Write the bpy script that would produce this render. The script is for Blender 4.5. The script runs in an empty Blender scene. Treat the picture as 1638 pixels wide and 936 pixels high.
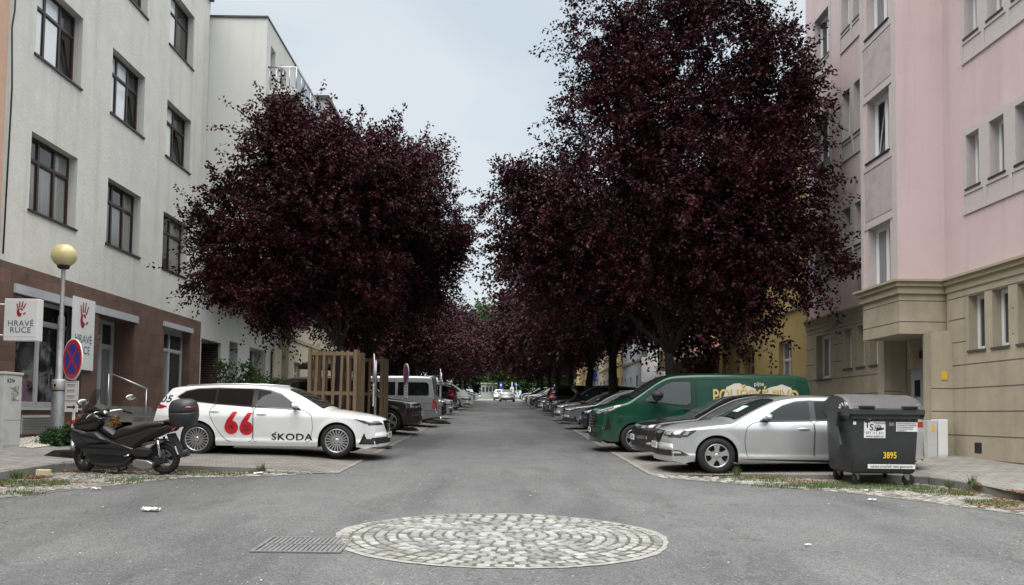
import bpy, bmesh, math, random
import numpy as np
from mathutils import Vector, Matrix, Euler
from mathutils.bvhtree import BVHTree
R = math.radians
PI = math.pi
scn = bpy.context.scene
C = scn.collection
# ---------------------------------------------------------------- camera
CZ = 1.53; SL = .031                      # eye height, uphill grade of the street
PITCH, ROLL, FPX, FW, FH = .05, .0135, 1320., 1638., 936.
cd = bpy.data.cameras.new('camera'); cam = bpy.data.objects.new('camera', cd); C.objects.link(cam); scn.camera = cam
cd.sensor_width = 36; cd.lens = 36*FPX/FW; cd.clip_start = .1; cd.clip_end = 3000
_c, _s = math.cos(ROLL), math.sin(ROLL)
fw = Vector((0, math.cos(PITCH), math.sin(PITCH))); u0 = Vector((0, -math.sin(PITCH), math.cos(PITCH))); r0 = Vector((1, 0, 0))
rt = _c*r0+_s*u0; up = -_s*r0+_c*u0
cam.matrix_world = Matrix(((rt.x, up.x, -fw.x, 0), (rt.y, up.y, -fw.y, 0), (rt.z, up.z, -fw.z, CZ), (0, 0, 0, 1)))
cd.shift_x = (FW/2-798)/FW
cd.shift_y = ((663-FPX*math.tan(PITCH))-FH/2)/FW
# ---------------------------------------------------------------- world, sun, exposure
w = bpy.data.worlds.new('World'); scn.world = w; w.use_nodes = True
nt = w.node_tree; nt.nodes.clear()
def N(t, T, **k):
    n = t.nodes.new(T)
    for a, v in k.items(): setattr(n, a, v)
    return n
def vec_mul(t, src, s):
    m = N(t, 'ShaderNodeMapping'); m.inputs['Scale'].default_value = s; t.links.new(src, m.inputs['Vector']); return m.outputs[0]
SUN_EL, SUN_AZ = R(58), R(200)            # behind the camera, a little to the left
sky = N(nt, 'ShaderNodeTexSky', sky_type='NISHITA', sun_disc=False, sun_elevation=SUN_EL, sun_rotation=SUN_AZ)
sky.dust_density = 2.0
bg1 = N(nt, 'ShaderNodeBackground'); bg1.inputs[1].default_value = .07
nt.links.new(sky.outputs[0], bg1.inputs[0])
tc = N(nt, 'ShaderNodeTexCoord'); sp = N(nt, 'ShaderNodeSeparateXYZ'); nt.links.new(tc.outputs['Generated'], sp.inputs[0])
rmp = N(nt, 'ShaderNodeMapRange'); rmp.inputs[1].default_value = .46; rmp.inputs[2].default_value = 1; rmp.inputs[3].default_value = .60; rmp.inputs[4].default_value = 4.1
nt.links.new(sp.outputs[2], rmp.inputs[0])
nz = N(nt, 'ShaderNodeTexNoise'); nz.inputs['Scale'].default_value = 1.6; nz.inputs['Detail'].default_value = 4; nz.inputs['Roughness'].default_value = .45
nt.links.new(vec_mul(nt, tc.outputs['Generated'], (1, 1, 2.4)), nz.inputs['Vector'])
cr = N(nt, 'ShaderNodeValToRGB'); cr.color_ramp.elements[0].position = .41; cr.color_ramp.elements[0].color = (.585, .72, .82, 1)
cr.color_ramp.elements[1].position = .61; cr.color_ramp.elements[1].color = (.82, .885, .93, 1)
nt.links.new(nz.outputs[0], cr.inputs[0])
hi = N(nt, 'ShaderNodeMapRange'); hi.inputs[1].default_value = .48; hi.inputs[2].default_value = .75; nt.links.new(sp.outputs[2], hi.inputs[0])
wm = N(nt, 'ShaderNodeMix', data_type='RGBA'); nt.links.new(hi.outputs[0], wm.inputs[0]); nt.links.new(cr.outputs[0], wm.inputs[6]); wm.inputs[7].default_value = (.90, .875, .835, 1)
bg2 = N(nt, 'ShaderNodeBackground'); nt.links.new(wm.outputs[2], bg2.inputs[0]); nt.links.new(rmp.outputs[0], bg2.inputs[1])
mx = N(nt, 'ShaderNodeMixShader'); mx.inputs[0].default_value = .86
nt.links.new(bg1.outputs[0], mx.inputs[1]); nt.links.new(bg2.outputs[0], mx.inputs[2])
wo = N(nt, 'ShaderNodeOutputWorld'); nt.links.new(mx.outputs[0], wo.inputs[0])
sl = bpy.data.lights.new('sun', 'SUN'); sl.energy = 1.3; sl.angle = R(50); sl.color = (1, .97, .93)
so = bpy.data.objects.new('sun', sl); C.objects.link(so)
_d = Vector((math.sin(SUN_AZ)*math.cos(SUN_EL), math.cos(SUN_AZ)*math.cos(SUN_EL), math.sin(SUN_EL)))
so.rotation_euler = _d.to_track_quat('Z', 'Y').to_euler(); so.location = (0, 0, 40)
scn.view_settings.view_transform = 'Standard'; scn.view_settings.look = 'None'; scn.view_settings.exposure = 0.72; scn.view_settings.gamma = 1
scn.cycles.max_bounces = 6; scn.cycles.diffuse_bounces = 3; scn.cycles.glossy_bounces = 3; scn.cycles.transmission_bounces = 3; scn.cycles.transparent_max_bounces = 6

# ---------------------------------------------------------------- materials
def bsdf(name):
    m = bpy.data.materials.new(name); m.use_nodes = True
    return m, m.node_tree, m.node_tree.nodes['Principled BSDF']
def mat(name, col, rough=.7, metal=0, var=.0, streak=None, vscale=3, bump=0, bscale=40, coat=0, spec=.5, island=0, dirt=None, dscale=1.2, damt=.5, emit=None, stretch=None, crough=.03):
    """procedural surface: base colour, value noise, optional blotchy dirt, grain bump and per-piece variation"""
    m, t, b = bsdf(name); L = t.links
    b.inputs['Roughness'].default_value = rough; b.inputs['Metallic'].default_value = metal
    b.inputs['Specular IOR Level'].default_value = spec; b.inputs['Coat Weight'].default_value = coat; b.inputs['Coat Roughness'].default_value = crough
    co = N(t, 'ShaderNodeTexCoord').outputs['Object']
    if stretch: co = vec_mul(t, co, stretch)
    rgb = N(t, 'ShaderNodeRGB'); rgb.outputs[0].default_value = (*col, 1); cur = rgb.outputs[0]
    def modval(cur, fac, lo, hi, a=.3, z=.7):
        mr = N(t, 'ShaderNodeMapRange'); mr.inputs[1].default_value = a; mr.inputs[2].default_value = z; mr.inputs[3].default_value = lo; mr.inputs[4].default_value = hi
        L.new(fac, mr.inputs[0])
        h = N(t, 'ShaderNodeHueSaturation'); L.new(mr.outputs[0], h.inputs['Value']); L.new(cur, h.inputs['Color']); return h.outputs[0]
    if var:
        n = N(t, 'ShaderNodeTexNoise'); n.inputs['Scale'].default_value = vscale; n.inputs['Detail'].default_value = 6; n.inputs['Roughness'].default_value = .65
        L.new(co, n.inputs['Vector']); cur = modval(cur, n.outputs[0], 1-var, 1+var)
    if island:
        g = N(t, 'ShaderNodeNewGeometry'); cur = modval(cur, g.outputs['Random Per Island'], 1-island, 1+island, 0, 1)
    if dirt:
        n = N(t, 'ShaderNodeTexNoise'); n.inputs['Scale'].default_value = dscale; n.inputs['Detail'].default_value = 8; n.inputs['Roughness'].default_value = .7
        L.new(co, n.inputs['Vector'])
        mr = N(t, 'ShaderNodeMapRange'); mr.inputs[1].default_value = .5; mr.inputs[2].default_value = .72; mr.inputs[3].default_value = 0; mr.inputs[4].default_value = damt
        L.new(n.outputs[0], mr.inputs[0]); x = N(t, 'ShaderNodeMix', data_type='RGBA'); L.new(mr.outputs[0], x.inputs[0]); L.new(cur, x.inputs[6]); x.inputs[7].default_value = (*dirt, 1); cur = x.outputs[2]
    if streak:
        n = N(t, 'ShaderNodeTexNoise'); n.inputs['Scale'].default_value = 1; n.inputs['Detail'].default_value = 7; n.inputs['Roughness'].default_value = .6; L.new(vec_mul(t, co, (2.6, 2.6, .16)), n.inputs['Vector'])
        mr = N(t, 'ShaderNodeMapRange'); mr.inputs[1].default_value = .50; mr.inputs[2].default_value = .74; mr.inputs[3].default_value = 0; mr.inputs[4].default_value = streak[3]
        L.new(n.outputs[0], mr.inputs[0]); x = N(t, 'ShaderNodeMix', data_type='RGBA'); L.new(mr.outputs[0], x.inputs[0]); L.new(cur, x.inputs[6]); x.inputs[7].default_value = (*streak[:3], 1); cur = x.outputs[2]
    L.new(cur, b.inputs['Base Color'])
    if bump:
        n = N(t, 'ShaderNodeTexNoise'); n.inputs['Scale'].default_value = bscale; n.inputs['Detail'].default_value = 5; L.new(co, n.inputs['Vector'])
        bp = N(t, 'ShaderNodeBump'); bp.inputs['Strength'].default_value = bump; bp.inputs['Distance'].default_value = .01; L.new(n.outputs[0], bp.inputs['Height']); L.new(bp.outputs[0], b.inputs['Normal'])
    if emit:
        b.inputs['Emission Color'].default_value = (*emit[:3], 1); b.inputs['Emission Strength'].default_value = emit[3]
    return m
def brickmat(name, c1, c2, mortar, bw, bh, ms, rough=.8, axis='XY', bump=.4, var=.15, offs=.5, dirt=None, rot=0, vsc=2.5):
    """tiles or bricks laid in metres on an object-space plane"""
    m, t, b = bsdf(name); L = t.links; b.inputs['Roughness'].default_value = rough
    co = N(t, 'ShaderNodeTexCoord').outputs['Object']; s = N(t, 'ShaderNodeSeparateXYZ'); L.new(co, s.inputs[0]); cb = N(t, 'ShaderNodeCombineXYZ')
    L.new(s.outputs['XYZ'.index(axis[0])], cb.inputs[0]); L.new(s.outputs['XYZ'.index(axis[1])], cb.inputs[1])
    v = cb.outputs[0]
    if rot:
        mp = N(t, 'ShaderNodeMapping'); mp.inputs['Rotation'].default_value = (0, 0, rot); L.new(v, mp.inputs[0]); v = mp.outputs[0]
    bt = N(t, 'ShaderNodeTexBrick', offset=offs); bt.inputs['Scale'].default_value = 1; bt.inputs['Brick Width'].default_value = bw; bt.inputs['Row Height'].default_value = bh
    bt.inputs['Mortar Size'].default_value = ms; bt.inputs['Mortar Smooth'].default_value = .2; bt.inputs['Bias'].default_value = 0
    bt.inputs['Color1'].default_value = (*c1, 1); bt.inputs['Color2'].default_value = (*c2, 1); bt.inputs['Mortar'].default_value = (*mortar, 1); L.new(v, bt.inputs['Vector'])
    n = N(t, 'ShaderNodeTexNoise'); n.inputs['Scale'].default_value = vsc; n.inputs['Detail'].default_value = 8; n.inputs['Roughness'].default_value = .7; L.new(co, n.inputs['Vector'])
    mr = N(t, 'ShaderNodeMapRange'); mr.inputs[1].default_value = .3; mr.inputs[2].default_value = .7; mr.inputs[3].default_value = 1-var; mr.inputs[4].default_value = 1+var; L.new(n.outputs[0], mr.inputs[0])
    h = N(t, 'ShaderNodeHueSaturation'); L.new(mr.outputs[0], h.inputs['Value']); L.new(bt.outputs[0], h.inputs['Color']); cur = h.outputs[0]
    if dirt:
        n2 = N(t, 'ShaderNodeTexNoise'); n2.inputs['Scale'].default_value = .9; n2.inputs['Detail'].default_value = 9; n2.inputs['Roughness'].default_value = .75; L.new(co, n2.inputs['Vector'])
        m2 = N(t, 'ShaderNodeMapRange'); m2.inputs[1].default_value = .5; m2.inputs[2].default_value = .7; m2.inputs[4].default_value = .6; L.new(n2.outputs[0], m2.inputs[0])
        x = N(t, 'ShaderNodeMix', data_type='RGBA'); L.new(m2.outputs[0], x.inputs[0]); L.new(cur, x.inputs[6]); x.inputs[7].default_value = (*dirt, 1); cur = x.outputs[2]
    L.new(cur, b.inputs['Base Color'])
    bp = N(t, 'ShaderNodeBump'); bp.inputs['Strength'].default_value = bump; bp.inputs['Distance'].default_value = .01; bp.invert = True; L.new(bt.outputs['Fac'], bp.inputs['Height']); L.new(bp.outputs[0], b.inputs['Normal'])
    return m
M = {}
M['stucco'] = mat('cream_render', (.60, .60, .56), .95, var=.07, streak=(.40, .385, .35, .5), vscale=1.2, bump=.8, bscale=14, dirt=(.70, .69, .66), dscale=2.5, damt=.5)
M['stucco2'] = mat('smooth_white_render', (.55, .555, .53), .95, streak=(.42, .415, .39, .4), var=.03, vscale=.8, bump=.2, bscale=30)
M['peach'] = mat('peach_render', (.55, .36, .26), .95, var=.06)
M['browntile'] = brickmat('brown_facade_tile', (.115, .070, .054), (.155, .092, .070), (.085, .058, .048), .62, .31, .006, .6, 'YZ', .5, .25, .5)
M['pink'] = mat('pink_render', (.535, .428, .433), .95, streak=(.40, .30, .30, .5), var=.05, vscale=.9, bump=.5, bscale=30, dirt=(.50, .37, .37), dscale=.5, damt=.35)
M['greytrim'] = mat('grey_window_surround_plaster', (.47, .43, .425), .95, var=.08, vscale=3, bump=.4, dirt=(.36, .31, .26), dscale=3, damt=.6)
M['sand'] = mat('sand_coloured_render_blocks', (.375, .33, .25), .95, streak=(.24, .21, .155, .45), var=.10, vscale=1.4, bump=.4, bscale=60, dirt=(.24, .205, .15), dscale=.9, damt=.5)
M['sandpale'] = mat('pale_sand_moulding', (.36, .32, .225), .95, var=.10, vscale=3, bump=.3, dirt=(.2, .18, .13), dscale=3, damt=.5)
M['groove'] = mat('dark_render_joint', (.09, .075, .06), 1)
M['yellow'] = mat('ochre_yellow_render', (.50, .37, .15), .95, var=.08, vscale=1.2, bump=.4)
M['palewall'] = mat('pale_cream_render', (.52, .47, .36), .95, var=.06)
M['bluewhite'] = mat('bluish_white_render', (.55, .60, .66), .95, var=.04)
M['lime'] = mat('lime_yellow_render', (.50, .50, .16), .95, var=.06)
M['grey_r'] = mat('grey_render', (.33, .33, .33), .95, var=.06)
M['redbrick'] = brickmat('red_brick', (.16, .06, .045), (.20, .085, .06), (.10, .08, .07), .25, .08, .01, .9, 'YZ', .5, .2)
M['darkbrick'] = brickmat('dark_brick', (.045, .022, .018), (.07, .03, .024), (.13, .11, .10), .25, .085, .012, .9, 'XZ', .5, .2)
M['rooftile'] = mat('red_roof_tile', (.22, .075, .05), .9, var=.2, vscale=6, bump=.6, bscale=20)
M['brownframe'] = mat('dark_brown_window_frame', (.035, .014, .012), .35, var=.1)
M['whiteframe'] = mat('white_plastic_frame', (.74, .76, .77), .35)
M['greyframe'] = mat('grey_painted_frame', (.46, .475, .50), .4, var=.04)
M['sill_dark'] = mat('dark_metal_sill', (.03, .025, .025), .4)
M['stone_sill'] = mat('weathered_concrete_sill', (.07, .06, .055), .9, var=.2)
def glassmat(name, col, rough=.03, refl=.9, wav=.12):
    m, t, b = bsdf(name); b.inputs['Base Color'].default_value = (*col, 1); b.inputs['Roughness'].default_value = rough
    b.inputs['IOR'].default_value = 1.5; b.inputs['Specular IOR Level'].default_value = refl*(.6 if 'window' in name or 'shop' in name else .34); b.inputs['Coat Weight'].default_value = .0
    if wav:
        n = N(t, 'ShaderNodeTexNoise'); n.inputs['Scale'].default_value = 1.3; t.links.new(N(t, 'ShaderNodeTexCoord').outputs['Object'], n.inputs['Vector'])
        bp = N(t, 'ShaderNodeBump'); bp.inputs['Strength'].default_value = wav; bp.inputs['Distance'].default_value = .02; t.links.new(n.outputs[0], bp.inputs['Height']); t.links.new(bp.outputs[0], b.inputs['Normal'])
    return m
M['pane'] = glassmat('window_glass_dark', (.035, .04, .042), .02, 1.0)
M['pane_sky'] = glassmat('window_glass_with_painted_sky', (.78, .82, .84), .03, 1.6)  # bright sky reflection painted in as a pale base colour
M['pane_curtain'] = mat('window_glass_with_net_curtain', (.20, .21, .205), .12, var=.35, vscale=2, spec=.8, stretch=(14, 14, .3))
M['shopglass'] = mat('shop_glass_with_goods_behind', (.022, .024, .022), .06, var=.9, vscale=3.5, spec=.7, dirt=(.10, .12, .115), dscale=4.5, damt=.6)
def shopmat():
    m, t, b_ = bsdf('shop_window_full_of_small_goods'); L = t.links; co = N(t, 'ShaderNodeTexCoord').outputs['Object']
    v = N(t, 'ShaderNodeTexVoronoi'); v.inputs['Scale'].default_value = 6; L.new(vec_mul(t, co, (1, 1, .6)), v.inputs['Vector'])
    h = N(t, 'ShaderNodeHueSaturation'); h.inputs['Saturation'].default_value = .35; h.inputs['Value'].default_value = .22; L.new(v.outputs['Color'], h.inputs['Color'])
    n = N(t, 'ShaderNodeTexNoise'); n.inputs['Scale'].default_value = 2.2; n.inputs['Detail'].default_value = 6; L.new(co, n.inputs['Vector'])
    s = N(t, 'ShaderNodeSeparateXYZ'); L.new(co, s.inputs[0]); g = N(t, 'ShaderNodeMapRange'); g.inputs[1].default_value = 1.5; g.inputs[2].default_value = 3.4; g.inputs[3].default_value = .14; g.inputs[4].default_value = -.10; L.new(s.outputs[2], g.inputs[0])
    a = N(t, 'ShaderNodeMath', operation='ADD'); L.new(n.outputs[0], a.inputs[0]); L.new(g.outputs[0], a.inputs[1])
    mr = N(t, 'ShaderNodeMapRange'); mr.inputs[1].default_value = .50; mr.inputs[2].default_value = .62; L.new(a.outputs[0], mr.inputs[0])
    x = N(t, 'ShaderNodeMix', data_type='RGBA'); L.new(mr.outputs[0], x.inputs[0]); x.inputs[6].default_value = (.018, .018, .017, 1); L.new(h.outputs[0], x.inputs[7]); L.new(x.outputs[2], b_.inputs['Base Color']); b_.inputs['Roughness'].default_value = .05; return m
M['shopglass'] = shopmat()
M['darkroom'] = mat('dark_interior', (.012, .01, .01), .9)
M['curtain'] = mat('net_curtain', (.4, .41, .40), .9, var=.2, vscale=3, stretch=(12, 12, .4))
M['steel'] = mat('galvanised_steel', (.42, .44, .46), .35, metal=.9, var=.08)
M['glassrail'] = glassmat('balcony_glass', (.30, .38, .40), .08, .8)
M['white'] = mat('white_panel', (.72, .73, .74), .5, var=.03)
M['black'] = mat('black_plastic', (.012, .012, .013), .45)
M['rubber'] = mat('tyre_rubber', (.014, .014, .015), .8, bump=.2, bscale=80, var=.2, vscale=20)
M['rubbersole'] = mat('recycled_rubber', (.022, .022, .023), .9, var=.3, vscale=20)
M['bark'] = mat('dark_bark', (.013, .0105, .009), .95, var=.35, vscale=6, bump=.9, bscale=18, stretch=(3, 3, .8))
M['timber'] = mat('raw_timber', (.17, .118, .07), .85, var=.3, vscale=2.5, bump=.3, bscale=30, stretch=(8, 8, .6), island=.25)
M['concrete'] = mat('kerb_concrete', (.17, .165, .155), .95, var=.16, vscale=2.5, bump=.5, bscale=60, dirt=(.09, .09, .075), dscale=2, damt=.6, island=.10)
M['gravelwhite'] = mat('white_gravel', (.52, .49, .44), .9, island=.3, var=.1)
M['paleedge'] = mat('worn_pale_edge_line', (.195, .19, .17), .9, var=.22, vscale=4, dirt=(.11, .11, .105), dscale=3, damt=.8)

# ---------------------------------------------------------------- object helpers
def prop(o, label=None, cat=None, group=None, kind=None):
    if label: o['label'] = label
    if cat: o['category'] = cat
    if group: o['group'] = group
    if kind: o['kind'] = kind
    return o
def link(o, parent=None):
    C.objects.link(o)
    if parent is not None: o.parent = parent
    return o
def empty(name, loc=(0, 0, 0), rz=0, label=None, cat=None, group=None, tilt=False):
    o = bpy.data.objects.new(name, None); o.empty_display_size = .2; C.objects.link(o)
    o.location = loc
    if tilt: o.rotation_mode = 'QUATERNION'; o.rotation_quaternion = Euler((math.atan(SL), 0, 0)).to_quaternion() @ Euler((0, 0, rz)).to_quaternion()
    else: o.rotation_euler = (0, 0, rz)
    return prop(o, label, cat, group)
class B:
    """collects geometry; .obj() links it as ONE mesh object"""
    def __init__(s): s.v = []; s.f = []; s.m = []; s.mats = []; s.sm = []
    def mi(s, m):
        if m not in s.mats: s.mats.append(m)
        return s.mats.index(m)
    def add(s, vs, fs, m, smooth=False):
        o = len(s.v); s.v += [tuple(v) for v in vs]; s.f += [tuple(i+o for i in f) for f in fs]; k = s.mi(m); s.m += [k]*len(fs); s.sm += [smooth]*len(fs); return s
    def box(s, x0, x1, y0, y1, z0, z1, m, T=None, bev=0):
        if bev:
            bm = bmesh.new(); bmesh.ops.create_cube(bm, size=1)
            for v in bm.verts: v.co = Vector(((x0+x1)/2+v.co.x*(x1-x0), (y0+y1)/2+v.co.y*(y1-y0), (z0+z1)/2+v.co.z*(z1-z0)))
            bmesh.ops.bevel(bm, geom=bm.edges[:], offset=min(bev, .45*min(abs(x1-x0), abs(y1-y0), abs(z1-z0))), segments=2, affect='EDGES', profile=.5)
            s.bm(bm, m, T, False); return s
        vs = [Vector((x, y, z)) for z in (z0, z1) for y in (y0, y1) for x in (x0, x1)]
        if T is not None: vs = [T @ v for v in vs]
        return s.add(vs, [(0, 2, 3, 1), (4, 5, 7, 6), (0, 1, 5, 4), (2, 6, 7, 3), (0, 4, 6, 2), (1, 3, 7, 5)], m)
    def bm(s, bm, m, T=None, smooth=True, free=True):
        bm.verts.index_update(); vs = [(T @ v.co) if T is not None else v.co.copy() for v in bm.verts]
        s.add(vs, [[v.index for v in f.verts] for f in bm.faces], m, smooth)
        if free: bm.free()
        return s
    def tube(s, pts, r, m, n=8, cap=True, smooth=True, flat=None):
        pts = [Vector(p) for p in pts]; rs = r if isinstance(r, (list, tuple)) else [r]*len(pts); vs = []; fs = []; prev = None
        for i, p in enumerate(pts):
            d = (pts[min(i+1, len(pts)-1)]-pts[max(i-1, 0)]).normalized()
            if prev is None: a = d.orthogonal().normalized()
            else: a = (prev-d*prev.dot(d)); a = a.normalized() if a.length > 1e-6 else d.orthogonal().normalized()
            prev = a; b = d.cross(a)
            for k in range(n):
                t = 2*PI*k/n; vs.append(p+(a*math.cos(t)+b*math.sin(t)*(flat or 1))*rs[i])
        for i in range(len(pts)-1):
            for k in range(n): fs.append((i*n+k, i*n+(k+1) % n, (i+1)*n+(k+1) % n, (i+1)*n+k))
        s.add(vs, fs, m, smooth)
        if cap:
            o = len(s.v)-len(vs); s.f += [tuple(o+k for k in range(n-1, -1, -1)), tuple(o+(len(pts)-1)*n+k for k in range(n))]; k = s.mi(m); s.m += [k, k]; s.sm += [False, False]
        return s
    def lathe(s, prof, m, n=32, T=None, smooth=True):
        """prof: (radius, height) pairs around local z"""
        vs = []; fs = []
        for r, z in prof:
            for k in range(n): t = 2*PI*k/n; vs.append(Vector((r*math.cos(t), r*math.sin(t), z)))
        for i in range(len(prof)-1):
            for k in range(n): fs.append((i*n+k, i*n+(k+1) % n, (i+1)*n+(k+1) % n, (i+1)*n+k))
        if T is not None: vs = [T @ v for v in vs]
        return s.add(vs, fs, m, smooth)
    def prism(s, poly, d0, d1, m, ax='Y', T=None, smooth=False):
        """2-D outline extruded along an axis: ax Y -> (x,z) outline; X -> (y,z); Z -> (x,y)"""
        def P(a, b, d): return Vector((a, d, b)) if ax == 'Y' else Vector((d, a, b)) if ax == 'X' else Vector((a, b, d))
        n = len(poly); vs = [P(a, b, d0) for a, b in poly]+[P(a, b, d1) for a, b in poly]
        if T is not None: vs = [T @ v for v in vs]
        fs = [tuple(range(n)), tuple(range(2*n-1, n-1, -1))]; s.add(vs, fs+[(i, i+n, (i+1) % n+n, (i+1) % n) for i in range(n)], m, smooth)
        if smooth:
            s.sm[-(n+2)] = False; s.sm[-(n+1)] = False
        return s
    def ell(s, c, r, m, T=None, u=20, v=12):
        bm = bmesh.new(); bmesh.ops.create_uvsphere(bm, u_segments=u, v_segments=v, radius=1)
        for q in bm.verts: q.co = Vector((c[0]+q.co.x*r[0], c[1]+q.co.y*r[1], c[2]+q.co.z*r[2]))
        return s.bm(bm, m, T)
    def mesh(s, name):
        me = bpy.data.meshes.new(name); me.from_pydata(s.v, [], s.f); me.polygons.foreach_set('material_index', s.m); me.polygons.foreach_set('use_smooth', s.sm)
        for m in s.mats: me.materials.append(m)
        me.update(); return me
    def obj(s, name, parent=None, label=None, cat=None, group=None, kind=None, fix=True):
        me = s.mesh(name)
        if fix:
            bm = bmesh.new(); bm.from_mesh(me); bmesh.ops.recalc_face_normals(bm, faces=bm.faces); bm.to_mesh(me); bm.free()
        return prop(link(bpy.data.objects.new(name, me), parent), label, cat, group, kind)
def paint_slot(o, m):
    o.material_slots[0].link = 'OBJECT'; o.material_slots[0].material = m
def copy_tree(o, parent=None, mat_map=None):
    c = o.copy(); C.objects.link(c); c.parent = parent
    if parent is not None: c.matrix_parent_inverse = o.matrix_parent_inverse.copy()
    if mat_map and c.type == 'MESH':
        for s in c.material_slots:
            if s.material and s.material.name in mat_map:
                n = mat_map[s.material.name]; s.link = 'OBJECT'; s.material = n
    for ch in list(o.children): copy_tree(ch, c, mat_map)
    return c
def text_faces(txt, size=1, ext=0, bold=False, xs=1, shear=0, spacing=1, align='CENTER'):
    """outline of a word as a mesh in the XY plane"""
    cu = bpy.data.curves.new('word', 'FONT'); cu.body = txt; cu.size = size; cu.align_x = align; cu.align_y = 'CENTER'; cu.shear = shear; cu.space_character = spacing
    if bold: cu.offset = .018*size*(bold if bold is not True else 1)
    cu.resolution_u = 3
    o = bpy.data.objects.new('word', cu); C.objects.link(o); dg = bpy.context.evaluated_depsgraph_get(); me = bpy.data.meshes.new_from_object(o.evaluated_get(dg))
    vs = [(v.co.x*xs, v.co.y) for v in me.vertices]; fs = [tuple(p.vertices) for p in me.polygons]
    bpy.data.objects.remove(o); bpy.data.curves.remove(cu); bpy.data.meshes.remove(me); return vs, fs
def add_text(b, txt, size, m, T, off=0, **k):
    """lettering laid on local plane: x -> T x, y -> T y, lifted by off along T z"""
    vs, fs = text_faces(txt, size, **k); return b.add([T @ Vector((x, y, off)) for x, y in vs], fs, m)
def frame_T(o, xa, ya):
    x = Vector(xa).normalized(); y = Vector(ya).normalized(); z = x.cross(y); o = Vector(o)
    return Matrix(((x.x, y.x, z.x, o.x), (x.y, y.y, z.y, o.y), (x.z, y.z, z.z, o.z), (0, 0, 0, 1)))
def gz(x, y):
    """height of the ground: street falls towards the camera, pavements stand a kerb above it"""
    z = SL*min(y, 150)
    def ip(a, t):
        for i in range(len(t)-1):
            if a <= t[i+1][0]: k = (a-t[i][0])/(t[i+1][0]-t[i][0]); return t[i][1]+k*(t[i+1][1]-t[i][1])
        return t[-1][1]
    if x < 0:
        if y > 14.55 or x < -7.7: z += ip(-x, [(-1, 0), (2.84, 0), (4.3, .09), (7.5, .13), (10, .33), (99, .33)])
    else:
        if y > 14.9 or x > 7.4: z += ip(x, [(-1, 0), (2.78, 0), (4.3, .05), (7.2, .12), (10, .22), (99, .22)])
    return z
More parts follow.
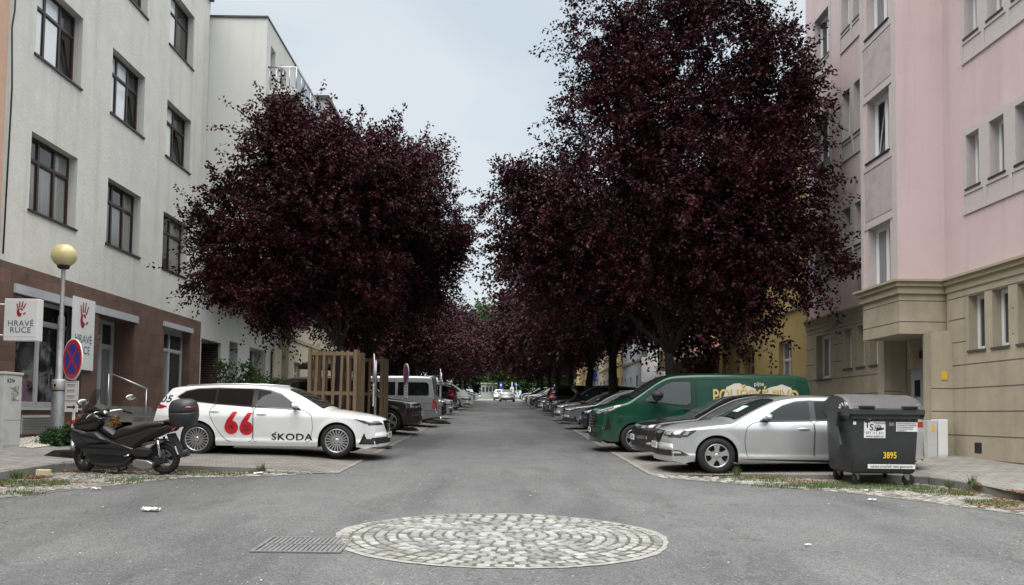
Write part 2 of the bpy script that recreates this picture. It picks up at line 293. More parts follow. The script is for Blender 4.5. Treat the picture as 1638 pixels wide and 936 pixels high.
# ================================================================ GROUND
def noise_mix(t, co, cur, col, scale, a, z, amt, detail=8, rough=.7, stretch=None):
    L = t.links
    if stretch: co = vec_mul(t, co, stretch)
    n = N(t, 'ShaderNodeTexNoise'); n.inputs['Scale'].default_value = scale; n.inputs['Detail'].default_value = detail; n.inputs['Roughness'].default_value = rough; L.new(co, n.inputs['Vector'])
    mr = N(t, 'ShaderNodeMapRange'); mr.inputs[1].default_value = a; mr.inputs[2].default_value = z; mr.inputs[4].default_value = amt; L.new(n.outputs[0], mr.inputs[0])
    x = N(t, 'ShaderNodeMix', data_type='RGBA'); L.new(mr.outputs[0], x.inputs[0]); L.new(cur, x.inputs[6]); x.inputs[7].default_value = (*col, 1); return x.outputs[2]
def asphalt():
    m, t, b = bsdf('asphalt'); L = t.links; co = N(t, 'ShaderNodeTexCoord').outputs['Object']
    rgb = N(t, 'ShaderNodeRGB'); rgb.outputs[0].default_value = (.084, .088, .092, 1); cur = rgb.outputs[0]
    cur = noise_mix(t, co, cur, (.115, .118, .121), 1.1, .42, .66, .8)                       # worn paler areas
    cur = noise_mix(t, co, cur, (.056, .057, .061), .45, .47, .62, .9, stretch=(1, .25, 1))    # darker bands
    cur = noise_mix(t, co, cur, (.055, .055, .058), 2.2, .60, .68, .55)
    vo = N(t, 'ShaderNodeTexVoronoi'); vo.inputs['Scale'].default_value = 85; L.new(co, vo.inputs['Vector'])
    h = N(t, 'ShaderNodeHueSaturation'); mr = N(t, 'ShaderNodeMapRange'); mr.inputs[3].default_value = .55; mr.inputs[4].default_value = 1.6
    s = N(t, 'ShaderNodeSeparateColor'); L.new(vo.outputs['Color'], s.inputs[0]); L.new(s.outputs[0], mr.inputs[0]); L.new(mr.outputs[0], h.inputs['Value']); L.new(cur, h.inputs['Color']); cur = h.outputs[0]
    # bright grit
    v2 = N(t, 'ShaderNodeTexVoronoi'); v2.inputs['Scale'].default_value = 26; L.new(co, v2.inputs['Vector']); s2 = N(t, 'ShaderNodeSeparateColor'); L.new(v2.outputs['Color'], s2.inputs[0])
    m1 = N(t, 'ShaderNodeMath', operation='GREATER_THAN'); m1.inputs[1].default_value = .93; L.new(s2.outputs[0], m1.inputs[0])
    m2 = N(t, 'ShaderNodeMath', operation='LESS_THAN'); m2.inputs[1].default_value = .2; L.new(v2.outputs['Distance'], m2.inputs[0])
    m3 = N(t, 'ShaderNodeMath', operation='MULTIPLY'); L.new(m1.outputs[0], m3.inputs[0]); L.new(m2.outputs[0], m3.inputs[1])
    x = N(t, 'ShaderNodeMix', data_type='RGBA'); L.new(m3.outputs[0], x.inputs[0]); L.new(cur, x.inputs[6]); x.inputs[7].default_value = (.30, .30, .29, 1); cur = x.outputs[2]
    # hairline cracks
    ds = N(t, 'ShaderNodeTexNoise'); ds.inputs['Scale'].default_value = 2.5; ds.inputs['Detail'].default_value = 4; L.new(co, ds.inputs['Vector'])
    va = N(t, 'ShaderNodeVectorMath', operation='MULTIPLY_ADD'); va.inputs[1].default_value = (.7, .7, .7); L.new(ds.outputs['Color'], va.inputs[0]); L.new(co, va.inputs[2])
    v3 = N(t, 'ShaderNodeTexVoronoi', feature='DISTANCE_TO_EDGE'); v3.inputs['Scale'].default_value = .33; L.new(va.outputs[0], v3.inputs['Vector'])
    m4 = N(t, 'ShaderNodeMapRange'); m4.inputs[1].default_value = .0; m4.inputs[2].default_value = .008; m4.inputs[3].default_value = .8; m4.inputs[4].default_value = 0; L.new(v3.outputs[0], m4.inputs[0])
    x = N(t, 'ShaderNodeMix', data_type='RGBA'); L.new(m4.outputs[0], x.inputs[0]); L.new(cur, x.inputs[6]); x.inputs[7].default_value = (.05, .05, .05, 1); cur = x.outputs[2]
    L.new(cur, b.inputs['Base Color']); b.inputs['Roughness'].default_value = .82
    bp = N(t, 'ShaderNodeBump'); bp.inputs['Strength'].default_value = .5; bp.inputs['Distance'].default_value = .006; L.new(vo.outputs['Distance'], bp.inputs['Height']); L.new(bp.outputs[0], b.inputs['Normal'])
    return m
M['asphalt'] = asphalt()
M['pavers'] = brickmat('grey_block_paving', (.15, .145, .135), (.205, .20, .185), (.07, .065, .055), .21, .105, .012, .9, 'XY', .7, .25, .5, dirt=(.10, .095, .08))
M['pavement'] = brickmat('grey_pavement_slabs', (.20, .195, .18), (.235, .228, .21), (.10, .095, .085), .3, .3, .010, .9, 'XY', .5, .2, .5, dirt=(.13, .125, .11), rot=R(12))
M['soil'] = mat('dusty_soil_in_the_gutter', (.085, .078, .06), 1, var=.35, vscale=6, bump=.8, bscale=50, dirt=(.09, .105, .045), dscale=2.2, damt=.7)
M['cobble'] = mat('granite_cobble', (.23, .225, .205), .8, var=.22, vscale=9, island=.38, bump=.6, bscale=45, dirt=(.12, .115, .09), dscale=3, damt=.6)
M['cobble2'] = mat('granite_cobble_pale', (.215, .225, .22), .75, var=.30, vscale=11, island=.40, bump=.7, bscale=40, dirt=(.17, .165, .13), dscale=2.5, damt=.55)
M['joint'] = mat('mossy_joint', (.078, .075, .055), 1, var=.5, vscale=14, dirt=(.065, .085, .03), dscale=3, damt=.7)
M['mortar'] = mat('pale_mortar_ring', (.25, .25, .24), .95, var=.35, vscale=16, dirt=(.13, .13, .125), dscale=7, damt=.9, bump=.5)
M['grassm'] = mat('grass_blade', (.085, .125, .035), .8, island=.5)
M['litter'] = mat('dry_leaf_litter', (.19, .105, .06), .9, island=.6, var=.3)
M['paper'] = mat('crumpled_paper', (.70, .70, .68), .9)
M['box_card'] = mat('pale_yellow_card', (.58, .53, .32), .8, var=.1)
# asphalt sheet: sloped street, then level to the horizon
b = B(); b.add([(-70, -30, -30*SL), (70, -30, -30*SL), (70, 150, 150*SL), (-70, 150, 150*SL), (-900, 150.01, 150*SL), (900, 150.01, 150*SL), (900, 1800, 150*SL), (-900, 1800, 150*SL)], [(0, 1, 2, 3), (4, 5, 6, 7)], M['asphalt'])
b.obj('road', kind='structure')
def off(x): return gz(x, 20)-SL*20
def patch(name, x0, x1, y0, y1, m, nx, lift=.006, step=10):
    b = B(); xs = [x0+(x1-x0)*i/nx for i in range(nx+1)]; ny = max(1, int((y1-y0)/step)); ys = [y0+(y1-y0)*i/ny for i in range(ny+1)]
    vs = [(x, y, SL*y+off(x)+lift) for y in ys for x in xs]; n = nx+1
    b.add(vs, [(j*n+i, j*n+i+1, (j+1)*n+i+1, (j+1)*n+i) for j in range(ny) for i in range(nx)], m)
    return b.obj(name, kind='structure', fix=False)
patch('parking_left', -7.62, -2.84, 14.62, 112, M['pavers'], 10)
patch('pavement_left', -10.6, -7.62, -6, 112, M['pavement'], 6)
patch('parking_right', 2.80, 7.5, 15.02, 112, M['pavers'], 10)
patch('pavement_right', 7.5, 10.8, -6, 112, M['pavement'], 6)
# kerbs: individual stones in one strip
def kerb(name, path, wd=.13, inside=1):
    b = B(); rnd = random.Random(5)
    P = [Vector(p) for p in path]
    for a, c in zip(P, P[1:]):
        L = (c-a).length; n = max(1, round(L/1.0)); d = (c-a)/n; nrm = Vector((-d.y, d.x)).normalized()*wd*inside
        for i in range(n):
            p = a+d*i+d.normalized()*.004; q = a+d*(i+1)-d.normalized()*.004; pts = [p, q, q+nrm, p+nrm]; j = rnd.uniform(-.003, .003)
            tops = [Vector((v.x, v.y, SL*v.y+off(v.x)+.012+j)) for v in pts]; bots = [Vector((v.x, v.y, SL*v.y-.1)) for v in pts]
            ch = .012
            t2 = [tops[0]+Vector((*(nrm.normalized()*ch), 0)), tops[1]+Vector((*(nrm.normalized()*ch), 0)), tops[2], tops[3]]
            m1 = [tops[0]-Vector((0, 0, ch)), tops[1]-Vector((0, 0, ch))]
            vs = bots+t2+m1      # 0-3 bottom,4-7 top,8-9 chamfer
            b.add(vs, [(0, 1, 9, 8), (8, 9, 5, 4), (4, 5, 6, 7), (1, 2, 6, 5, 9), (2, 3, 7, 6), (3, 0, 8, 4, 7)], M['concrete'])
    return b.obj(name, kind='structure')
arcL = [(-7.33+.29*math.cos(t)-.0, 14.17+.33*math.sin(t)) for t in [PI/2, PI/2+.5, PI/2+1.0, PI]]
kerb('kerb_left', [(-4.15, 14.52)]+[(-7.33, 14.50)]+[(-7.50, 14.36), (-7.58, 14.15), (-7.62, 13.0), (-7.64, -6)], inside=-1)
kerb('kerb_right', [(4.24, 14.98), (5.85, 14.60), (7.0, 14.32), (7.3, 14.05), (7.45, 13.4), (7.58, 12.0), (7.62, -6)], inside=1)
# ramped ends and fill behind the slanted right kerb
b = B()
def gp(x, y, l=.006, o=None): return (x, y, SL*y+(off(x) if o is None else o)+l)
b.add([gp(4.24, 15.05), gp(4.24, 14.99), gp(5.85, 14.61), gp(7.0, 14.33), gp(7.3, 14.1), gp(7.5, 13.5), gp(7.55, 15.05)], [tuple(range(7))], M['pavement']); b.obj('pavement_corner', kind='structure')
b = B(); b.add([gp(2.8, 15.05), gp(2.8, 14.9, o=0), gp(4.24, 14.9, o=.03), gp(4.24, 15.05)], [(0, 1, 2, 3)], M['pavers']); b.add([gp(-2.84, 14.65), gp(-2.84, 14.5, o=0), gp(-4.15, 14.45, o=.02), gp(-4.15, 14.65)], [(3, 2, 1, 0)], M['pavers']); b.obj('parking_ramp', kind='structure')
# gutters of cobbles
LE = [(-2.84, 14.86), (-3.4, 14.35), (-4.0, 13.95), (-5.1, 13.65), (-5.66, 12.7), (-6.14, 11.75), (-6.55, 10.9), (-6.8, 9.5), (-6.9, 7.6)]
RE = [(2.80, 15.15), (2.86, 14.6), (4.18, 13.70), (5.42, 12.75), (6.18, 11.65), (6.76, 10.65), (7.0, 9.4), (7.05, 7.8)]
LK = [(-7.64, 7.6), (-7.62, 13.0), (-7.58, 14.15), (-7.33, 14.50), (-4.15, 14.54), (-2.84, 14.9)]
RK = [(7.62, 7.8), (7.58, 12.0), (7.45, 13.4), (7.3, 14.05), (7.0, 14.32), (5.85, 14.60), (4.24, 14.98), (2.80, 15.15)]
def inpoly(x, y, P):
    c = False; j = len(P)-1
    for i in range(len(P)):
        if (P[i][1] > y) != (P[j][1] > y) and x < (P[j][0]-P[i][0])*(y-P[i][1])/(P[j][1]-P[i][1])+P[i][0]: c = not c
        j = i
    return c
def stone(b, cx, cy, a, lx, ly, z, m, rnd, h=.03):
    ca, sa = math.cos(a), math.sin(a); pts = []
    for (u, v) in ((-1, -1), (1, -1), (1, 1), (-1, 1)):
        u = u*lx*.5*rnd.uniform(.88, 1.02); v = v*ly*.5*rnd.uniform(.88, 1.02); pts.append((u, v))
    tz = [z+rnd.uniform(-.004, .004) for _ in range(4)]
    o = [(cx+u*ca-v*sa, cy+u*sa+v*ca) for u, v in pts]; i = [(cx+.8*(u*ca-v*sa), cy+.8*(u*sa+v*ca)) for u, v in pts]
    vs = [(*p, z-h) for p in o]+[(p[0], p[1], t-.008) for p, t in zip(o, tz)]+[(p[0], p[1], t) for p, t in zip(i, tz)]
    fs = [(8, 9, 10, 11)]+[(k, (k+1) % 4, (k+1) % 4+4, k+4) for k in range(4)]+[(k+4, (k+1) % 4+4, (k+1) % 4+8, k+8) for k in range(4)]
    b.add(vs, fs, m, True)
def gutter(name, E, K, ang, seed):
    poly = E+K; rnd = random.Random(seed)
    b = B(); b.add([(x, y, SL*y+.004) for x, y in poly], [tuple(range(len(poly)))], M['soil']); b.obj('soil_'+name, kind='structure')
    b = B(); x0 = min(p[0] for p in poly); x1 = max(p[0] for p in poly); y0 = min(p[1] for p in poly); y1 = max(p[1] for p in poly)
    ca, sa = math.cos(ang), math.sin(ang); n = 0
    for j in range(-90, 90):
        for i in range(-90, 90):
            u = i*.118+(.05 if j % 2 else 0); v = j*.112+.02*math.sin(i*.35+j); x = (x0+x1)/2+u*ca-v*sa; y = (y0+y1)/2+u*sa+v*ca
            if rnd.random() < (.07 if math.sin(x*3.1+y*2.3)+math.sin(x*1.3-y*4.1) < .6 else .42) or not inpoly(x, y, poly): continue
            stone(b, x+rnd.uniform(-.008, .008), y+rnd.uniform(-.008, .008), ang+rnd.uniform(-.12, .12), .108, .1, SL*y+rnd.uniform(.008, .022), M['cobble'], rnd); n += 1
    b.obj('gutter_'+name, kind='structure', fix=False)
gutter('left', LE, LK, R(14), 3); gutter('right', RE, RK, R(-14), 4)
# pale worn line along the asphalt edge and down both sides of the street
def edge_line(name, pts, wd, m, lift=.005):
    b = B(); rnd = random.Random(9); P = [Vector(p) for p in pts]; Q = []
    for a, c in zip(P, P[1:]):
        n = max(1, int((c-a).length/.25)) if a.y < 40 else max(1, int((c-a).length/2))
        Q += [a+(c-a)*i/n for i in range(n)]
    Q.append(P[-1]); vs = []
    for i, p in enumerate(Q):
        d = (Q[min(i+1, len(Q)-1)]-Q[max(i-1, 0)]).normalized(); nn = Vector((-d.y, d.x)); wv = wd*rnd.uniform(.75, 1.2)/2
        for s in (1, -1): q = p+nn*s*wv; vs.append((q.x, q.y, SL*q.y+lift+.002))
    b.add(vs, [(2*i, 2*i+1, 2*i+3, 2*i+2) for i in range(len(Q)-1)], m); return b.obj(name, kind='structure')
edge_line('edge_line_left', LE[1:], .06, M['paleedge']); edge_line('edge_line_right', RE[1:], .05, M['paleedge'])
edge_line('edge_strip_left', [(-2.84, 14.6), (-2.72, 36), (-2.7, 112)], .11, M['paleedge'], .010); edge_line('edge_strip_right', [(2.80, 15.1), (2.88, 36), (2.8, 112)], .11, M['paleedge'], .010)
# bay lines of paler setts between parking places
for side in (-1, 1):
    b = B()
    for y in [27.9+2.75*k for k in range(28)]:
        x0, x1 = (side*2.95, side*7.3); b.add([(x0, y, SL*y+off(x0)+.010), (x1, y, SL*y+off(x1)+.010), (x1, y+.1, SL*(y+.1)+off(x1)+.010), (x0, y+.1, SL*(y+.1)+off(x0)+.010)], [(0, 1, 2, 3)], M['paleedge'])
    b.obj('bay_marking', kind='structure')
# round patch of granite setts
CX, CY, RX, RY = .05, 8.62, 1.66, 1.50
b = B(); b.add([(CX+(RX+.055)*math.cos(t)*(1+.012*math.sin(7*t)+.006*math.sin(31*t)), CY+(RY+.055)*math.sin(t)*(1+.012*math.sin(5*t)+.006*math.sin(29*t)), SL*(CY+RY*math.sin(t))+.005) for t in [2*PI*i/96 for i in range(96)]], [tuple(range(96))], M['mortar'])
b.add([(CX+(RX-.01)*math.cos(t), CY+(RY-.01)*math.sin(t), SL*(CY+RY*math.sin(t))+.009) for t in [2*PI*i/96 for i in range(96)]], [tuple(range(96))], M['joint'])
rnd = random.Random(12); nr = 14; dr = 1/(nr+.15)
for k in range(nr):
    q = 1-(k+.5)*dr; rr = q*(RX+RY)/2; n = max(3, round(2*PI*rr/.145)); ph = rnd.random()
    for i in range(n):
        t = 2*PI*(i+ph+rnd.uniform(-.06, .06))/n; x = CX+RX*q*math.cos(t); y = CY+RY*q*math.sin(t)
        stone(b, x, y, t+PI/2+rnd.uniform(-.13, .13), 2*PI*rr/n*rnd.uniform(.76, .92), dr*1.58*rnd.uniform(.78, .92), SL*y+.012+.03*(1-q*q)*.5+rnd.uniform(-.004, .005), M['cobble2'], rnd, .06)
b.obj('sett_circle', label='round patch of pale granite setts with mossy joints in the asphalt', cat='cobble circle', fix=False)
# drain grating
b = B(); gx0, gx1, gy0, gy1 = -2.26, -1.43, 7.62, 8.38
M['iron'] = mat('worn_cast_iron', (.135, .136, .136), .7, metal=.1, var=.25, vscale=10)
def gzb(y): return SL*y
def slopebox(b, x0, x1, y0, y1, h0, h1, m):
    vs = [(x, y, SL*y+h) for h in (h0, h1) for y in (y0, y1) for x in (x0, x1)]; b.add(vs, [(0, 2, 3, 1), (4, 5, 7, 6), (0, 1, 5, 4), (2, 6, 7, 3), (0, 4, 6, 2), (1, 3, 7, 5)], m)
slopebox(b, gx0, gx1, gy0, gy1, .0, .005, mat('drain_dirt', (.075, .077, .079), 1))
for (a, c, d, e) in ((gx0, gx1, gy0, gy0+.035), (gx0, gx1, gy1-.035, gy1), (gx0, gx0+.035, gy0+.036, gy1-.036), (gx1-.035, gx1, gy0+.036, gy1-.036)): slopebox(b, a, c, d, e, .005, .016, M['iron'])
for i in range(16):
    x = gx0+.06+i*.046; slopebox(b, x, x+.031, gy0+.04, gy1-.04, .005, .014, M['iron'])
slopebox(b, gx0+.04, gx1-.04, (gy0+gy1)/2-.015, (gy0+gy1)/2+.015, .005, .018, M['iron'])
b.obj('drain_grate', label='rectangular iron street drain grating beside the round sett patch', cat='drain grate')
# grass, weeds and dry leaf litter
def tufts(name, spots, m, seed, h=(.03, .09), w=.006, flat=False, label=None, cat='grass'):
    rnd = random.Random(seed); b = B(); vs = []; fs = []
    for (x, y, r, n, k) in spots:
        for _ in range(n):
            a = rnd.uniform(0, 2*PI); d = r*math.sqrt(rnd.random()); px, py = x+d*math.cos(a)*k, y+d*math.sin(a)
            z = gz(px, py)+(.012 if not flat else rnd.uniform(.008, .03)); o = len(vs)
            if flat:
                s = rnd.uniform(.008, .022); t = rnd.uniform(0, 2*PI)
                for q in range(4): vs.append((px+s*math.cos(t+q*PI/2)*(1 if q % 2 else .6), py+s*math.sin(t+q*PI/2)*(1 if q % 2 else .6), z+rnd.uniform(0, .018)))
                fs.append((o, o+1, o+2, o+3))
            else:
                hh = rnd.uniform(*h); t = rnd.uniform(0, 2*PI); lx, ly = rnd.uniform(-.6, .6)*hh, rnd.uniform(-.6, .6)*hh
                vs += [(px-w*math.cos(t), py-w*math.sin(t), z-.01), (px+w*math.cos(t), py+w*math.sin(t), z-.01), (px+lx, py+ly, z+hh)]; fs.append((o, o+1, o+2))
    b.add(vs, fs, m); return b.obj(name, label=label, cat=cat, kind='stuff', fix=False)
tufts('grass', [(6.0, 13.55, .5, 2600, 2.4), (5.0, 13.5, .35, 900, 2.5), (-6.9, 12.4, .4, 900, 1.2), (-5.0, 14.1, .25, 700, 3), (6.9, 12.9, .45, 900, 1), (6.9, 11.6, .35, 700, 1), (4.6, 14.6, .22, 500, 3), (4.6, 14.25, .2, 300, 3), (5.1, 14.85, .06, 200, 9), (7.4, 12.9, .1, 160, 1), (-6.0, 13.4, .3, 300, 3), (-4.2, 14.35, .12, 220, 1), (-7.5, 12.6, .18, 320, 1), (-7.5, 13.6, .12, 160, 1), (-5.8, 12.9, .25, 300, 1.2), (-6.5, 11.4, .3, 200, 1)], M['grassm'], 1, (.02, .07), label='short grass and moss growing between the gutter cobbles')
tufts('weeds', [(-4.12, 14.5, .06, 90, 1), (-7.52, 13.0, .08, 90, 1), (7.42, 13.0, .07, 60, 1), (7.35, 13.5, .05, 50, 1), (4.3, 14.9, .05, 60, 1)], M['grassm'], 2, (.08, .2), .007, label='taller weeds sprouting along the kerb stones')
tufts('leaf_litter', [(-7.1, 14.25, .2, 900, 2), (-7.35, 13.2, .24, 900, 1), (-7.4, 12.2, .24, 800, 1), (-7.35, 11.4, .24, 500, 1), (-5.9, 14.4, .12, 800, 9), (-6.6, 12.6, .5, 260, 1), (7.2, 12.9, .30, 800, 1), (7.35, 11.9, .26, 700, 1), (4.6, 14.75, .15, 500, 3), (5.6, 14.2, .3, 600, 3), (6.9, 11.4, .4, 400, 1), (4.0, 15.3, .3, 120, 2)], M['litter'], 3, flat=True, label='brown dry leaf litter gathered in the gutters', cat='leaf litter')
def scrap(name, x, y, s, m, lab, cat, seed):
    rnd = random.Random(seed); b = B(); n = 6; vs = []
    for j in range(n):
        for i in range(n): vs.append((x+(i/(n-1)-.5)*s*2.2+rnd.uniform(-.1, .1)*s, y+(j/(n-1)-.5)*s+rnd.uniform(-.1, .1)*s, gz(x, y)+.014+rnd.uniform(0, .45)*s))
    b.add(vs, [(j*n+i, j*n+i+1, (j+1)*n+i+1, (j+1)*n+i) for j in range(n-1) for i in range(n-1)], m); b.obj(name, label=lab, cat=cat)
scrap('paper_scrap', -4.15, 9.98, .10, M['paper'], 'crumpled white paper scrap on the asphalt in front of the scooter', 'litter', 1)
scrap('paper_scrap', -5.75, 11.9, .06, M['paper'], 'small white paper scrap on the asphalt left of the crumpled one', 'litter', 2)
scrap('paper_scrap', -4.1, 14.25, .075, M['paper'], 'white crumpled cup-like scrap by the end of the left kerb', 'litter', 3)
scrap('paper_scrap', 5.35, 11.85, .05, M['paper'], 'flat white scrap on the asphalt in front of the bin', 'litter', 4)
scrap('paper_scrap', 5.75, 13.0, .045, M['paper'], 'small pale scrap lying in the grass beside the bin wheels', 'litter', 5)
scrap('paper_scrap', 3.1, 8.3, .03, M['paper'], 'tiny white scrap on the asphalt right of the sett circle', 'litter', 6)
b = B(); b.box(-7.44, -7.24, 13.35, 13.47, SL*13.4+.02, SL*13.4+.125, M['box_card'], T=None, bev=.01); b.obj('carton', label='small pale yellow card box dropped in the gutter by the kerb', cat='box')
b = B(); rr_ = random.Random(8)
for _ in range(130):
    x = rr_.uniform(-6, 7); y = rr_.uniform(6.2, 15); s_ = rr_.uniform(.004, .012); b.ell((x, y, gz(x, y)+s_*.4), (s_, s_, s_*.5), M['gravelwhite'], u=6, v=4)
b.obj('grit', label='tiny pale stones scattered on the asphalt', cat='grit', kind='stuff')
# ================================================================ BUILDINGS
class Wall:
    """a street wall in the plane x = X, facing sg; u runs along y, d out of the wall towards the street"""
    def __init__(s, X, sg): s.X = X; s.sg = sg
    def P(s, u, d, z): return Vector((s.X+s.sg*d, u, z))
    def box(s, b, u0, u1, d0, d1, z0, z1, m, bev=0): b.box(min(s.X+s.sg*d0, s.X+s.sg*d1), max(s.X+s.sg*d0, s.X+s.sg*d1), u0, u1, z0, z1, m, bev=bev)
    def face(s, b, u0, u1, z0, z1, opens, m, depth=.25, rev=None, d=0):
        """wall sheet with real openings and reveals"""
        us = sorted({u0, u1, *[o[0] for o in opens], *[o[1] for o in opens]}); zs = sorted({z0, z1, *[o[2] for o in opens], *[o[3] for o in opens]})
        us = [u for u in us if u0 <= u <= u1]; zs = [z for z in zs if z0 <= z <= z1]
        for a, c in zip(us, us[1:]):
            for e, f in zip(zs, zs[1:]):
                mu, mz = (a+c)/2, (e+f)/2
                if any(o[0] < mu < o[1] and o[2] < mz < o[3] for o in opens): continue
                b.add([s.P(a, d, e), s.P(c, d, e), s.P(c, d, f), s.P(a, d, f)], [(0, 1, 2, 3)], m)
        rev = rev or m
        for o in opens:
            a, c, e, f = o[:4]; dd = (o[4] if len(o) > 4 else depth)
            if dd <= 0: continue
            for q in (((a, e), (c, e)), ((c, e), (c, f)), ((c, f), (a, f)), ((a, f), (a, e))):
                (p0, p1), (q0, q1) = q; b.add([s.P(p0, d, p1), s.P(q0, d, q1), s.P(q0, d-dd, q1), s.P(p0, d-dd, p1)], [(0, 1, 2, 3)], rev)
    def window(s, parent, u0, u1, z0, z1, d=-.2, lights=2, transom=0, fm='brownframe', panes=('pane',), bar=.06, sill=None, sm='sill_dark', open_i=None, label=None, name='window', sillover=.05, outer=None):
        fmm = M[fm]; b = B(); t = .05
        bw = outer or bar
        s.box(b, u0, u0+bw, d-t, d, z0, z1, fmm); s.box(b, u1-bw, u1, d-t, d, z0, z1, fmm)
        s.box(b, u0+bw, u1-bw, d-t, d-.002, z0, z0+bw, fmm); s.box(b, u0+bw, u1-bw, d-t, d-.002, z1-bw, z1, fmm)
        zt = z0+(z1-z0)*transom if transom else None
        if zt: s.box(b, u0+bw, u1-bw, d-t, d+.008, zt-bar/2, zt+bar/2, fmm)
        wl = (u1-u0)/lights
        for i in range(1, lights): s.box(b, u0+wl*i-bar*.6, u0+wl*i+bar*.6, d-t, d+.004, z0+bw, z1-bw, fmm)
        # sash rims
        if lights > 1 or transom:
            for i in range(lights):
                a = u0+wl*i+(bw if i == 0 else bar*.6); c = u0+wl*(i+1)-(bw if i == lights-1 else bar*.6); top = (zt-bar/2) if zt else z1-bw
                for (p, q, r_, x) in ((a, a+.028, z0+bw, top), (c-.028, c, z0+bw, top), (a+.028, c-.028, z0+bw, z0+bw+.03), (a+.028, c-.028, top-.03, top)): s.box(b, p, q, d-t+.004, d-.012, r_, x, fmm)
        w = b.obj(name, parent, label=label)
        k = 0
        for (za, zb) in (((z0, zt), (zt, z1)) if zt else ((z0, z1),)):
            g = B()
            for i in range(lights):
                a, c = u0+wl*i, u0+wl*(i+1); pm = M[panes[k % len(panes)]]; k += 1; rd = random.Random(int(u0*31+z0*17+k)); tl = rd.uniform(-.012, .012)
                if i == open_i and za == z0:
                    # tilted sash: hinged at the bottom and leaning into the room
                    g.add([s.P(a+.04, d-.05, za+.05), s.P(c-.04, d-.05, za+.05), s.P(c-.04, d-.22, zb-.06), s.P(a+.04, d-.22, zb-.06)], [(0, 1, 2, 3)], M['pane'])
                    continue
                g.add([s.P(a, d-.03, za), s.P(c, d-.03, za), s.P(c, d-.03+tl, zb), s.P(a, d-.03+tl, zb)], [(0, 1, 2, 3)], pm)
            g.obj('pane', w)
        if open_i is not None:
            g = B(); a, c = u0+wl*open_i+.04, u0+wl*(open_i+1)-.04; za, zb = z0+.05, (zt or z1)-.06
            for (ua, ub) in ((a, a+.05), (c-.05, c)):
                g.add([s.P(ua, d-.04, za), s.P(ub, d-.04, za), s.P(ub, d-.21, zb), s.P(ua, d-.21, zb), s.P(ua, d-.08, za), s.P(ub, d-.08, za), s.P(ub, d-.25, zb), s.P(ua, d-.25, zb)], [(0, 1, 2, 3), (4, 5, 6, 7), (0, 3, 7, 4), (1, 2, 6, 5)], fmm)
            g.add([s.P(a, d-.205, zb-.05), s.P(c, d-.205, zb-.05), s.P(c, d-.21, zb), s.P(a, d-.21, zb)], [(0, 1, 2, 3)], fmm)
            g.obj('tilted_sash', w)
            g = B(); g.add([s.P(u0+.01, d-.30, z0+.01), s.P(u1-.01, d-.30, z0+.01), s.P(u1-.01, d-.30, z1-.01), s.P(u0+.01, d-.30, z1-.01)], [(0, 1, 2, 3)], M['darkroom']); g.obj('dark_backing', w)
        if sill is not None:
            g = B(); s.box(g, u0-sillover, u1+sillover, d, sill, z0-.045, z0+.0, M[sm]); g.obj('sill', w)
        return w
def bldg(name, label, cat='building'): return empty(name, label=label, cat=cat)
GB = -1.0
# ---- 1: rendered block with the brown tiled shop front (left)
b1 = bldg('shop_building', 'cream rendered block with brown tiled shop front and dark brown windows')
W = Wall(-10, 1); TT = 4.49
YW = [(17.28, 19.2), (20.72, 22.65), (24.2, 26.1)]; ZF = [(5.74, 7.42), (9.11, 10.80), (12.5, 14.22)]
op = [(a, c, e, f) for a, c in YW for e, f in ZF]
b = B(); W.face(b, 16.27, 27.5, TT, 15.5, op, M['stucco'], .2)
b.add([(-10, 27.5, GB), (-10, 27.5, 15.5), (-22, 27.5, 15.5), (-22, 27.5, GB)], [(0, 1, 2, 3)], M['stucco']); b.add([(-10, 16.27, 15.5), (-22, 16.27, 15.5), (-22, 27.5, 15.5), (-10, 27.5, 15.5)], [(0, 1, 2, 3)], M['stucco'])
b.add([(-22, 16.5, GB), (-22, 27.5, GB), (-22, 27.5, 15.5), (-22, 16.5, 15.5)], [(0, 1, 2, 3)], M['stucco'])
b.obj('wall', b1)
shop = [(17.0, 19.75, 1.55, 3.92, .35), (20.5, 22.52, 1.45, 3.90, .9), (24.5, 26.62, 1.35, 4.10, .3)]
b = B(); W.face(b, 14.0, 27.5, GB, TT, shop, M['browntile'], .35, d=.012); b.add([W.P(14, .012, TT), W.P(27.5, .012, TT), W.P(27.5, 0, TT), W.P(14, 0, TT)], [(0, 1, 2, 3)], M['browntile']); b.add([(-9.988, 14, GB), (-9.988, 14, TT), (-22, 14, TT), (-22, 14, GB)], [(0, 1, 2, 3)], M['browntile']); b.obj('tile_cladding', b1)
b = B(); W.box(b, 27.28, 27.52, -.2, .12, 15.46, 15.62, M['sill_dark']); W.box(b, 16.4, 27.28, -.3, .10, 15.48, 15.6, M['sill_dark']); b.obj('eaves', b1)
for j, (e, f) in enumerate(ZF):
    for i, (a, c) in enumerate(YW):
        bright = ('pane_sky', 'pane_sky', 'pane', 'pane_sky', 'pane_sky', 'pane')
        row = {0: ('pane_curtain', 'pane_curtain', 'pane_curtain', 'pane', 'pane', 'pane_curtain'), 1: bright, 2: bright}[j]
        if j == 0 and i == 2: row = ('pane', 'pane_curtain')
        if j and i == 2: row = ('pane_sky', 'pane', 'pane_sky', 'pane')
        n = 3 if i < 2 else 2
        W.window(b1, a, c, e, f, d=-.2, lights=n, transom=.70, panes=row, sill=.04, open_i=(n-1 if j == 1 else None), bar=.065)
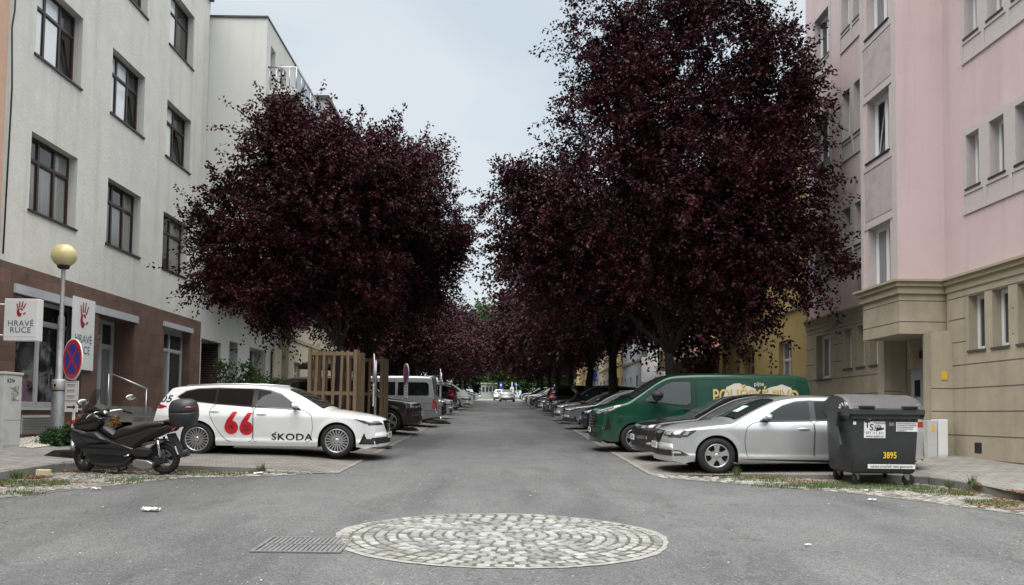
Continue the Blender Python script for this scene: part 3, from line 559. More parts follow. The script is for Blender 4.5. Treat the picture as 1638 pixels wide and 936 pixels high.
# shop window, door, transom window
sw = W.window(b1, 17.0, 19.75, 1.55, 3.92, d=-.3, lights=2, transom=.80, fm='greyframe', panes=('shopglass',), bar=.09, name='shop_window')
dw = W.window(b1, 21.75, 22.52, 1.45, 3.9, d=-.55, lights=1, transom=.72, fm='greyframe', panes=('pane_curtain', 'pane'), bar=.1, name='door_side_light')
b = B(); W.box(b, 20.5, 22.52, -.9, -.88, 1.4, 3.9, M['darkroom']); 
for (u, z, wv, hv) in ((20.8, 2.6, .35, .5), (21.3, 2.2, .3, .8), (20.9, 1.7, .5, .25), (21.4, 3.1, .25, .3)): W.box(b, u, u+wv, -.87, -.86, z, z+hv, M['shopglass'])
b.obj('shop_interior', b1)
b = B(); W.box(b, 20.5, 21.75, -.6, -.5, 3.38, 3.48, M['greyframe']); W.box(b, 20.5, 20.58, -.6, -.5, 1.45, 3.9, M['greyframe']); W.box(b, 20.58, 21.75, -.6, -.5, 3.82, 3.9, M['greyframe']); d_ = b.obj('door_frame', b1)
b = B(); T_ = Matrix.Translation((-10.55, 21.72, 0)) @ Matrix.Rotation(R(200), 4, 'Z')
b.box(0, .9, -.02, .02, 1.47, 1.6, M['greyframe'], T_); b.box(0, .08, -.02, .02, 1.6, 3.36, M['greyframe'], T_); b.box(.82, .9, -.02, .02, 1.6, 3.36, M['greyframe'], T_); b.box(.08, .82, -.02, .02, 3.28, 3.36, M['greyframe'], T_); b.box(.08, .82, -.005, .005, 1.6, 3.28, M['pane'], T_); b.box(.78, .80, .02, .08, 2.2, 2.9, M['steel'], T_)
b.obj('door', b1, label='open grey framed glass shop door')
sw2 = W.window(b1, 24.5, 26.62, 1.35, 3.95, d=-.25, lights=2, transom=.78, fm='greyframe', panes=('pane_curtain', 'pane', 'pane', 'pane'), bar=.09, name='shop_window')
for (u0_, u1_, z0_, z1_) in ((16.85, 20.44, 3.90, 4.09), (20.45, 22.65, 3.90, 4.09), (24.4, 26.72, 4.02, 4.17)): b = B(); W.box(b, u0_, u1_, -.05, .06, z0_, z1_, M['greyframe']); b.obj('lintel_beam', b1)
b = B(); W.box(b, 17.0, 19.75, -.3, .05, 1.49, 1.55, M['greyframe']); b.obj('shop_sill', b1)
b = B(); W.box(b, 17.3, 18.4, .013, .03, .98, 1.38, M['greyframe']); [W.box(b, 17.33, 18.37, .03, .045, 1.0+.06*k, 1.03+.06*k, M['steel']) for k in range(6)]; b.obj('louvre_vent', b1)
# steps up to the shop door
b = B()
for k in range(4): W.box(b, 20.2, 22.8, 0.0, 1.35-.30*k, 0, SL*20+.60+.13*k, M['concrete'])
b.obj('doorstep', b1, label='grey concrete steps to the shop door')
b = B(); b.tube([(-9.68, 20.3, 2.46), (-8.62, 20.3, 2.03)], .022, M['steel']); b.tube([(-8.66, 20.3, 2.05), (-8.66, 20.3, SL*20+.3)], .02, M['steel']); b.tube([(-9.6, 20.3, 2.43), (-9.6, 20.3, 1.2)], .02, M['steel'])
b.obj('handrail', label='steel handrail beside the steps of the hand-print shop', cat='handrail')
# ---- peach neighbour at the left edge
b = B(); b.add([(-9.97, 4, 4.52), (-9.97, 16.27, 4.52), (-9.97, 16.27, 16), (-9.97, 4, 16)], [(0, 1, 2, 3)], M['peach']); b.add([(-9.97, 4, GB), (-9.97, 14, GB), (-9.97, 14, 4.52), (-9.97, 4, 4.52)], [(0, 1, 2, 3)], M['browntile'])
b.add([(-9.97, 4, 16), (-9.97, 16.5, 16), (-22, 16.5, 16), (-22, 4, 16)], [(0, 1, 2, 3)], M['peach']); b.add([(-9.97, 4, GB), (-9.97, 4, 16), (-22, 4, 16), (-22, 4, GB)], [(0, 1, 2, 3)], M['peach']); b.add([(-9.97, 16.5, 15.5), (-9.97, 16.5, 16), (-22, 16.5, 16), (-22, 16.5, 15.5)], [(0, 1, 2, 3)], M['peach'])
pb = bldg('corner_building', 'peach rendered building at the very left edge of the photo'); b.obj('wall', pb)
b = B(); b.tube([(-9.93, 16.36, 16.0), (-9.93, 16.38, 9.6), (-9.93, 16.31, 9.2), (-9.93, 16.40, 8.0), (-9.93, 16.34, 4.6)], .018, M['sill_dark'], n=6); b.obj('cable', pb)
# ---- 2: smooth pale block with overhanging upper floors and balcony
b2 = bldg('modern_block', 'smooth pale grey block with blank gable, overhanging upper floors and balcony')
W2 = Wall(-10, 1); lo = [(27.62, 29.6, GB, 3.95, 3.0), (30.5, 31.5, 1.2, 4.12, .35), (33.0, 35.3, 1.6, 4.1, .35)]
b = B(); W2.face(b, 27.5, 37.4, GB, 6.6, lo, M['stucco2'], .35); b.add([(-10, 37.4, GB), (-10, 37.4, 6.6), (-20, 37.4, 6.6), (-20, 37.4, GB)], [(0, 1, 2, 3)], M['stucco2']); b.obj('wall', b2)
b = B(); W2.box(b, 27.62, 29.6, -3.1, -3.0, GB, 3.95, M['darkroom']); b.add([(-10.1, 29.59, GB), (-12.9, 29.59, GB), (-12.9, 29.59, 3.93), (-10.1, 29.59, 3.93)], [(0, 1, 2, 3)], M['darkbrick']); b.obj('passage_lining', b2)
Wu = Wall(-8.05, 1); ub = [(28.0, 28.6, 12.6, 14.2), (29.3, 30.1, 12.6, 14.1), (31, 31.8, 12.9, 14.0), (29, 30.2, 8.6, 10.2), (32, 33.2, 8.6, 10.2)]
b = B(); Wu.face(b, 27.52, 36.2, 6.6, 14.93, ub, M['stucco2'], .15)
b.add([(-8.05, 27.52, 6.6), (-8.05, 27.52, 14.93), (-20, 27.52, 14.93), (-20, 27.52, 6.6)], [(0, 1, 2, 3)], M['stucco2']); b.add([(-8.05, 27.52, 6.6), (-20, 27.52, 6.6), (-20, 37.4, 6.6), (-8.05, 37.4, 6.6)], [(0, 1, 2, 3)], M['stucco2'])
b.add([(-8.05, 27.52, 14.93), (-20, 27.52, 14.93), (-20, 36.2, 14.93), (-8.05, 36.2, 14.93)], [(0, 1, 2, 3)], M['stucco2']); b.obj('overhang', b2)
b = B(); b.box(-20, -8.02, 27.47, 36.2, 14.93, 14.99, M['sill_dark']); b.obj('roof_edge', b2)
for (a, c, e, f) in ub: Wu.window(b2, a, c, e, f, d=-.12, lights=1, fm='greyframe', panes=('pane',), bar=.06)
b = B(); b.box(-20, -7.7, 35.6, 38.8, 6.7, 15.4, M['grey_r']); b.box(-20, -7.6, 35.5, 38.9, 15.4, 15.25, M['sill_dark']); b.obj('stair_tower', b2)
b = B(); b.box(-8.05, -7.05, 27.7, 36.2, 12.35, 12.55, M['stucco2']); bal = b.obj('balcony', b2)
b = B(); b.box(-7.10, -7.08, 27.8, 36.1, 12.6, 13.26, M['glassrail']); b.obj('balustrade_glass', bal)
b = B(); b.tube([(-8.05, 27.75, 13.32), (-7.08, 27.75, 13.32), (-7.08, 36.2, 13.32)], .03, M['steel'], n=6)
for k in range(13): b.tube([(-7.08, 27.75+.7*k, 12.5), (-7.08, 27.75+.7*k, 13.32)], .02, M['steel'], n=6)
for k in range(5): b.tube([(-8.0+.23*k, 27.75, 12.5), (-8.0+.23*k, 27.75, 13.32)], .012, M['steel'], n=6)
b.obj('railing', bal)
W2.window(b2, 30.5, 31.5, 1.2, 4.12, d=-.3, lights=2, fm='greyframe', panes=('pane_curtain',), bar=.06)
W2.window(b2, 33.0, 35.3, 1.6, 4.1, d=-.3, lights=3, fm='greyframe', panes=('pane_curtain', 'pane'), bar=.06)
b = B(); b.box(-9.9, -9.82, 36, 37.2, SL*36+.3, 4.3, M['palewall']); b.obj('downpipe_panel', b2)
# ---- simple but complete street blocks farther along
def block(name, label, X, sg, y0, y1, h, wallm, cols, floors, fm='whiteframe', roof=None, ground=None, ww=1.2, wh=1.5, z0=3.1, fh=3.2, depthx=10, gm=None, trim=None):
    r = bldg(name, label); w = Wall(X, sg); g = SL*y0
    zs = [g+z0-1.9]+[g+z0+1.4+fh*k for k in range(floors)]
    ops = []
    for i in range(cols):
        u = y0+(y1-y0)*(i+.5)/cols
        for k, z in enumerate(zs):
            if z+wh > g+h-.3: continue
            ops.append((u-ww/2, u+ww/2, z, z+wh))
    b = B(); w.face(b, y0, y1, GB, g+h, [o for o in ops], wallm, .18)
    xb = X-sg*depthx
    for yy in (y0, y1): b.add([(X, yy, GB), (X, yy, g+h), (xb, yy, g+h), (xb, yy, GB)], [(0, 1, 2, 3)], wallm)
    b.obj('wall', r)
    b = B()
    if roof == 'pitch':
        e = .35; b.add([(X+sg*e, y0, g+h), (X+sg*e, y1, g+h), (X-sg*depthx*.5, y1, g+h+2.6), (X-sg*depthx*.5, y0, g+h+2.6), (xb, y0, g+h), (xb, y1, g+h)], [(0, 1, 2, 3), (3, 2, 5, 4), (0, 3, 4), (1, 5, 2)], M['rooftile'])
    else: b.add([(X, y0, g+h), (X, y1, g+h), (xb, y1, g+h), (xb, y0, g+h)], [(0, 1, 2, 3)], wallm)
    b.obj('roof', r)
    b = B(); w.box(b, y0, y1, 0, .12, g+h-.22, g+h-.02, M[trim or 'sandpale']); b.obj('cornice', r); b = B(); w.box(b, y0, y1, 0, .06, g+z0+.55, g+z0+.7, M[trim or 'sandpale']); b.obj('string_course', r)
    for (a, c, e, f) in ops: w.window(r, a, c, e, f, d=-.14, lights=2, transom=.66 if wh > 1.4 else 0, fm=fm, panes=('pane', 'pane_curtain'), bar=.06, sill=.04, sm='stone_sill')
    return r
block('cream_townhouse', 'low cream townhouse wall beyond the modern block on the left', -9.6, 1, 37.6, 47, 5.2, M['palewall'], 3, 0, roof='pitch')
block('beige_townhouse', 'beige townhouse behind the grey van, left row', -10, 1, 47, 60, 10.5, M['palewall'], 4, 2, trim='greytrim')
block('ochre_townhouse', 'ochre townhouse half hidden by the farther left trees', -10, 1, 60, 76, 12, M['yellow'], 5, 2, roof='pitch')
block('grey_townhouse', 'grey townhouse far along the left row', -10, 1, 76, 92, 12.5, M['grey_r'], 5, 3)
block('pale_townhouse', 'last pale townhouse on the left before the cross street', -10, 1, 92, 106, 11, M['palewall'], 4, 2, roof='pitch')
# ---- right: pink building with sand coloured base, oriel and portal
r1 = bldg('pink_building', 'pink rendered apartment building with sand coloured rusticated base and square oriel')
WR = Wall(10, -1); CR = 4.62
def gy(t): return t
near_up = [(16.98, 17.46), (16.13, 16.62), (15.28, 15.77), (13.0, 14.2)]; fl = [(6.5, 7.65), (9.79, 10.94), (13.08, 14.23)]
far_big = [(24.76, 25.88)]; far_sm = [(23.27, 23.8), (22.47, 23.0)]
opn = [(a, c, e, f) for a, c in near_up for e, f in fl]; opf = []
for k, (e, f) in enumerate([(6.3, 7.55), (9.5, 11.0), (12.78, 14.22)]): opf += [(24.76, 25.88, e, f)]+[(a, c, e+.12, f+.05) for a, c in far_sm]
b = B(); WR.face(b, 11.0, 18.3, CR, 17.5, opn, M['pink'], .22, M['greytrim']); WR.face(b, 18.3, 26.7, CR, 17.5, opf, M['pink'], .22, M['greytrim'])
b.add([(10, 26.7, GB), (10, 26.7, 17.5), (22, 26.7, 17.5), (22, 26.7, GB)], [(0, 1, 2, 3)], M['pink']); b.add([(10, 11, GB), (10, 11, 17.5), (22, 11, 17.5), (22, 11, GB)], [(0, 1, 2, 3)], M['pink']); b.add([(10, 11, 17.5), (22, 11, 17.5), (22, 26.7, 17.5), (10, 26.7, 17.5)], [(0, 1, 2, 3)], M['pink']); b.add([(22, 11, GB), (22, 26.7, GB), (22, 26.7, 17.5), (22, 11, 17.5)], [(0, 1, 2, 3)], M['pink'])
b.obj('wall', r1)
gn = [(16.88, 17.46, 3.02, 4.18), (16.09, 16.62, 3.02, 4.18), (15.26, 15.80, 3.02, 4.18), (13.2, 14.2, 3.02, 4.18)]
gf = [(24.76, 25.88, 2.75, 4.12), (23.26, 23.8, 2.98, 4.12), (22.45, 22.92, 2.98, 4.12), (21.62, 22.13, 2.98, 3.85)]
b = B(); WR.face(b, 11.0, 18.3, GB, CR, gn, M['sand'], .24, d=.03); WR.face(b, 20.75, 26.7, GB, CR, gf, M['sand'], .24, d=.03); WR.face(b, 18.3, 20.75, GB, CR, [(19.15, 20.4, GB+.01, 2.78)], M['sand'], .12, d=-.12)
b.add([WR.P(11, .03, GB), WR.P(11, .03, CR), (22, 11, CR), (22, 11, GB)], [(0, 1, 2, 3)], M['sand'])
b.obj('base_wall', r1)
# joints between the render courses: thin dark strips just proud of the wall
b = B()
for z in (.73, 1.22, 1.73, 2.23, 2.73, 3.23, 3.73, 4.2):
    for (u0, u1) in ((11, 18.25), (20.8, 26.7)):
        segs = [(u0, u1)]
        for o in gn+gf:
            if o[2] < z < o[3]:
                segs = [q for sgm in segs for q in ((sgm[0], min(sgm[1], o[0]-.12)), (max(sgm[0], o[1]+.12), sgm[1])) if q[1]-q[0] > .02]
        for a, c in segs: WR.box(b, a, c, .0305, .034, z-.009, z+.009, M['groove'])
b.obj('course_joint', r1)
# portal piers
b = B(); g0 = GB
WR.box(b, 18.1, 18.45, -.1, .50, g0, 3.5, M['sand']); WR.box(b, 20.42, 20.75, -.1, .45, g0, 3.5, M['sand']); b.obj('portal_pier', r1)
b = B()
for z in (1.22, 1.73, 2.23): b.box(9.497, 9.96, 18.096, 18.1, z-.009, z+.009, M['groove']); b.box(9.547, 9.96, 20.416, 20.42, z-.009, z+.009, M['groove'])
b.obj('pier_joint', r1)
b = B(); WR.box(b, 19.15, 20.4, -.24, -.20, .7, 2.78, M['greyframe']); dr_ = b.obj('entrance_door', r1)
b = B(); WR.box(b, 19.28, 19.68, -.2, -.185, 1.35, 2.6, M['pane']); WR.box(b, 19.95, 20.2, -.2, -.185, 2.1, 2.5, M['darkroom']); b.obj('pane', dr_)
b = B(); WR.box(b, 19.76, 19.80, -.2, -.13, 1.55, 1.72, M['steel']); b.obj('handle', dr_)
b = B(); WR.box(b, 19.6, 19.8, -.12, -.10, 3.0, 3.2, M['sill_dark']); b.obj('house_number_plate', r1)
b = B(); b.box(9.72, 9.84, 18.085, 18.1, 2.42, 2.60, mat('yellow_plate', (.65, .40, .03), .5)); b.obj('warning_plate', r1, label='small yellow warning plate on the portal pier')
# cornice between base and upper floors
def corn(b, X, u0, u1, sg=-1):
    for d, z0_, z1_ in ((.06, CR-.26, CR-.10), (.12, CR-.10, CR), (.18, CR, CR+.05)): Wall(X, sg).box(b, u0, u1, 0, d, z0_, z1_, M['sandpale'])
b = B(); corn(b, 10, 11, 18.3); b.obj('cornice', r1); b = B(); corn(b, 10, 20.25, 26.7); b.obj('cornice', r1)
# oriel
OX = 8.96; WO = Wall(OX, -1); ow = [(18.8, 19.93, 4.69, 6.15), (18.8, 19.93, 7.78, 9.3), (18.8, 19.93, 10.88, 12.4), (18.8, 19.93, 13.98, 15.5)]
b = B(); WO.face(b, 18.4, 20.25, CR, 17.5, ow, M['pink'], .25, M['greytrim'])
for yy in (18.4, 20.25): b.add([(OX, yy, CR), (OX, yy, 17.5), (10, yy, 17.5), (10, yy, CR)], [(0, 1, 2, 3)], M['pink'])
b.obj('oriel', r1)
b = B(); b.add([(OX, 18.4, 3.46), (OX, 20.25, 3.46), (OX, 20.25, CR), (OX, 18.4, CR)], [(0, 1, 2, 3)], M['sand']); b.add([(OX, 18.4, 3.46), (OX, 18.4, CR), (10.3, 18.4, CR), (10.3, 18.4, 3.46)], [(0, 1, 2, 3)], M['sand']); b.add([(OX, 20.25, 3.46), (OX, 20.25, CR), (10.3, 20.25, CR), (10.3, 20.25, 3.46)], [(0, 1, 2, 3)], M['sand'])
b.add([(OX, 18.4, 3.46), (OX, 20.25, 3.46), (10.3, 20.25, 3.46), (10.3, 18.4, 3.46)], [(0, 1, 2, 3)], M['sand'])
for z in (3.73, 4.2): b.box(OX-.003, OX, 18.4, 20.25, z-.009, z+.009, M['groove']); b.box(OX, 10, 18.397, 18.4, z-.009, z+.009, M['groove'])
b.obj('oriel_base', r1)
b = B()
for d, z0_, z1_ in ((.06, CR-.26, CR-.10), (.12, CR-.10, CR), (.18, CR, CR+.05)): b.box(OX-d, 10-.0, 18.4-d, 20.25+d, z0_, z1_, M['sandpale'])
b.obj('oriel_cornice', r1)
b = B(); WO.box(b, 18.4, 18.62, 0, .03, CR+.06, 17.5, M['greytrim']); WO.box(b, 20.1, 20.25, 0, .03, CR+.06, 17.5, M['greytrim'])
for z in (6.15, 9.3, 12.4): WO.box(b, 18.62, 20.1, 0, .022, z, z+.16, M['greytrim'])
for z in (7.78, 10.88, 13.98): WO.box(b, 18.62, 20.1, 0, .022, z-.2, z-.05, M['greytrim'])
b.obj('oriel_trim', r1)
for z in (6.31, 9.46, 12.56): b = B(); WO.box(b, 18.66, 20.06, 0, .012, z+.04, z+1.2, mat('mauve_panel_%d' % int(z), (.40, .345, .35), .95, var=.08, dirt=(.22, .19, .19), dscale=2)); b.obj('oriel_panel', r1)
for k, (a, c, e, f) in enumerate(ow): WO.window(r1, a, c, e, f, d=-.2, lights=2, fm='whiteframe', panes=('pane', 'pane_curtain'), bar=.07, sill=.05, sm='sill_dark', open_i=1 if k in (1,) else None)
# raised surrounds and window panels, near part and far part
def surround(b, us, e, f, lo=.55):
    b = B()
    u0, u1 = us[0][0]-.12, us[-1][1]+.14; cuts = [u0]+[q for a, c in us for q in (a, c)]+[u1]
    for a, c in zip(cuts[::2], cuts[1::2]): WR.box(b, a, c, 0, .035, e, f, M['greytrim'])
    WR.box(b, u0, u1, 0, .036, f, f+.14, M['greytrim']); WR.box(b, u0, u1, 0, .034, e-.12, e, M['greytrim']); WR.box(b, u0, u1, 0, .034, e-lo, e-lo+.07, M['greytrim'])
    mids = [u0]+[(us[i][1]+us[i+1][0])/2 for i in range(len(us)-1)]+[u1]
    for q in mids: WR.box(b, max(u0, q-.05), min(u1, q+.05), 0, .034, e-lo+.07, e-.12, M['greytrim'])
    for q, r_ in zip(mids, mids[1:]): WR.box(b, q+.05, r_-.05, 0, .012, e-lo+.07, e-.12, M['greytrim'])
    b.obj('window_surround', r1)
nu = sorted(near_up[:3])
for e, f in fl: surround(b, nu, e, f)
for k, (e, f) in enumerate([(6.3, 7.55), (9.5, 11.0), (12.78, 14.22)]): surround(b, [(24.76, 25.88)], e, f, .5); surround(b, sorted(far_sm), e+.12, f+.05, .6)
for (a, c, e, f) in opn: WR.window(r1, a, c, e, f, d=-.17, lights=1 if c-a < .7 else 2, fm='whiteframe', panes=('pane', 'pane_curtain'), bar=.06, sill=.05, open_i=0 if (a == 16.98 and e > 9 and e < 10) else None, outer=.08)
for (a, c, e, f) in opf: WR.window(r1, a, c, e, f, d=-.17, lights=1 if c-a < .7 else 2, fm='whiteframe', panes=('pane_curtain', 'pane'), bar=.06, sill=.05, outer=.08)
for (a, c, e, f) in gn+gf: WR.window(r1, a, c, e, f, d=-.16, lights=1 if c-a < .7 else 2, fm='whiteframe', panes=('pane', 'pane_curtain'), bar=.06, sill=.06, sm='stone_sill', outer=.08, sillover=.04)
b = B(); WR.box(b, 17.05, 17.3, .031, .036, .86, 1.08, M['black']); b.obj('cellar_vent', r1)
# ---- yellow house, brick house, bluish house, more to the end
yb = bldg('yellow_building', 'ochre yellow house with white windows next to the pink building')
WY = Wall(10.02, -1); yo = [(28.2, 29.5, 2.2, 4.25), (32.3, 34.2, 2.4, 4.35, .45), (36.1, 36.95, 2.6, 4.4)]+[(a, a+1.4, z, z+1.8) for a in (28.2, 32.4, 35.6) for z in (6.2, 9.6)]
b = B(); WY.face(b, 26.72, 37.5, GB, 12.6, yo, M['yellow'], .25)
for yy in (26.72, 37.5): b.add([(10.02, yy, GB), (10.02, yy, 12.6), (20, yy, 12.6), (20, yy, GB)], [(0, 1, 2, 3)], M['yellow'])
b.obj('wall', yb)
b = B(); b.add([(9.6, 26.75, 12.6), (9.6, 37.5, 12.6), (15, 37.5, 15.6), (15, 26.75, 15.6), (20, 26.75, 12.6), (20, 37.5, 12.6)], [(0, 1, 2, 3), (3, 2, 5, 4), (0, 3, 4), (1, 5, 2)], M['rooftile']); b.obj('roof', yb)
for i, o in enumerate(yo): WY.window(yb, *o[:4], d=-(o[4] if len(o) > 4 else .2)+.03, lights=2, transom=.68, fm='whiteframe', panes=('pane', 'pane_curtain'), bar=.07, sill=.05, sm='greytrim')
b = B(); WY.box(b, 26.72, 37.5, 0, .08, 5.2, 5.35, M['sandpale']); b.obj('string_course', yb); b = B(); WY.box(b, 26.72, 37.5, 0, .2, 12.35, 12.6, M['sandpale']); b.obj('cornice', yb)
kb = bldg('brick_house', 'low red brick house with tiled roof and dark gateway on the right side')
WK = Wall(10, -1); g = SL*38
b = B(); WK.face(b, 37.52, 49, GB, g+3.4, [(38.0, 42.2, GB, g+3.05, 2.2), (44.5, 46.5, g+.8, g+2.4, .2)], M['redbrick'], .3); b.add([(10, 49, GB), (10, 49, g+3.4), (20, 49, g+3.4), (20, 49, GB)], [(0, 1, 2, 3)], M['redbrick']); b.obj('wall', kb)
b = B(); b.add([(9.4, 37.55, g+3.3), (9.4, 49.2, g+3.3), (14.5, 49.2, g+5.9), (14.5, 37.55, g+5.9), (20, 37.55, g+3.3), (20, 49.2, g+3.3)], [(0, 1, 2, 3), (3, 2, 5, 4), (1, 5, 2)], M['rooftile']); b.obj('roof', kb)
b = B(); b.box(9.3, 9.42, 37.55, 49.2, g+3.18, g+3.34, M['whiteframe']); b.box(9.42, 10, 37.55, 49.2, g+3.2, g+3.26, M['grey_r']); b.obj('gutter', kb)
b = B(); WK.box(b, 38.0, 42.2, -2.3, -2.2, GB, g+3.05, mat('dark_red_gate', (.05, .018, .012), .7)); b.obj('gate', kb)
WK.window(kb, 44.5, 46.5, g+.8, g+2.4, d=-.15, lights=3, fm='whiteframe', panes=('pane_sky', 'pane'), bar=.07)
block('lime_house', 'lime yellow gable rising behind the brick house', 12.5, -1, 49.5, 53, 9.5, M['lime'], 1, 1, depthx=12)
block('bluish_house', 'bluish white house with narrow windows beyond the brick house', 9.6, -1, 53.2, 64, 9.5, M['bluewhite'], 4, 2, fm='greyframe', ww=.7)
block('golden_house', 'narrow golden yellow house beyond the bluish white one', 9.8, -1, 64, 69, 9.8, M['yellow'], 2, 2)
block('sandstone_house', 'pale sandstone coloured house in the middle of the right row', 10, -1, 69, 82, 11, M['palewall'], 5, 2, roof='pitch')
block('drab_house', 'grey house near the far end of the right row', 10, -1, 82, 94, 11.5, M['grey_r'], 4, 3)
block('end_house', 'yellowish end house of the right row', 10, -1, 94, 106, 10.5, M['yellow'], 4, 2, roof='pitch')
# blocks behind the camera across the junction: they only show in window reflections
block('pale_corner_block', 'pale block behind the photographer, left', -10, 1, -34, -8, 14, M['palewall'], 8, 3)
block('grey_corner_block', 'grey block behind the photographer, right', 10, -1, -34, -8, 14, M['stucco'], 8, 3)
# end of street
fb = bldg('far_building', 'small white building beyond the cross street'); b = B(); z = 150*SL-.6
b.box(-2.9, -.3, 136.5, 140, 0, z+2.5, M['grey_r']); b.obj('wall', fb); b = B(); b.box(-3.0, -.2, 136.3, 140.2, z+2.5, z+2.65, M['greytrim']); b.obj('roof', fb)
b = B()
for k in range(4): b.box(-2.7+k*.6, -2.35+k*.6, 136.43, 136.48, z+1.2, z+2.0, M['pane'])
b.obj('window', fb)
# ================================================================ TREES
def leafmat(name, c1, c2, rough=.42, trans=.2):
    m, t, b = bsdf(name); L = t.links; g = N(t, 'ShaderNodeNewGeometry'); cr = N(t, 'ShaderNodeValToRGB')
    cr.color_ramp.elements[0].color = (*c1, 1); cr.color_ramp.elements[1].color = (*c2, 1); L.new(g.outputs['Random Per Island'], cr.inputs[0])
    n = N(t, 'ShaderNodeTexNoise'); n.inputs['Scale'].default_value = .7; n.inputs['Detail'].default_value = 3; L.new(N(t, 'ShaderNodeTexCoord').outputs['Object'], n.inputs['Vector'])
    mr = N(t, 'ShaderNodeMapRange'); mr.inputs[1].default_value = .35; mr.inputs[2].default_value = .65; mr.inputs[3].default_value = .6; mr.inputs[4].default_value = 1.5; L.new(n.outputs[0], mr.inputs[0])
    h = N(t, 'ShaderNodeHueSaturation'); L.new(mr.outputs[0], h.inputs['Value']); L.new(cr.outputs[0], h.inputs['Color']); L.new(h.outputs[0], b.inputs['Base Color'])
    b.inputs['Roughness'].default_value = rough+.1; b.inputs['Specular IOR Level'].default_value = .22
    if trans:
        tr = N(t, 'ShaderNodeBsdfTranslucent'); L.new(h.outputs[0], tr.inputs[0]); x = N(t, 'ShaderNodeMixShader'); x.inputs[0].default_value = trans
        L.new(b.outputs[0], x.inputs[1]); L.new(tr.outputs[0], x.inputs[2]); L.new(x.outputs[0], t.nodes['Material Output'].inputs[0])
    return m
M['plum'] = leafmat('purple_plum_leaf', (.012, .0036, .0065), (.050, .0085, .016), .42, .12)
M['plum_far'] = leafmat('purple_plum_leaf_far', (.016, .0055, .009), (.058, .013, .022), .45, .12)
M['green'] = leafmat('green_leaf', (.022, .048, .014), (.07, .12, .032), .5, .25)
M['greendark'] = leafmat('dark_green_leaf', (.02, .045, .02), (.05, .10, .035), .5, .2)
def leaf_mesh(name, lobes, twigs, per, ls, lw, m, seed, tl=(.5, 1.25), shell=.55, upb=.30, zmin=None, clump=.075):
    """leaves set along twigs that grow outwards through overlapping lobes of the crown"""
    rg = np.random.default_rng(seed); Lb = np.array(lobes, float)
    wt = (Lb[:, 3]*Lb[:, 4]*Lb[:, 5])**.72; k = rg.choice(len(Lb), twigs, p=wt/wt.sum()); c = Lb[k, :3]; r = Lb[k, 3:6]
    d = rg.normal(size=(twigs, 3)); d /= np.linalg.norm(d, axis=1)[:, None]; rad = shell+(1-shell)*rg.random(twigs)**.8
    inner = rg.random(twigs) < .22; rad[inner] = rg.random(inner.sum())*shell
    p = c+d*r*rad[:, None]*.9
    nc = max(12, int(twigs*clump)); q = rg.integers(0, nc, twigs); ds_ = rg.normal(size=(twigs, 3)); ds_ /= np.linalg.norm(ds_, axis=1)[:, None]; rc = (r.min(axis=1)[q]*.30+.12)[:, None]
    d = np.where(rg.random((twigs, 1)) < .5, d[q], ds_*.7+d[q]*.6); p = p[q]+ds_*rc*rg.random((twigs, 1))**.5
    dr = d*.9+ds_*.35+rg.normal(size=(twigs, 3))*.25+np.array([0, 0, upb]); dr /= np.linalg.norm(dr, axis=1)[:, None]
    le = rg.uniform(*tl, twigs)*np.clip(r.min(axis=1)/1.5, .35, 1.2)
    t = (np.arange(per)+.5)/per
    curve = (t**2)[None, :, None]*np.array([0, 0, -.22])[None, None, :]*le[:, None, None]
    P = p[:, None, :]+dr[:, None, :]*(t[None, :, None]*le[:, None, None])+curve+rg.normal(size=(twigs, per, 3))*(.03+.05*(1-t[None, :, None]))*(ls/.1)
    P = P.reshape(-1, 3); D = np.repeat(dr, per, axis=0)
    if zmin is not None: kp = P[:, 2] > zmin; P = P[kp]; D = D[kp]
    n = len(P)
    a = D*.6+rg.normal(size=(n, 3))*.65+np.array([0, 0, -.35]); a /= np.linalg.norm(a, axis=1)[:, None]
    nr = rg.normal(size=(n, 3))*.8+np.array([0, 0, .9]); s = np.cross(a, nr); s /= np.linalg.norm(s, axis=1)[:, None]+1e-9; up_ = np.cross(s, a)
    L_ = ls*rg.uniform(.65, 1.25, n)[:, None]; W_ = lw*rg.uniform(.7, 1.2, n)[:, None]
    V = np.stack([P, P+a*L_*.45+s*W_*.5+up_*W_*.16, P+a*L_, P+a*L_*.45-s*W_*.5+up_*W_*.16], 1).reshape(-1, 3)
    me = bpy.data.meshes.new(name); me.vertices.add(4*n); me.vertices.foreach_set('co', V.astype(np.float32).ravel())
    i = np.arange(n)*4; tri = np.stack([i, i+1, i+2, i, i+2, i+3], 1).ravel()
    me.loops.add(6*n); me.loops.foreach_set('vertex_index', tri.astype(np.int32)); me.polygons.add(2*n); me.polygons.foreach_set('loop_start', np.arange(2*n, dtype=np.int32)*3)
    me.materials.append(m); me.update(calc_edges=True); return me
def limb(b, rnd, p, q, r0, r1, m, n=5, wob=.12, sides=8):
    p, q = Vector(p), Vector(q); pts = []
    for i in range(n+1):
        t = i/n; w_ = wob*math.sin(PI*t)*(q-p).length*.5; pts.append(p.lerp(q, t)+Vector((rnd.uniform(-w_, w_), rnd.uniform(-w_, w_), rnd.uniform(-w_, w_)*.4)))
    pts[0] = p; pts[-1] = q; b.tube(pts, [r0+(r1-r0)*i/n for i in range(n+1)], m, n=sides, cap=True); return pts
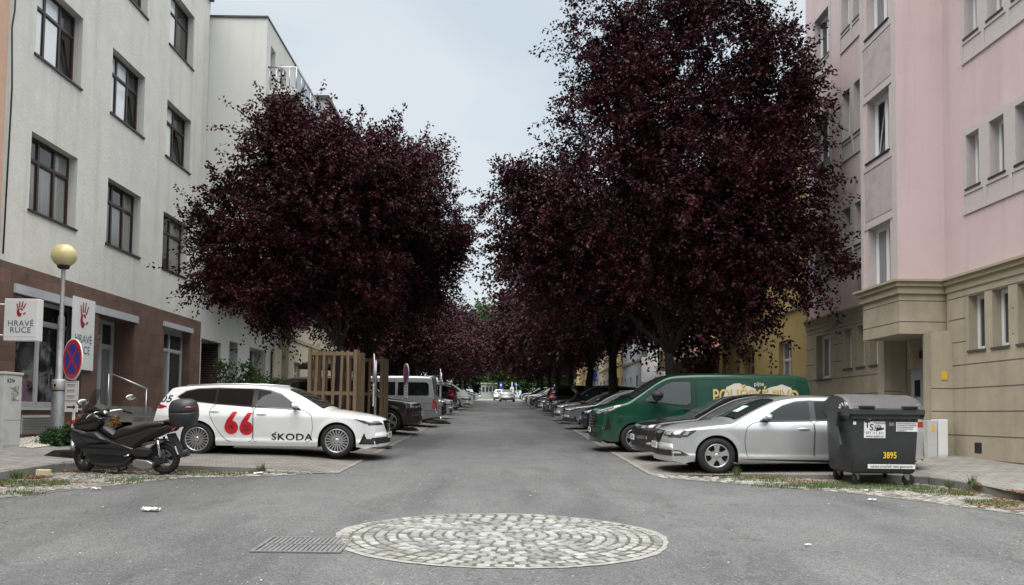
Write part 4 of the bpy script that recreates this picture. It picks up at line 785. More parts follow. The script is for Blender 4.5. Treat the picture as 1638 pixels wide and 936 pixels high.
def tree(name, base, lobes, fork, r, twigs, per, ls, lw, lm, seed, label, group, limbs=7, base_h=-.1, bm_='bark', **k):
    """lobes and fork are relative to the base"""
    rnd = random.Random(seed); root = empty(name, base, label=label, cat='tree', group=group)
    b = B(); f = Vector(fork); limb(b, rnd, (0, 0, base_h), f, r*1.35, r*.85, M[bm_], 6, .06, 12)
    b.tube([(0, 0, base_h-.05), (0, 0, .12), (f.x*.1, f.y*.1, .45)], [r*2.0, r*1.55, r*1.2], M[bm_], n=12)
    big = sorted(lobes, key=lambda q: -q[3]*q[5])[:limbs]
    for q in big:
        e = Vector(q[:3]); st = f.lerp(Vector((0, 0, f.z*.8)), rnd.uniform(0, .25)); mid = st.lerp(e, .5)+Vector((0, 0, .35))
        limb(b, rnd, st, mid, r*.55, r*.32, M[bm_], 4, .1); limb(b, rnd, mid, e, r*.32, r*.10, M[bm_], 4, .1)
        for _ in range(4):
            d = Vector((rnd.uniform(-1, 1), rnd.uniform(-1, 1), rnd.uniform(-.3, 1))).normalized(); limb(b, rnd, mid.lerp(e, rnd.random()), e+Vector((d.x*q[3], d.y*q[4], d.z*q[5]))*.8, r*.14, r*.03, M[bm_], 3, .1, 5)
    b.obj('trunk', root, fix=False)
    o = link(bpy.data.objects.new('crown', leaf_mesh('crown', lobes, twigs, per, ls, lw, lm, seed, **k)), root)
    return root
GR = 'purple leaved plum trees lining the street'
def rel(bs, L): return [(x-bs[0], y-bs[1], z-bs[2], a, b_, c) for x, y, z, a, b_, c in L]
# big tree on the right
bs = (5.35, 24.2, SL*24.2+.05)
tree('plum_tree', bs, rel(bs, [(6.0, 24.3, 8.0, 3.2, 3.0, 3.0), (5.1, 24.2, 11.7, 2.5, 2.5, 2.5), (7.5, 24.3, 10.8, 1.8, 2.0, 2.0), (2.5, 24.3, 8.1, 2.1, 2.3, 1.9), (3.6, 24.2, 10.3, 1.9, 2.1, 1.9), (7.8, 23.3, 8.2, 1.4, 1.7, 1.8), (7.6, 24.6, 6.9, 1.4, 1.5, 1.3), (7.7, 24, 12.5, 1.1, 1.3, 1.2), (3.2, 24, 12.9, 1.2, 1.3, 1.2), (5.4, 24, 14.0, 1.6, 1.6, 1.0), (1.0, 24.4, 6.7, 1.2, 1.3, .9),
    (4.5, 24.5, 5.6, 2.3, 2.3, 1.5), (1.9, 24.6, 5.9, 1.7, 2.0, 1.4), (8.3, 22.9, 5.7, 1.5, 1.5, 1.0), (9.2, 22.2, 5.55, .75, .8, .5), (7.3, 23.6, 4.7, 1.3, 1.5, .75), (.5, 24.4, 8.0, 1.0, 1.0, .75), (3.1, 24.0, 12.4, .7, .8, 1.0), (6.3, 24, 13.4, 1.2, 1.2, 1.1), (8.2, 23.6, 10.6, .85, 1.1, 1.0), (6.6, 24.2, 5.4, 2.0, 2.0, 1.2)]),
    (-.35, 0, 2.6), .145, 6600, 34, .115, .074, M['plum'], 11, 'biggest purple plum tree, behind the green van on the right', GR, limbs=9, tl=(.35, 1.15), shell=.45)
# two trees in timber guards on the left
bs = (-4.25, 21.6, SL*21.6+.09)
tree('plum_tree', bs, rel(bs, [(-4.6, 21.6, 6.9, 2.3, 2.2, 1.9), (-5.2, 21.5, 8.2, 1.5, 1.5, 1.05), (-5.65, 21.4, 9.15, .65, .7, .45), (-4.1, 21.6, 8.7, .9, .9, .6), (-7.0, 21.4, 7.15, .95, 1.1, .6), (-6.6, 21.5, 5.8, 1.4, 1.5, 1.05), (-6.0, 21.4, 4.55, 1.15, 1.2, .75),
    (-7.0, 21.2, 4.9, .75, .8, .5), (-3.4, 21.7, 7.9, 1.4, 1.4, 1.1), (-3.7, 21.7, 4.95, 1.4, 1.4, .9), (-4.9, 21.6, 4.7, 1.3, 1.3, .8), (-7.7, 21.3, 6.3, .5, .6, .35)]),
    (.1, .05, 2.5), .11, 4700, 32, .095, .062, M['plum'], 21, 'purple plum tree in the nearer timber guard behind the white car', GR, limbs=8, tl=(.3, 1.0), shell=.45)
bs = (-3.98, 24.6, SL*24.6+.09)
tree('plum_tree', bs, rel(bs, [(-3.0, 24.6, 7.4, 1.8, 1.9, 1.7), (-2.85, 24.5, 8.8, 1.0, 1.1, .9), (-2.2, 24.6, 6.4, 1.15, 1.5, 1.3), (-1.45, 24.5, 6.5, .7, .9, .5), (-2.6, 24.7, 5.2, 1.1, 1.3, .85), (-3.9, 24.8, 6.2, 1.7, 1.8, 1.6), (-4.4, 24.7, 4.8, 1.2, 1.3, .9)]),
    (.05, 0, 2.3), .11, 3900, 32, .095, .062, M['plum'], 31, 'purple plum tree in the farther timber guard, next to the dark brown car', GR, limbs=6, tl=(.3, 1.0), shell=.45)
# avenue behind them
protos = {}
def avenue(kind, x, y, s, label, rz, sz=1):
    if kind not in protos:
        rnd = random.Random(kind*7+1); L = [(0, 0, 5.9, 3.0, 3.0, 2.3), (-2.0, .3, 4.9, 2.0, 2.0, 1.5), (1.9, -.3, 5.0, 2.0, 2.0, 1.5), (.2, 1.9, 4.9, 2.0, 2.0, 1.5), (-.2, -1.9, 4.8, 2.1, 2.0, 1.5)]
        for _ in range(7):
            a = rnd.uniform(0, 2*PI); q = rnd.uniform(.8, 2.9); L.append((q*math.cos(a), q*math.sin(a), rnd.uniform(4.0, 7.8)-.25*q, *([rnd.uniform(.8, 1.4)]*3)))
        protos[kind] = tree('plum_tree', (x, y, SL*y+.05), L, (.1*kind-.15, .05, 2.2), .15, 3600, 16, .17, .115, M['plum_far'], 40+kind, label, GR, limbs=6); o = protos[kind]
    else: o = copy_tree(protos[kind]); 
    return o
def copy_root(o, **k): return copy_tree(o, **k)
av = [(0, -4.9, 37.5, .74, 0), (1, -4.7, 47, .82, 1.3), (2, -4.6, 56.5, .90, 2.2), (0, -4.5, 66, .95, 4.1), (1, -4.1, 76, 1.02, 3.4), (2, -4.1, 87, 1.05, .6), (0, -4.1, 98, 1.05, 2.7),
      (1, 4.75, 34.5, 1.28, 5.2), (2, 4.8, 43.5, 1.30, .3), (0, 4.7, 53, 1.28, 5.5), (1, 4.6, 63.5, 1.26, 2.0), (2, 4.6, 74.5, 1.24, 3.9), (0, 4.6, 86, 1.2, 1.2), (1, 4.6, 98, 1.15, 4.4)]
ords = ['first', 'second', 'third', 'fourth', 'fifth', 'sixth', 'seventh']; cnt = {-1: 0, 1: 0}
for kd, x, y, s, rz in av:
    sd = -1 if x < 0 else 1; w_ = ords[cnt[sd]]; cnt[sd] += 1
    lab = '%s purple plum tree beyond %s' % (w_, 'the two in timber guards, left row' if sd < 0 else 'the biggest one, right row')
    o = avenue(kd, x, y, s, lab, rz); o['label'] = lab; o.location = (x, y, SL*y+.06); o.rotation_euler = (0, 0, rz); o.scale = (s, s, s)
# green trees and bushes across the end of the street
def bush(name, x, y, z, r, h, n, m, seed, label, cat='bush', group=None, ls=.11, lw=.07, stem=.05):
    rnd = random.Random(seed); root = empty(name, (x, y, z), label=label, cat=cat, group=group); b = B()
    L = [(rnd.uniform(-.4, .4)*r, rnd.uniform(-.4, .4)*r, h*rnd.uniform(.35, .75), r*rnd.uniform(.5, .75), r*rnd.uniform(.5, .75), h*rnd.uniform(.25, .38)) for _ in range(7)]
    for q in L: limb(b, rnd, (rnd.uniform(-.1, .1), 0, -.05), q[:3], stem, stem*.3, M['bark'], 3, .1, 5)
    b.obj('stem' if cat != 'tree' else 'trunk', root, fix=False); link(bpy.data.objects.new('foliage' if cat != 'tree' else 'crown', leaf_mesh(name, L, n, 14, ls, lw, m, seed, tl=(.2*r, .5*r))), root); return root
zE = 150*SL
bush('green_tree', .8, 139, SL*139, 3.4, 9.0, 900, M['green'], 71, 'bright green tree closing the end of the street', 'tree', ls=.5, lw=.32, stem=.2)
bush('green_tree', 4.5, 146, SL*146, 4.5, 11, 900, M['greendark'], 72, 'dark green tree right of the bright one at the street end', 'tree', ls=.55, lw=.35, stem=.2)
bush('green_tree', -4.0, 150, zE, 5.5, 15, 1000, M['greendark'], 73, 'tall dark green tree behind the small white building', 'tree', ls=.6, lw=.4, stem=.25)
bush('green_tree', 0.0, 155, zE, 5.5, 18, 1000, M['greendark'], 74, 'tallest green tree at the end of the street', 'tree', ls=.6, lw=.4, stem=.25)
bush('green_tree', 11, 140, SL*140, 5, 10, 900, M['green'], 75, 'green tree behind the far right houses', 'tree', ls=.55, lw=.35, stem=.2)
bush('shrub', -8.75, 28.6, SL*28.6+.2, 1.15, 2.15, 330, M['green'], 76, 'bright green leafy shrub growing in front of the modern block', 'shrub', ls=.12, lw=.06)
bush('shrub', -8.2, 29.9, SL*29.9+.2, .9, 2.0, 260, M['greendark'], 77, 'darker green shrub right of the bright one', 'shrub', ls=.10, lw=.055)
M['lawn'] = mat('lawn', (.07, .115, .035), 1, var=.3, vscale=1.5)
b = B(); b.add([(-9, 117, SL*117+.02), (14, 117, SL*117+.02), (14, 137, SL*137+.02), (-9, 137, SL*137+.02)], [(0, 1, 2, 3)], M['lawn']); b.obj('lawn', kind='structure')
M['pave_far'] = mat('pale_far_paving', (.36, .35, .33), .9); b = B(); b.add([(-9, 113.5, SL*113.5+.02), (14, 113.5, SL*113.5+.02), (14, 116.9, SL*116.9+.02), (-9, 116.9, SL*116.9+.02)], [(0, 1, 2, 3)], M['pave_far']); b.obj('pavement_cross', kind='structure')
# gravel bed with planting in front of the shop
def bed():
    rnd = random.Random(4); b = B(); 
    b.add([(-10, 16.1, SL*16.1+.345), (-9.02, 16.1, SL*16.1+.262), (-9.02, 20.1, SL*20.1+.262), (-10, 20.1, SL*20.1+.345)], [(0, 1, 2, 3)], M['soil'])
    for _ in range(2600):
        x = rnd.uniform(-9.98, -9.0); y = rnd.uniform(16.0, 20.1); s = rnd.uniform(.018, .035); z = SL*y+.262+.08*(-9.02-x)+.006
        b.add([(x-s, y-s*.7, z), (x+s*.8, y-s, z), (x+s, y+s*.8, z+s*.2), (x-s*.7, y+s, z), (x, y, z+s*1.2)], [(0, 1, 4), (1, 2, 4), (2, 3, 4), (3, 0, 4)], M['gravelwhite'])
    b.obj('gravel_bed', label='bed of white gravel along the foot of the tiled shop front', cat='gravel', kind='stuff')
bed()
bush('ground_plant', -9.1, 16.9, SL*16.9+.27, .38, .22, 190, M['greendark'], 81, 'low green plant creeping over the edge of the white gravel bed', 'plant', ls=.07, lw=.035, stem=.006)
bush('ground_plant', -9.05, 17.4, SL*17.4+.27, .30, .20, 150, M['greendark'], 82, 'low green plant next to the lamp post foot', 'plant', ls=.07, lw=.035, stem=.006)
M['dryleaf'] = leafmat('dry_shrub_leaf', (.22, .12, .05), (.38, .27, .13), .8, .1)
bush('dry_shrub', -9.45, 18.6, SL*18.6+.3, .40, .50, 160, M['dryleaf'], 83, 'dried brown shrub in the gravel bed right of the lamp post', 'shrub', ls=.07, lw=.045, stem=.01)
bush('dry_shrub', -9.35, 19.5, SL*19.5+.3, .35, .42, 120, M['dryleaf'], 84, 'smaller dried brown shrub nearer the shop steps', 'shrub', ls=.07, lw=.045, stem=.01)

# the avenue goes on behind the photographer; seen only as dark reflections in glass and paint
for k, (x, y, s) in enumerate(((-5.5, -9, 1.2), (6, -11, 1.3), (-6, -20, 1.3), (1.5, -24, 1.4), (6.5, -21, 1.3))):
    o = copy_tree(protos[k % 3]); o['label'] = '%s plum tree behind the photographer, seen only in reflections' % ('first', 'second', 'third', 'fourth', 'fifth')[k]; o.location = (x, y, SL*y); o.scale = (s, s, s); o.rotation_euler = (0, 0, k*1.3)
# ================================================================ VEHICLES
def paint(name, col, metal=0, rough=.35, coat=1, flake=.0):
    m, t, b = bsdf(name); b.inputs['Metallic'].default_value = metal; b.inputs['Roughness'].default_value = rough; b.inputs['Coat Weight'].default_value = coat; b.inputs['Coat Roughness'].default_value = .03; b.inputs['Specular IOR Level'].default_value = .2; b.inputs['Coat IOR'].default_value = 1.4
    L = t.links; co = N(t, 'ShaderNodeTexCoord').outputs['Object']; rgb = N(t, 'ShaderNodeRGB'); rgb.outputs[0].default_value = (*col, 1)
    # road film: a little dust, thicker low down
    s = N(t, 'ShaderNodeSeparateXYZ'); L.new(co, s.inputs[0]); mr = N(t, 'ShaderNodeMapRange'); mr.inputs[1].default_value = .25; mr.inputs[2].default_value = .75; mr.inputs[3].default_value = .38; mr.inputs[4].default_value = .03; L.new(s.outputs[2], mr.inputs[0])
    n = N(t, 'ShaderNodeTexNoise'); n.inputs['Scale'].default_value = 5; n.inputs['Detail'].default_value = 7; L.new(co, n.inputs['Vector']); mu = N(t, 'ShaderNodeMath', operation='MULTIPLY'); L.new(n.outputs[0], mu.inputs[0]); L.new(mr.outputs[0], mu.inputs[1])
    x = N(t, 'ShaderNodeMix', data_type='RGBA'); L.new(mu.outputs[0], x.inputs[0]); L.new(rgb.outputs[0], x.inputs[6]); x.inputs[7].default_value = (.15, .14, .12, 1); L.new(x.outputs[2], b.inputs['Base Color'])
    ra = N(t, 'ShaderNodeMath', operation='MULTIPLY_ADD'); ra.inputs[1].default_value = .5; ra.inputs[2].default_value = .03; L.new(mu.outputs[0], ra.inputs[0]); L.new(ra.outputs[0], b.inputs['Coat Roughness'])
    return m
M['p_white'] = paint('white_car_paint', (.78, .80, .80), 0, .4)
M['p_silver'] = paint('silver_car_paint', (.62, .64, .66), .62, .30)
M['p_black'] = paint('black_car_paint', (.008, .008, .009), 0, .3)
M['p_green'] = paint('dark_green_van_paint', (.003, .046, .027), 0, .3)
M['p_grey'] = paint('light_grey_metallic_paint', (.30, .32, .33), .6, .35)
M['p_brown'] = paint('dark_brown_metallic_paint', (.035, .027, .021), .4, .3)
M['p_blue'] = paint('dark_blue_car_paint', (.012, .016, .045), .3, .3)
M['p_dark'] = paint('anthracite_car_paint', (.035, .038, .042), .5, .3)
M['p_red'] = paint('dark_red_car_paint', (.10, .012, .014), .2, .35)
M['carglass'] = glassmat('tinted_car_glass', (.006, .007, .007), .02, .8, .25)
M['carglass2'] = glassmat('clear_car_glass', (.022, .028, .030), .02, .9, .25)
M['carglass3'] = glassmat('cab_glass_with_painted_reflection', (.075, .095, .097), .02, .9, .3)  # lighter base colour imitates the blue-grey reflection on the cab glass
M['gloss'] = mat('gloss_black_trim', (.008, .008, .009), .12, coat=.6)
M['matt'] = mat('matt_black_trim', (.016, .016, .017), .7, bump=.1)
M['chrome'] = mat('chrome', (.75, .76, .77), .12, metal=1)
M['alloy'] = mat('silver_alloy', (.60, .61, .62), .28, metal=.85, var=.06)
M['gap'] = mat('panel_gap', (.004, .004, .004), .9)
M['lamp_clear'] = mat('headlamp_lens', (.045, .048, .05), .08, coat=1, spec=.8, var=.5, vscale=16)
M['lamp_inner'] = mat('headlamp_reflector', (.70, .72, .74), .12, metal=.7)
M['lamp_red'] = mat('red_tail_lamp', (.30, .008, .010), .12, coat=1)
M['lamp_orange'] = mat('orange_indicator', (.55, .16, .02), .2, coat=1)
M['plate'] = mat('number_plate_white', (.68, .69, .68), .4)
M['ink'] = mat('black_lettering', (.012, .012, .014), .5)
M['plateblue'] = mat('number_plate_blue', (.02, .06, .35), .4)
def catmull(pts, step=.035):
    """smooth outline through (x,z[,corner]) points; a corner flag keeps that point sharp"""
    P = [(p[0], p[1]) for p in pts]; K = [len(p) > 2 and p[2] for p in pts]; out = []
    for i in range(len(P)-1):
        p1, p2 = Vector(P[i]), Vector(P[i+1]); p0 = Vector(P[i-1]) if i > 0 and not K[i] else p1*2-p2; p3 = Vector(P[i+2]) if i+2 < len(P) and not K[i+1] else p2*2-p1
        n = max(2, int((p2-p1).length/step))
        for j in range(n):
            t = j/n; a = (p0-p1).length**.5+1e-6; b_ = (p1-p2).length**.5+1e-6; c = (p2-p3).length**.5+1e-6
            m1 = ((p1-p0)/a-(p2-p0)/(a+b_)+(p2-p1)/b_)*b_; m2 = ((p2-p1)/b_-(p3-p1)/(b_+c)+(p3-p2)/c)*b_
            q = p1*(2*t**3-3*t*t+1)+m1*(t**3-2*t*t+t)+p2*(-2*t**3+3*t*t)+m2*(t**3-t*t); out.append((q.x, q.y))
    out.append(P[-1]); return out
def lerp_tab(T, x):
    if x <= T[0][0]: return T[0][1]
    for a, b_ in zip(T, T[1:]):
        if x <= b_[0]:
            k = (x-a[0])/(b_[0]-a[0]); k = k*k*(3-2*k) if False else k; return a[1]+k*(b_[1]-a[1])
    return T[-1][1]
def smooth_tab(T, x, h=.06):
    return (lerp_tab(T, x-h)+2*lerp_tab(T, x)+lerp_tab(T, x+h))/4
class Car:
    """body lofted from a side profile; x runs from the nose to the tail, y across, z up"""
    def __init__(s, L, Wd, prof, axles, wr, S, wtab, sill=.2, nose=.28, tail=.22, fillet=((0, .05),), crown=((0, .05),), arch=.045, width=.22, ws=0, sillfront=.17, boost=.0):
        s.L, s.W, s.ax, s.wr, s.S, s.wt = L, Wd/2, axles, wr, S, wtab; s.sill = sill; s.arch = wr+arch; s.tw = width; s.nose, s.tail = nose, tail; s.ws = ws; s.boost = boost
        pr = catmull(prof); s.prof = pr; R0 = s.arch
        def ztop(x): return lerp_tab(s.tab, x)
        s.tab = []; 
        for x, z in pr:
            if not s.tab or x > s.tab[-1][0]+1e-5: s.tab.append((x, z))
        st = []
        for x, z in pr: st.append((x, z))
        # arch stations
        ext = []
        for xa in axles:
            for k in range(27):
                t = PI*k/26; x = xa-R0*math.cos(t); ext.append(x)
            ext += [xa-R0-.002, xa+R0+.002]
        base = [q for q in st if all(abs(q[0]-e) > .006 for e in ext)]
        S_ = [(q[0], q[1]) for q in base]+[(e, ztop(e)) for e in ext]
        # keep the order along the outline: nose part and tail part may be near vertical
        i0 = max(range(len(st)), key=lambda i: st[i][1]); S_ = sorted(S_, key=lambda q: (q[0], q[1] if q[0] < L/2 else -q[1]))
        s.st = S_; rows = [.14+.03*i for i in range(80)]
        zmax = max(q[1] for q in S_); rows = [z for z in rows if z < zmax+.1]
        ring = []; NT = 9; NF = 4
        for x, zt in S_:
            zl = lerp_tab(((0, sillfront+.04), (.25, sillfront), (axles[0]-R0, sill), (L*.5, sill), (axles[1]+R0, sill+.0), (L-.3, sill+.05), (L, sill+.1)), x)
            for xa in axles:
                if abs(x-xa) <= R0+1e-6: zl = max(zl, wr*.98+math.sqrt(max(0, R0*R0-(x-xa)**2)))
            fr = lerp_tab(fillet, x); cw = lerp_tab(crown, x); zl = min(zl, zt-.004)
            ze = max(zl+.001, zt-cw-fr)             # top of the side wall
            fr_ = max(0, min(fr, zt-cw-zl-.002)); pts = []
            for z in rows:
                zz = min(max(z, zl), ze); pts.append((s.hw(x, zz), zz))
            ye = s.hw(x, ze); sl_ = (s.hw(x, ze)-s.hw(x, ze-.03))/.03 if ze-.03 > zl else 0
            ye2 = ye-fr_*(.9)
            for k in range(1, NF+1):
                t = PI/2*k/NF; pts.append((ye2+(ye-ye2)*math.cos(t), ze+(zt-cw-ze)*math.sin(t)))
            for k in range(1, NT+1):
                f = 1-k/NT; pts.append((ye2*f, zt-cw*f*f))
            ring.append([s.deform(x, y, z) for y, z in pts])
        bm = bmesh.new(); n = len(ring[0]); G_ = []
        for r_ in ring:
            G_.append([bm.verts.new(p) for p in r_]+[bm.verts.new((p[0], -p[1], p[2])) for p in r_[-2::-1]])
        m = len(G_[0])
        for a, c in zip(G_, G_[1:]):
            for k in range(m-1):
                try: bm.faces.new((a[k], c[k], c[k+1], a[k+1]))
                except ValueError: pass
        for g in (G_[0], G_[-1]):
            try: bm.faces.new(g)
            except ValueError: pass
        bmesh.ops.remove_doubles(bm, verts=bm.verts, dist=.0006); bmesh.ops.dissolve_degenerate(bm, dist=.0004, edges=bm.edges); bmesh.ops.recalc_face_normals(bm, faces=bm.faces)
        s.bvh = BVHTree.FromBMesh(bm); s.bm = bm
    def hw(s, x, z):
        v = s.W*smooth_tab(s.wt, x)*lerp_tab(s.S, z)
        for xa in s.ax:
            d = math.hypot(x-xa, z-s.wr); 
            if d < s.arch+.10: k = max(0, 1-max(0, d-s.arch)/.10); v += .014*k*k*(3-2*k)
        return v
    def deform(s, x, y, z):
        q = (y/s.W)**2; xo = x
        xs_ = s.ax[0]-s.arch-.03
        if x < xs_: f = max(0, 1-x/xs_); xo += s.nose*q*f*f*(3-2*f)
        if x > s.ax[1]: f = max(0, (x-s.ax[1])/(s.L-s.ax[1])); xo -= s.tail*q*f*f*(3-2*f)
        return (xo, y, z)
    def hit(s, o, d, off=.004):
        r = s.bvh.ray_cast(Vector(o), Vector(d))
        if r[0] is None: return None
        nrm = r[1]
        if nrm.dot(Vector(d)) > 0: nrm = -nrm
        if -nrm.dot(Vector(d).normalized()) < .10: return None
        return r[0]+nrm*off
    def panel(s, b, poly, side, m, off=.004, step=.05, ydir=1):
        """flat outline pressed onto the body: side 'S' (x,z), 'F' front (y,z), 'B' back (y,z), 'T' top (x,y)"""
        bm = bmesh.new(); vs = [bm.verts.new((p[0], p[1], 0)) for p in poly]
        try: bm.faces.new(vs)
        except ValueError: return
        s.panel_bm(b, bm, side, m, off, step, ydir)
    def panel_bm(s, b, bm, side, m, off, step, ydir):
        bmesh.ops.triangulate(bm, faces=bm.faces)
        for ax in (0, 1):
            lo = min(v.co[ax] for v in bm.verts); hi = max(v.co[ax] for v in bm.verts); k = int((hi-lo)/step)
            for i in range(1, k+1):
                c = lo+(hi-lo)*i/(k+1); no = Vector((1, 0, 0)) if ax == 0 else Vector((0, 1, 0)); bmesh.ops.bisect_plane(bm, geom=bm.verts[:]+bm.edges[:]+bm.faces[:], plane_co=no*c, plane_no=no)
        bad = []
        for v in bm.verts:
            a, c = v.co.x, v.co.y
            if side == 'S': h = s.hit((a, ydir*3, c), (0, -ydir, 0), off)
            elif side == 'F': h = s.hit((-3, a, c), (1, 0, 0), off)
            elif side == 'B': h = s.hit((s.L+3, a, c), (-1, 0, 0), off)
            else: h = s.hit((a, c, 5), (0, 0, -1), off)
            if h is None: bad.append(v)
            else: v.co = h
        if bad: bmesh.ops.delete(bm, geom=bad, context='VERTS')
        b.bm(bm, m, None, True)
    def text(s, b, txt, size, at, side, m, off=.006, ydir=1, **k):
        vs, fs = text_faces(txt, size, **k); bm = bmesh.new(); sg = 1
        if side == 'S': sg = ydir          # reads left to right seen from outside
        V_ = [bm.verts.new((at[0]-sg*x if side == 'S' and ydir > 0 else (at[0]+x if side == 'S' else at[0]-x if side == 'F' else at[0]+x), at[1]+y, 0)) for x, y in vs]
        for f in fs:
            try: bm.faces.new([V_[i] for i in f])
            except ValueError: pass
        s.panel_bm(b, bm, side, m, off, .08, ydir)
    def ribbon(s, b, pts, side, m, w=.008, off=.002, ydir=1, closed=False):
        P = [Vector(p) for p in pts]
        if closed: P.append(P[0])
        for a, c in zip(P, P[1:]):
            d = (c-a); 
            if d.length < 1e-5: continue
            n = Vector((-d.y, d.x)).normalized()*w/2; e = d.normalized()*w*.4; s.panel(b, [a-n-e, c-n+e, c+n+e, a+n-e], side, m, off, .06, ydir)
def shrink(poly, d):
    c = Vector((sum(p[0] for p in poly)/len(poly), sum(p[1] for p in poly)/len(poly))); n = len(poly); out = []
    A = sum(poly[i][0]*poly[(i+1) % n][1]-poly[(i+1) % n][0]*poly[i][1] for i in range(n)); sg = 1 if A > 0 else -1
    for i in range(n):
        p0, p1, p2 = Vector(poly[i-1][:2]), Vector(poly[i][:2]), Vector(poly[(i+1) % n][:2]); a = (p1-p0).normalized(); b_ = (p2-p1).normalized()
        na = Vector((-a.y, a.x))*sg; nb = Vector((-b_.y, b_.x))*sg; nn = (na+nb); nn = nn.normalized() if nn.length > 1e-6 else na; k = d/max(.35, nn.dot(na)); out.append(tuple(p1+nn*k))
    return out
def rounded(poly, r, n=4):
    out = []; m = len(poly)
    for i in range(m):
        p0, p1, p2 = Vector(poly[i-1][:2]), Vector(poly[i][:2]), Vector(poly[(i+1) % m][:2]); a = (p0-p1); c = (p2-p1); rr = min(r, a.length*.4, c.length*.4); A_, C_ = p1+a.normalized()*rr, p1+c.normalized()*rr
        for k in range(n+1): t = k/n; out.append(tuple(A_*(1-t)**2+p1*2*t*(1-t)+C_*t*t))
    return out
def wheel(parent, x, y, r, wd, side, style, rimr=None, alloy='alloy'):
    """side +1: outer face towards +y"""
    rr = rimr or r*.68; root = empty('wheel', (0, 0, 0)); root.parent = parent; root.location = (x, y, r*.985); T = Matrix.Rotation(-PI/2*side, 4, 'X'); h = wd/2
    b = B(); b.lathe([(rr-.012, h*.75), (rr+.004, h*.98), (rr+(r-rr)*.45, h*1.04), (r-.028, h*.93), (r-.010, h*.78), (r, h*.55), (r+.001, 0), (r, -h*.55), (r-.010, -h*.78), (r-.028, -h*.95), (rr, -h)], M['rubber'], 44, T)
    for z in (.3, -.3, 0): b.lathe([(r+.0025, h*z-.006), (r-.006, h*z), (r+.0025, h*z+.006)], M['rubber'], 44, T)
    b.obj('tyre', root, fix=True)
    b = B(); A = M[alloy]
    b.lathe([(rr+.001, h*.90), (rr-.010, h*.99), (rr-.020, h*.93), (rr-.024, h*.4), (rr-.03, -h*.6)], A, 44, T); b.lathe([(rr-.02, h*.10), (0, h*.10)], M['matt'], 32, T)
    b.lathe([(rr*.46, h*.15), (rr*.46, h*.22), (0, h*.22)], M['steel'], 28, T)
    if style == 'multi':       # many slim twin-tone blades
        for k in range(20):
            a = 2*PI*k/20; t = Matrix.Rotation(a, 4, 'Z'); tw = .25*rr
            q = [(rr*.17, -.010), (rr*.17, .012), (rr*.97, .022+tw*.25), (rr*.97, -.006+tw*.25)]
            b.prism(q, h*.55, h*.80, A if k % 1 == 0 else M['gloss'], 'Z', T @ t)
    elif style == 'five':
        for k in range(5):
            a = 2*PI*k/5+PI/2; t = Matrix.Rotation(a, 4, 'Z'); b.prism([(rr*.12, -.055), (rr*.12, .055), (rr*.55, .036), (rr*.965, .068), (rr*.965, -.068), (rr*.55, -.036)], h*.5, h*.86, A, 'Z', T @ t)
    elif style == 'ten':
        for k in range(5):
            for o in (-.16, .16):
                a = 2*PI*k/5+PI/2+o; t = Matrix.Rotation(a, 4, 'Z'); b.prism([(rr*.15, -.02), (rr*.15, .02), (rr*.965, .026), (rr*.965, -.018)], h*.5, h*.84, A, 'Z', T @ t)
    else:                       # steel or plain van wheel with cover
        for k in range(7):
            a = 2*PI*k/7; t = Matrix.Rotation(a, 4, 'Z'); b.prism([(rr*.2, -.03), (rr*.2, .03), (rr*.95, .05), (rr*.95, -.05)], h*.55, h*.8, A, 'Z', T @ t)
    b.lathe([(rr*.20, h*.5), (rr*.20, h*.88), (rr*.15, h*.93), (0, h*.94)], A, 24, T)
    for k in range(5):
        a = 2*PI*k/5+PI/2+.63; c = Vector((rr*.27*math.cos(a), rr*.27*math.sin(a), 0)); b.lathe([(.010, h*.86), (.010, h*.90), (0, h*.90)], M['gap'], 8, T @ Matrix.Translation(c))
    b.obj('rim', root, fix=True)
    return root
def numberplate(parent, T, txt, name='number_plate', eu=True):
    b = B(); b.box(-.26, .26, -.056, .056, -.006, .006, M['plate'], T); b.box(-.262, .262, -.059, .059, -.008, -.0062, M['matt'], T)
    b.add([T @ Vector(p) for p in ((-.258, -.054, .007), (-.222, -.054, .007), (-.222, .054, .007), (-.258, .054, .007))], [(0, 1, 2, 3)], M['plateblue']); add_text(b, txt, .105, M['ink'], T, .0075, bold=.6, xs=.82); return b.obj(name, parent)
def ramp(T): return [tuple(p) for p in T]
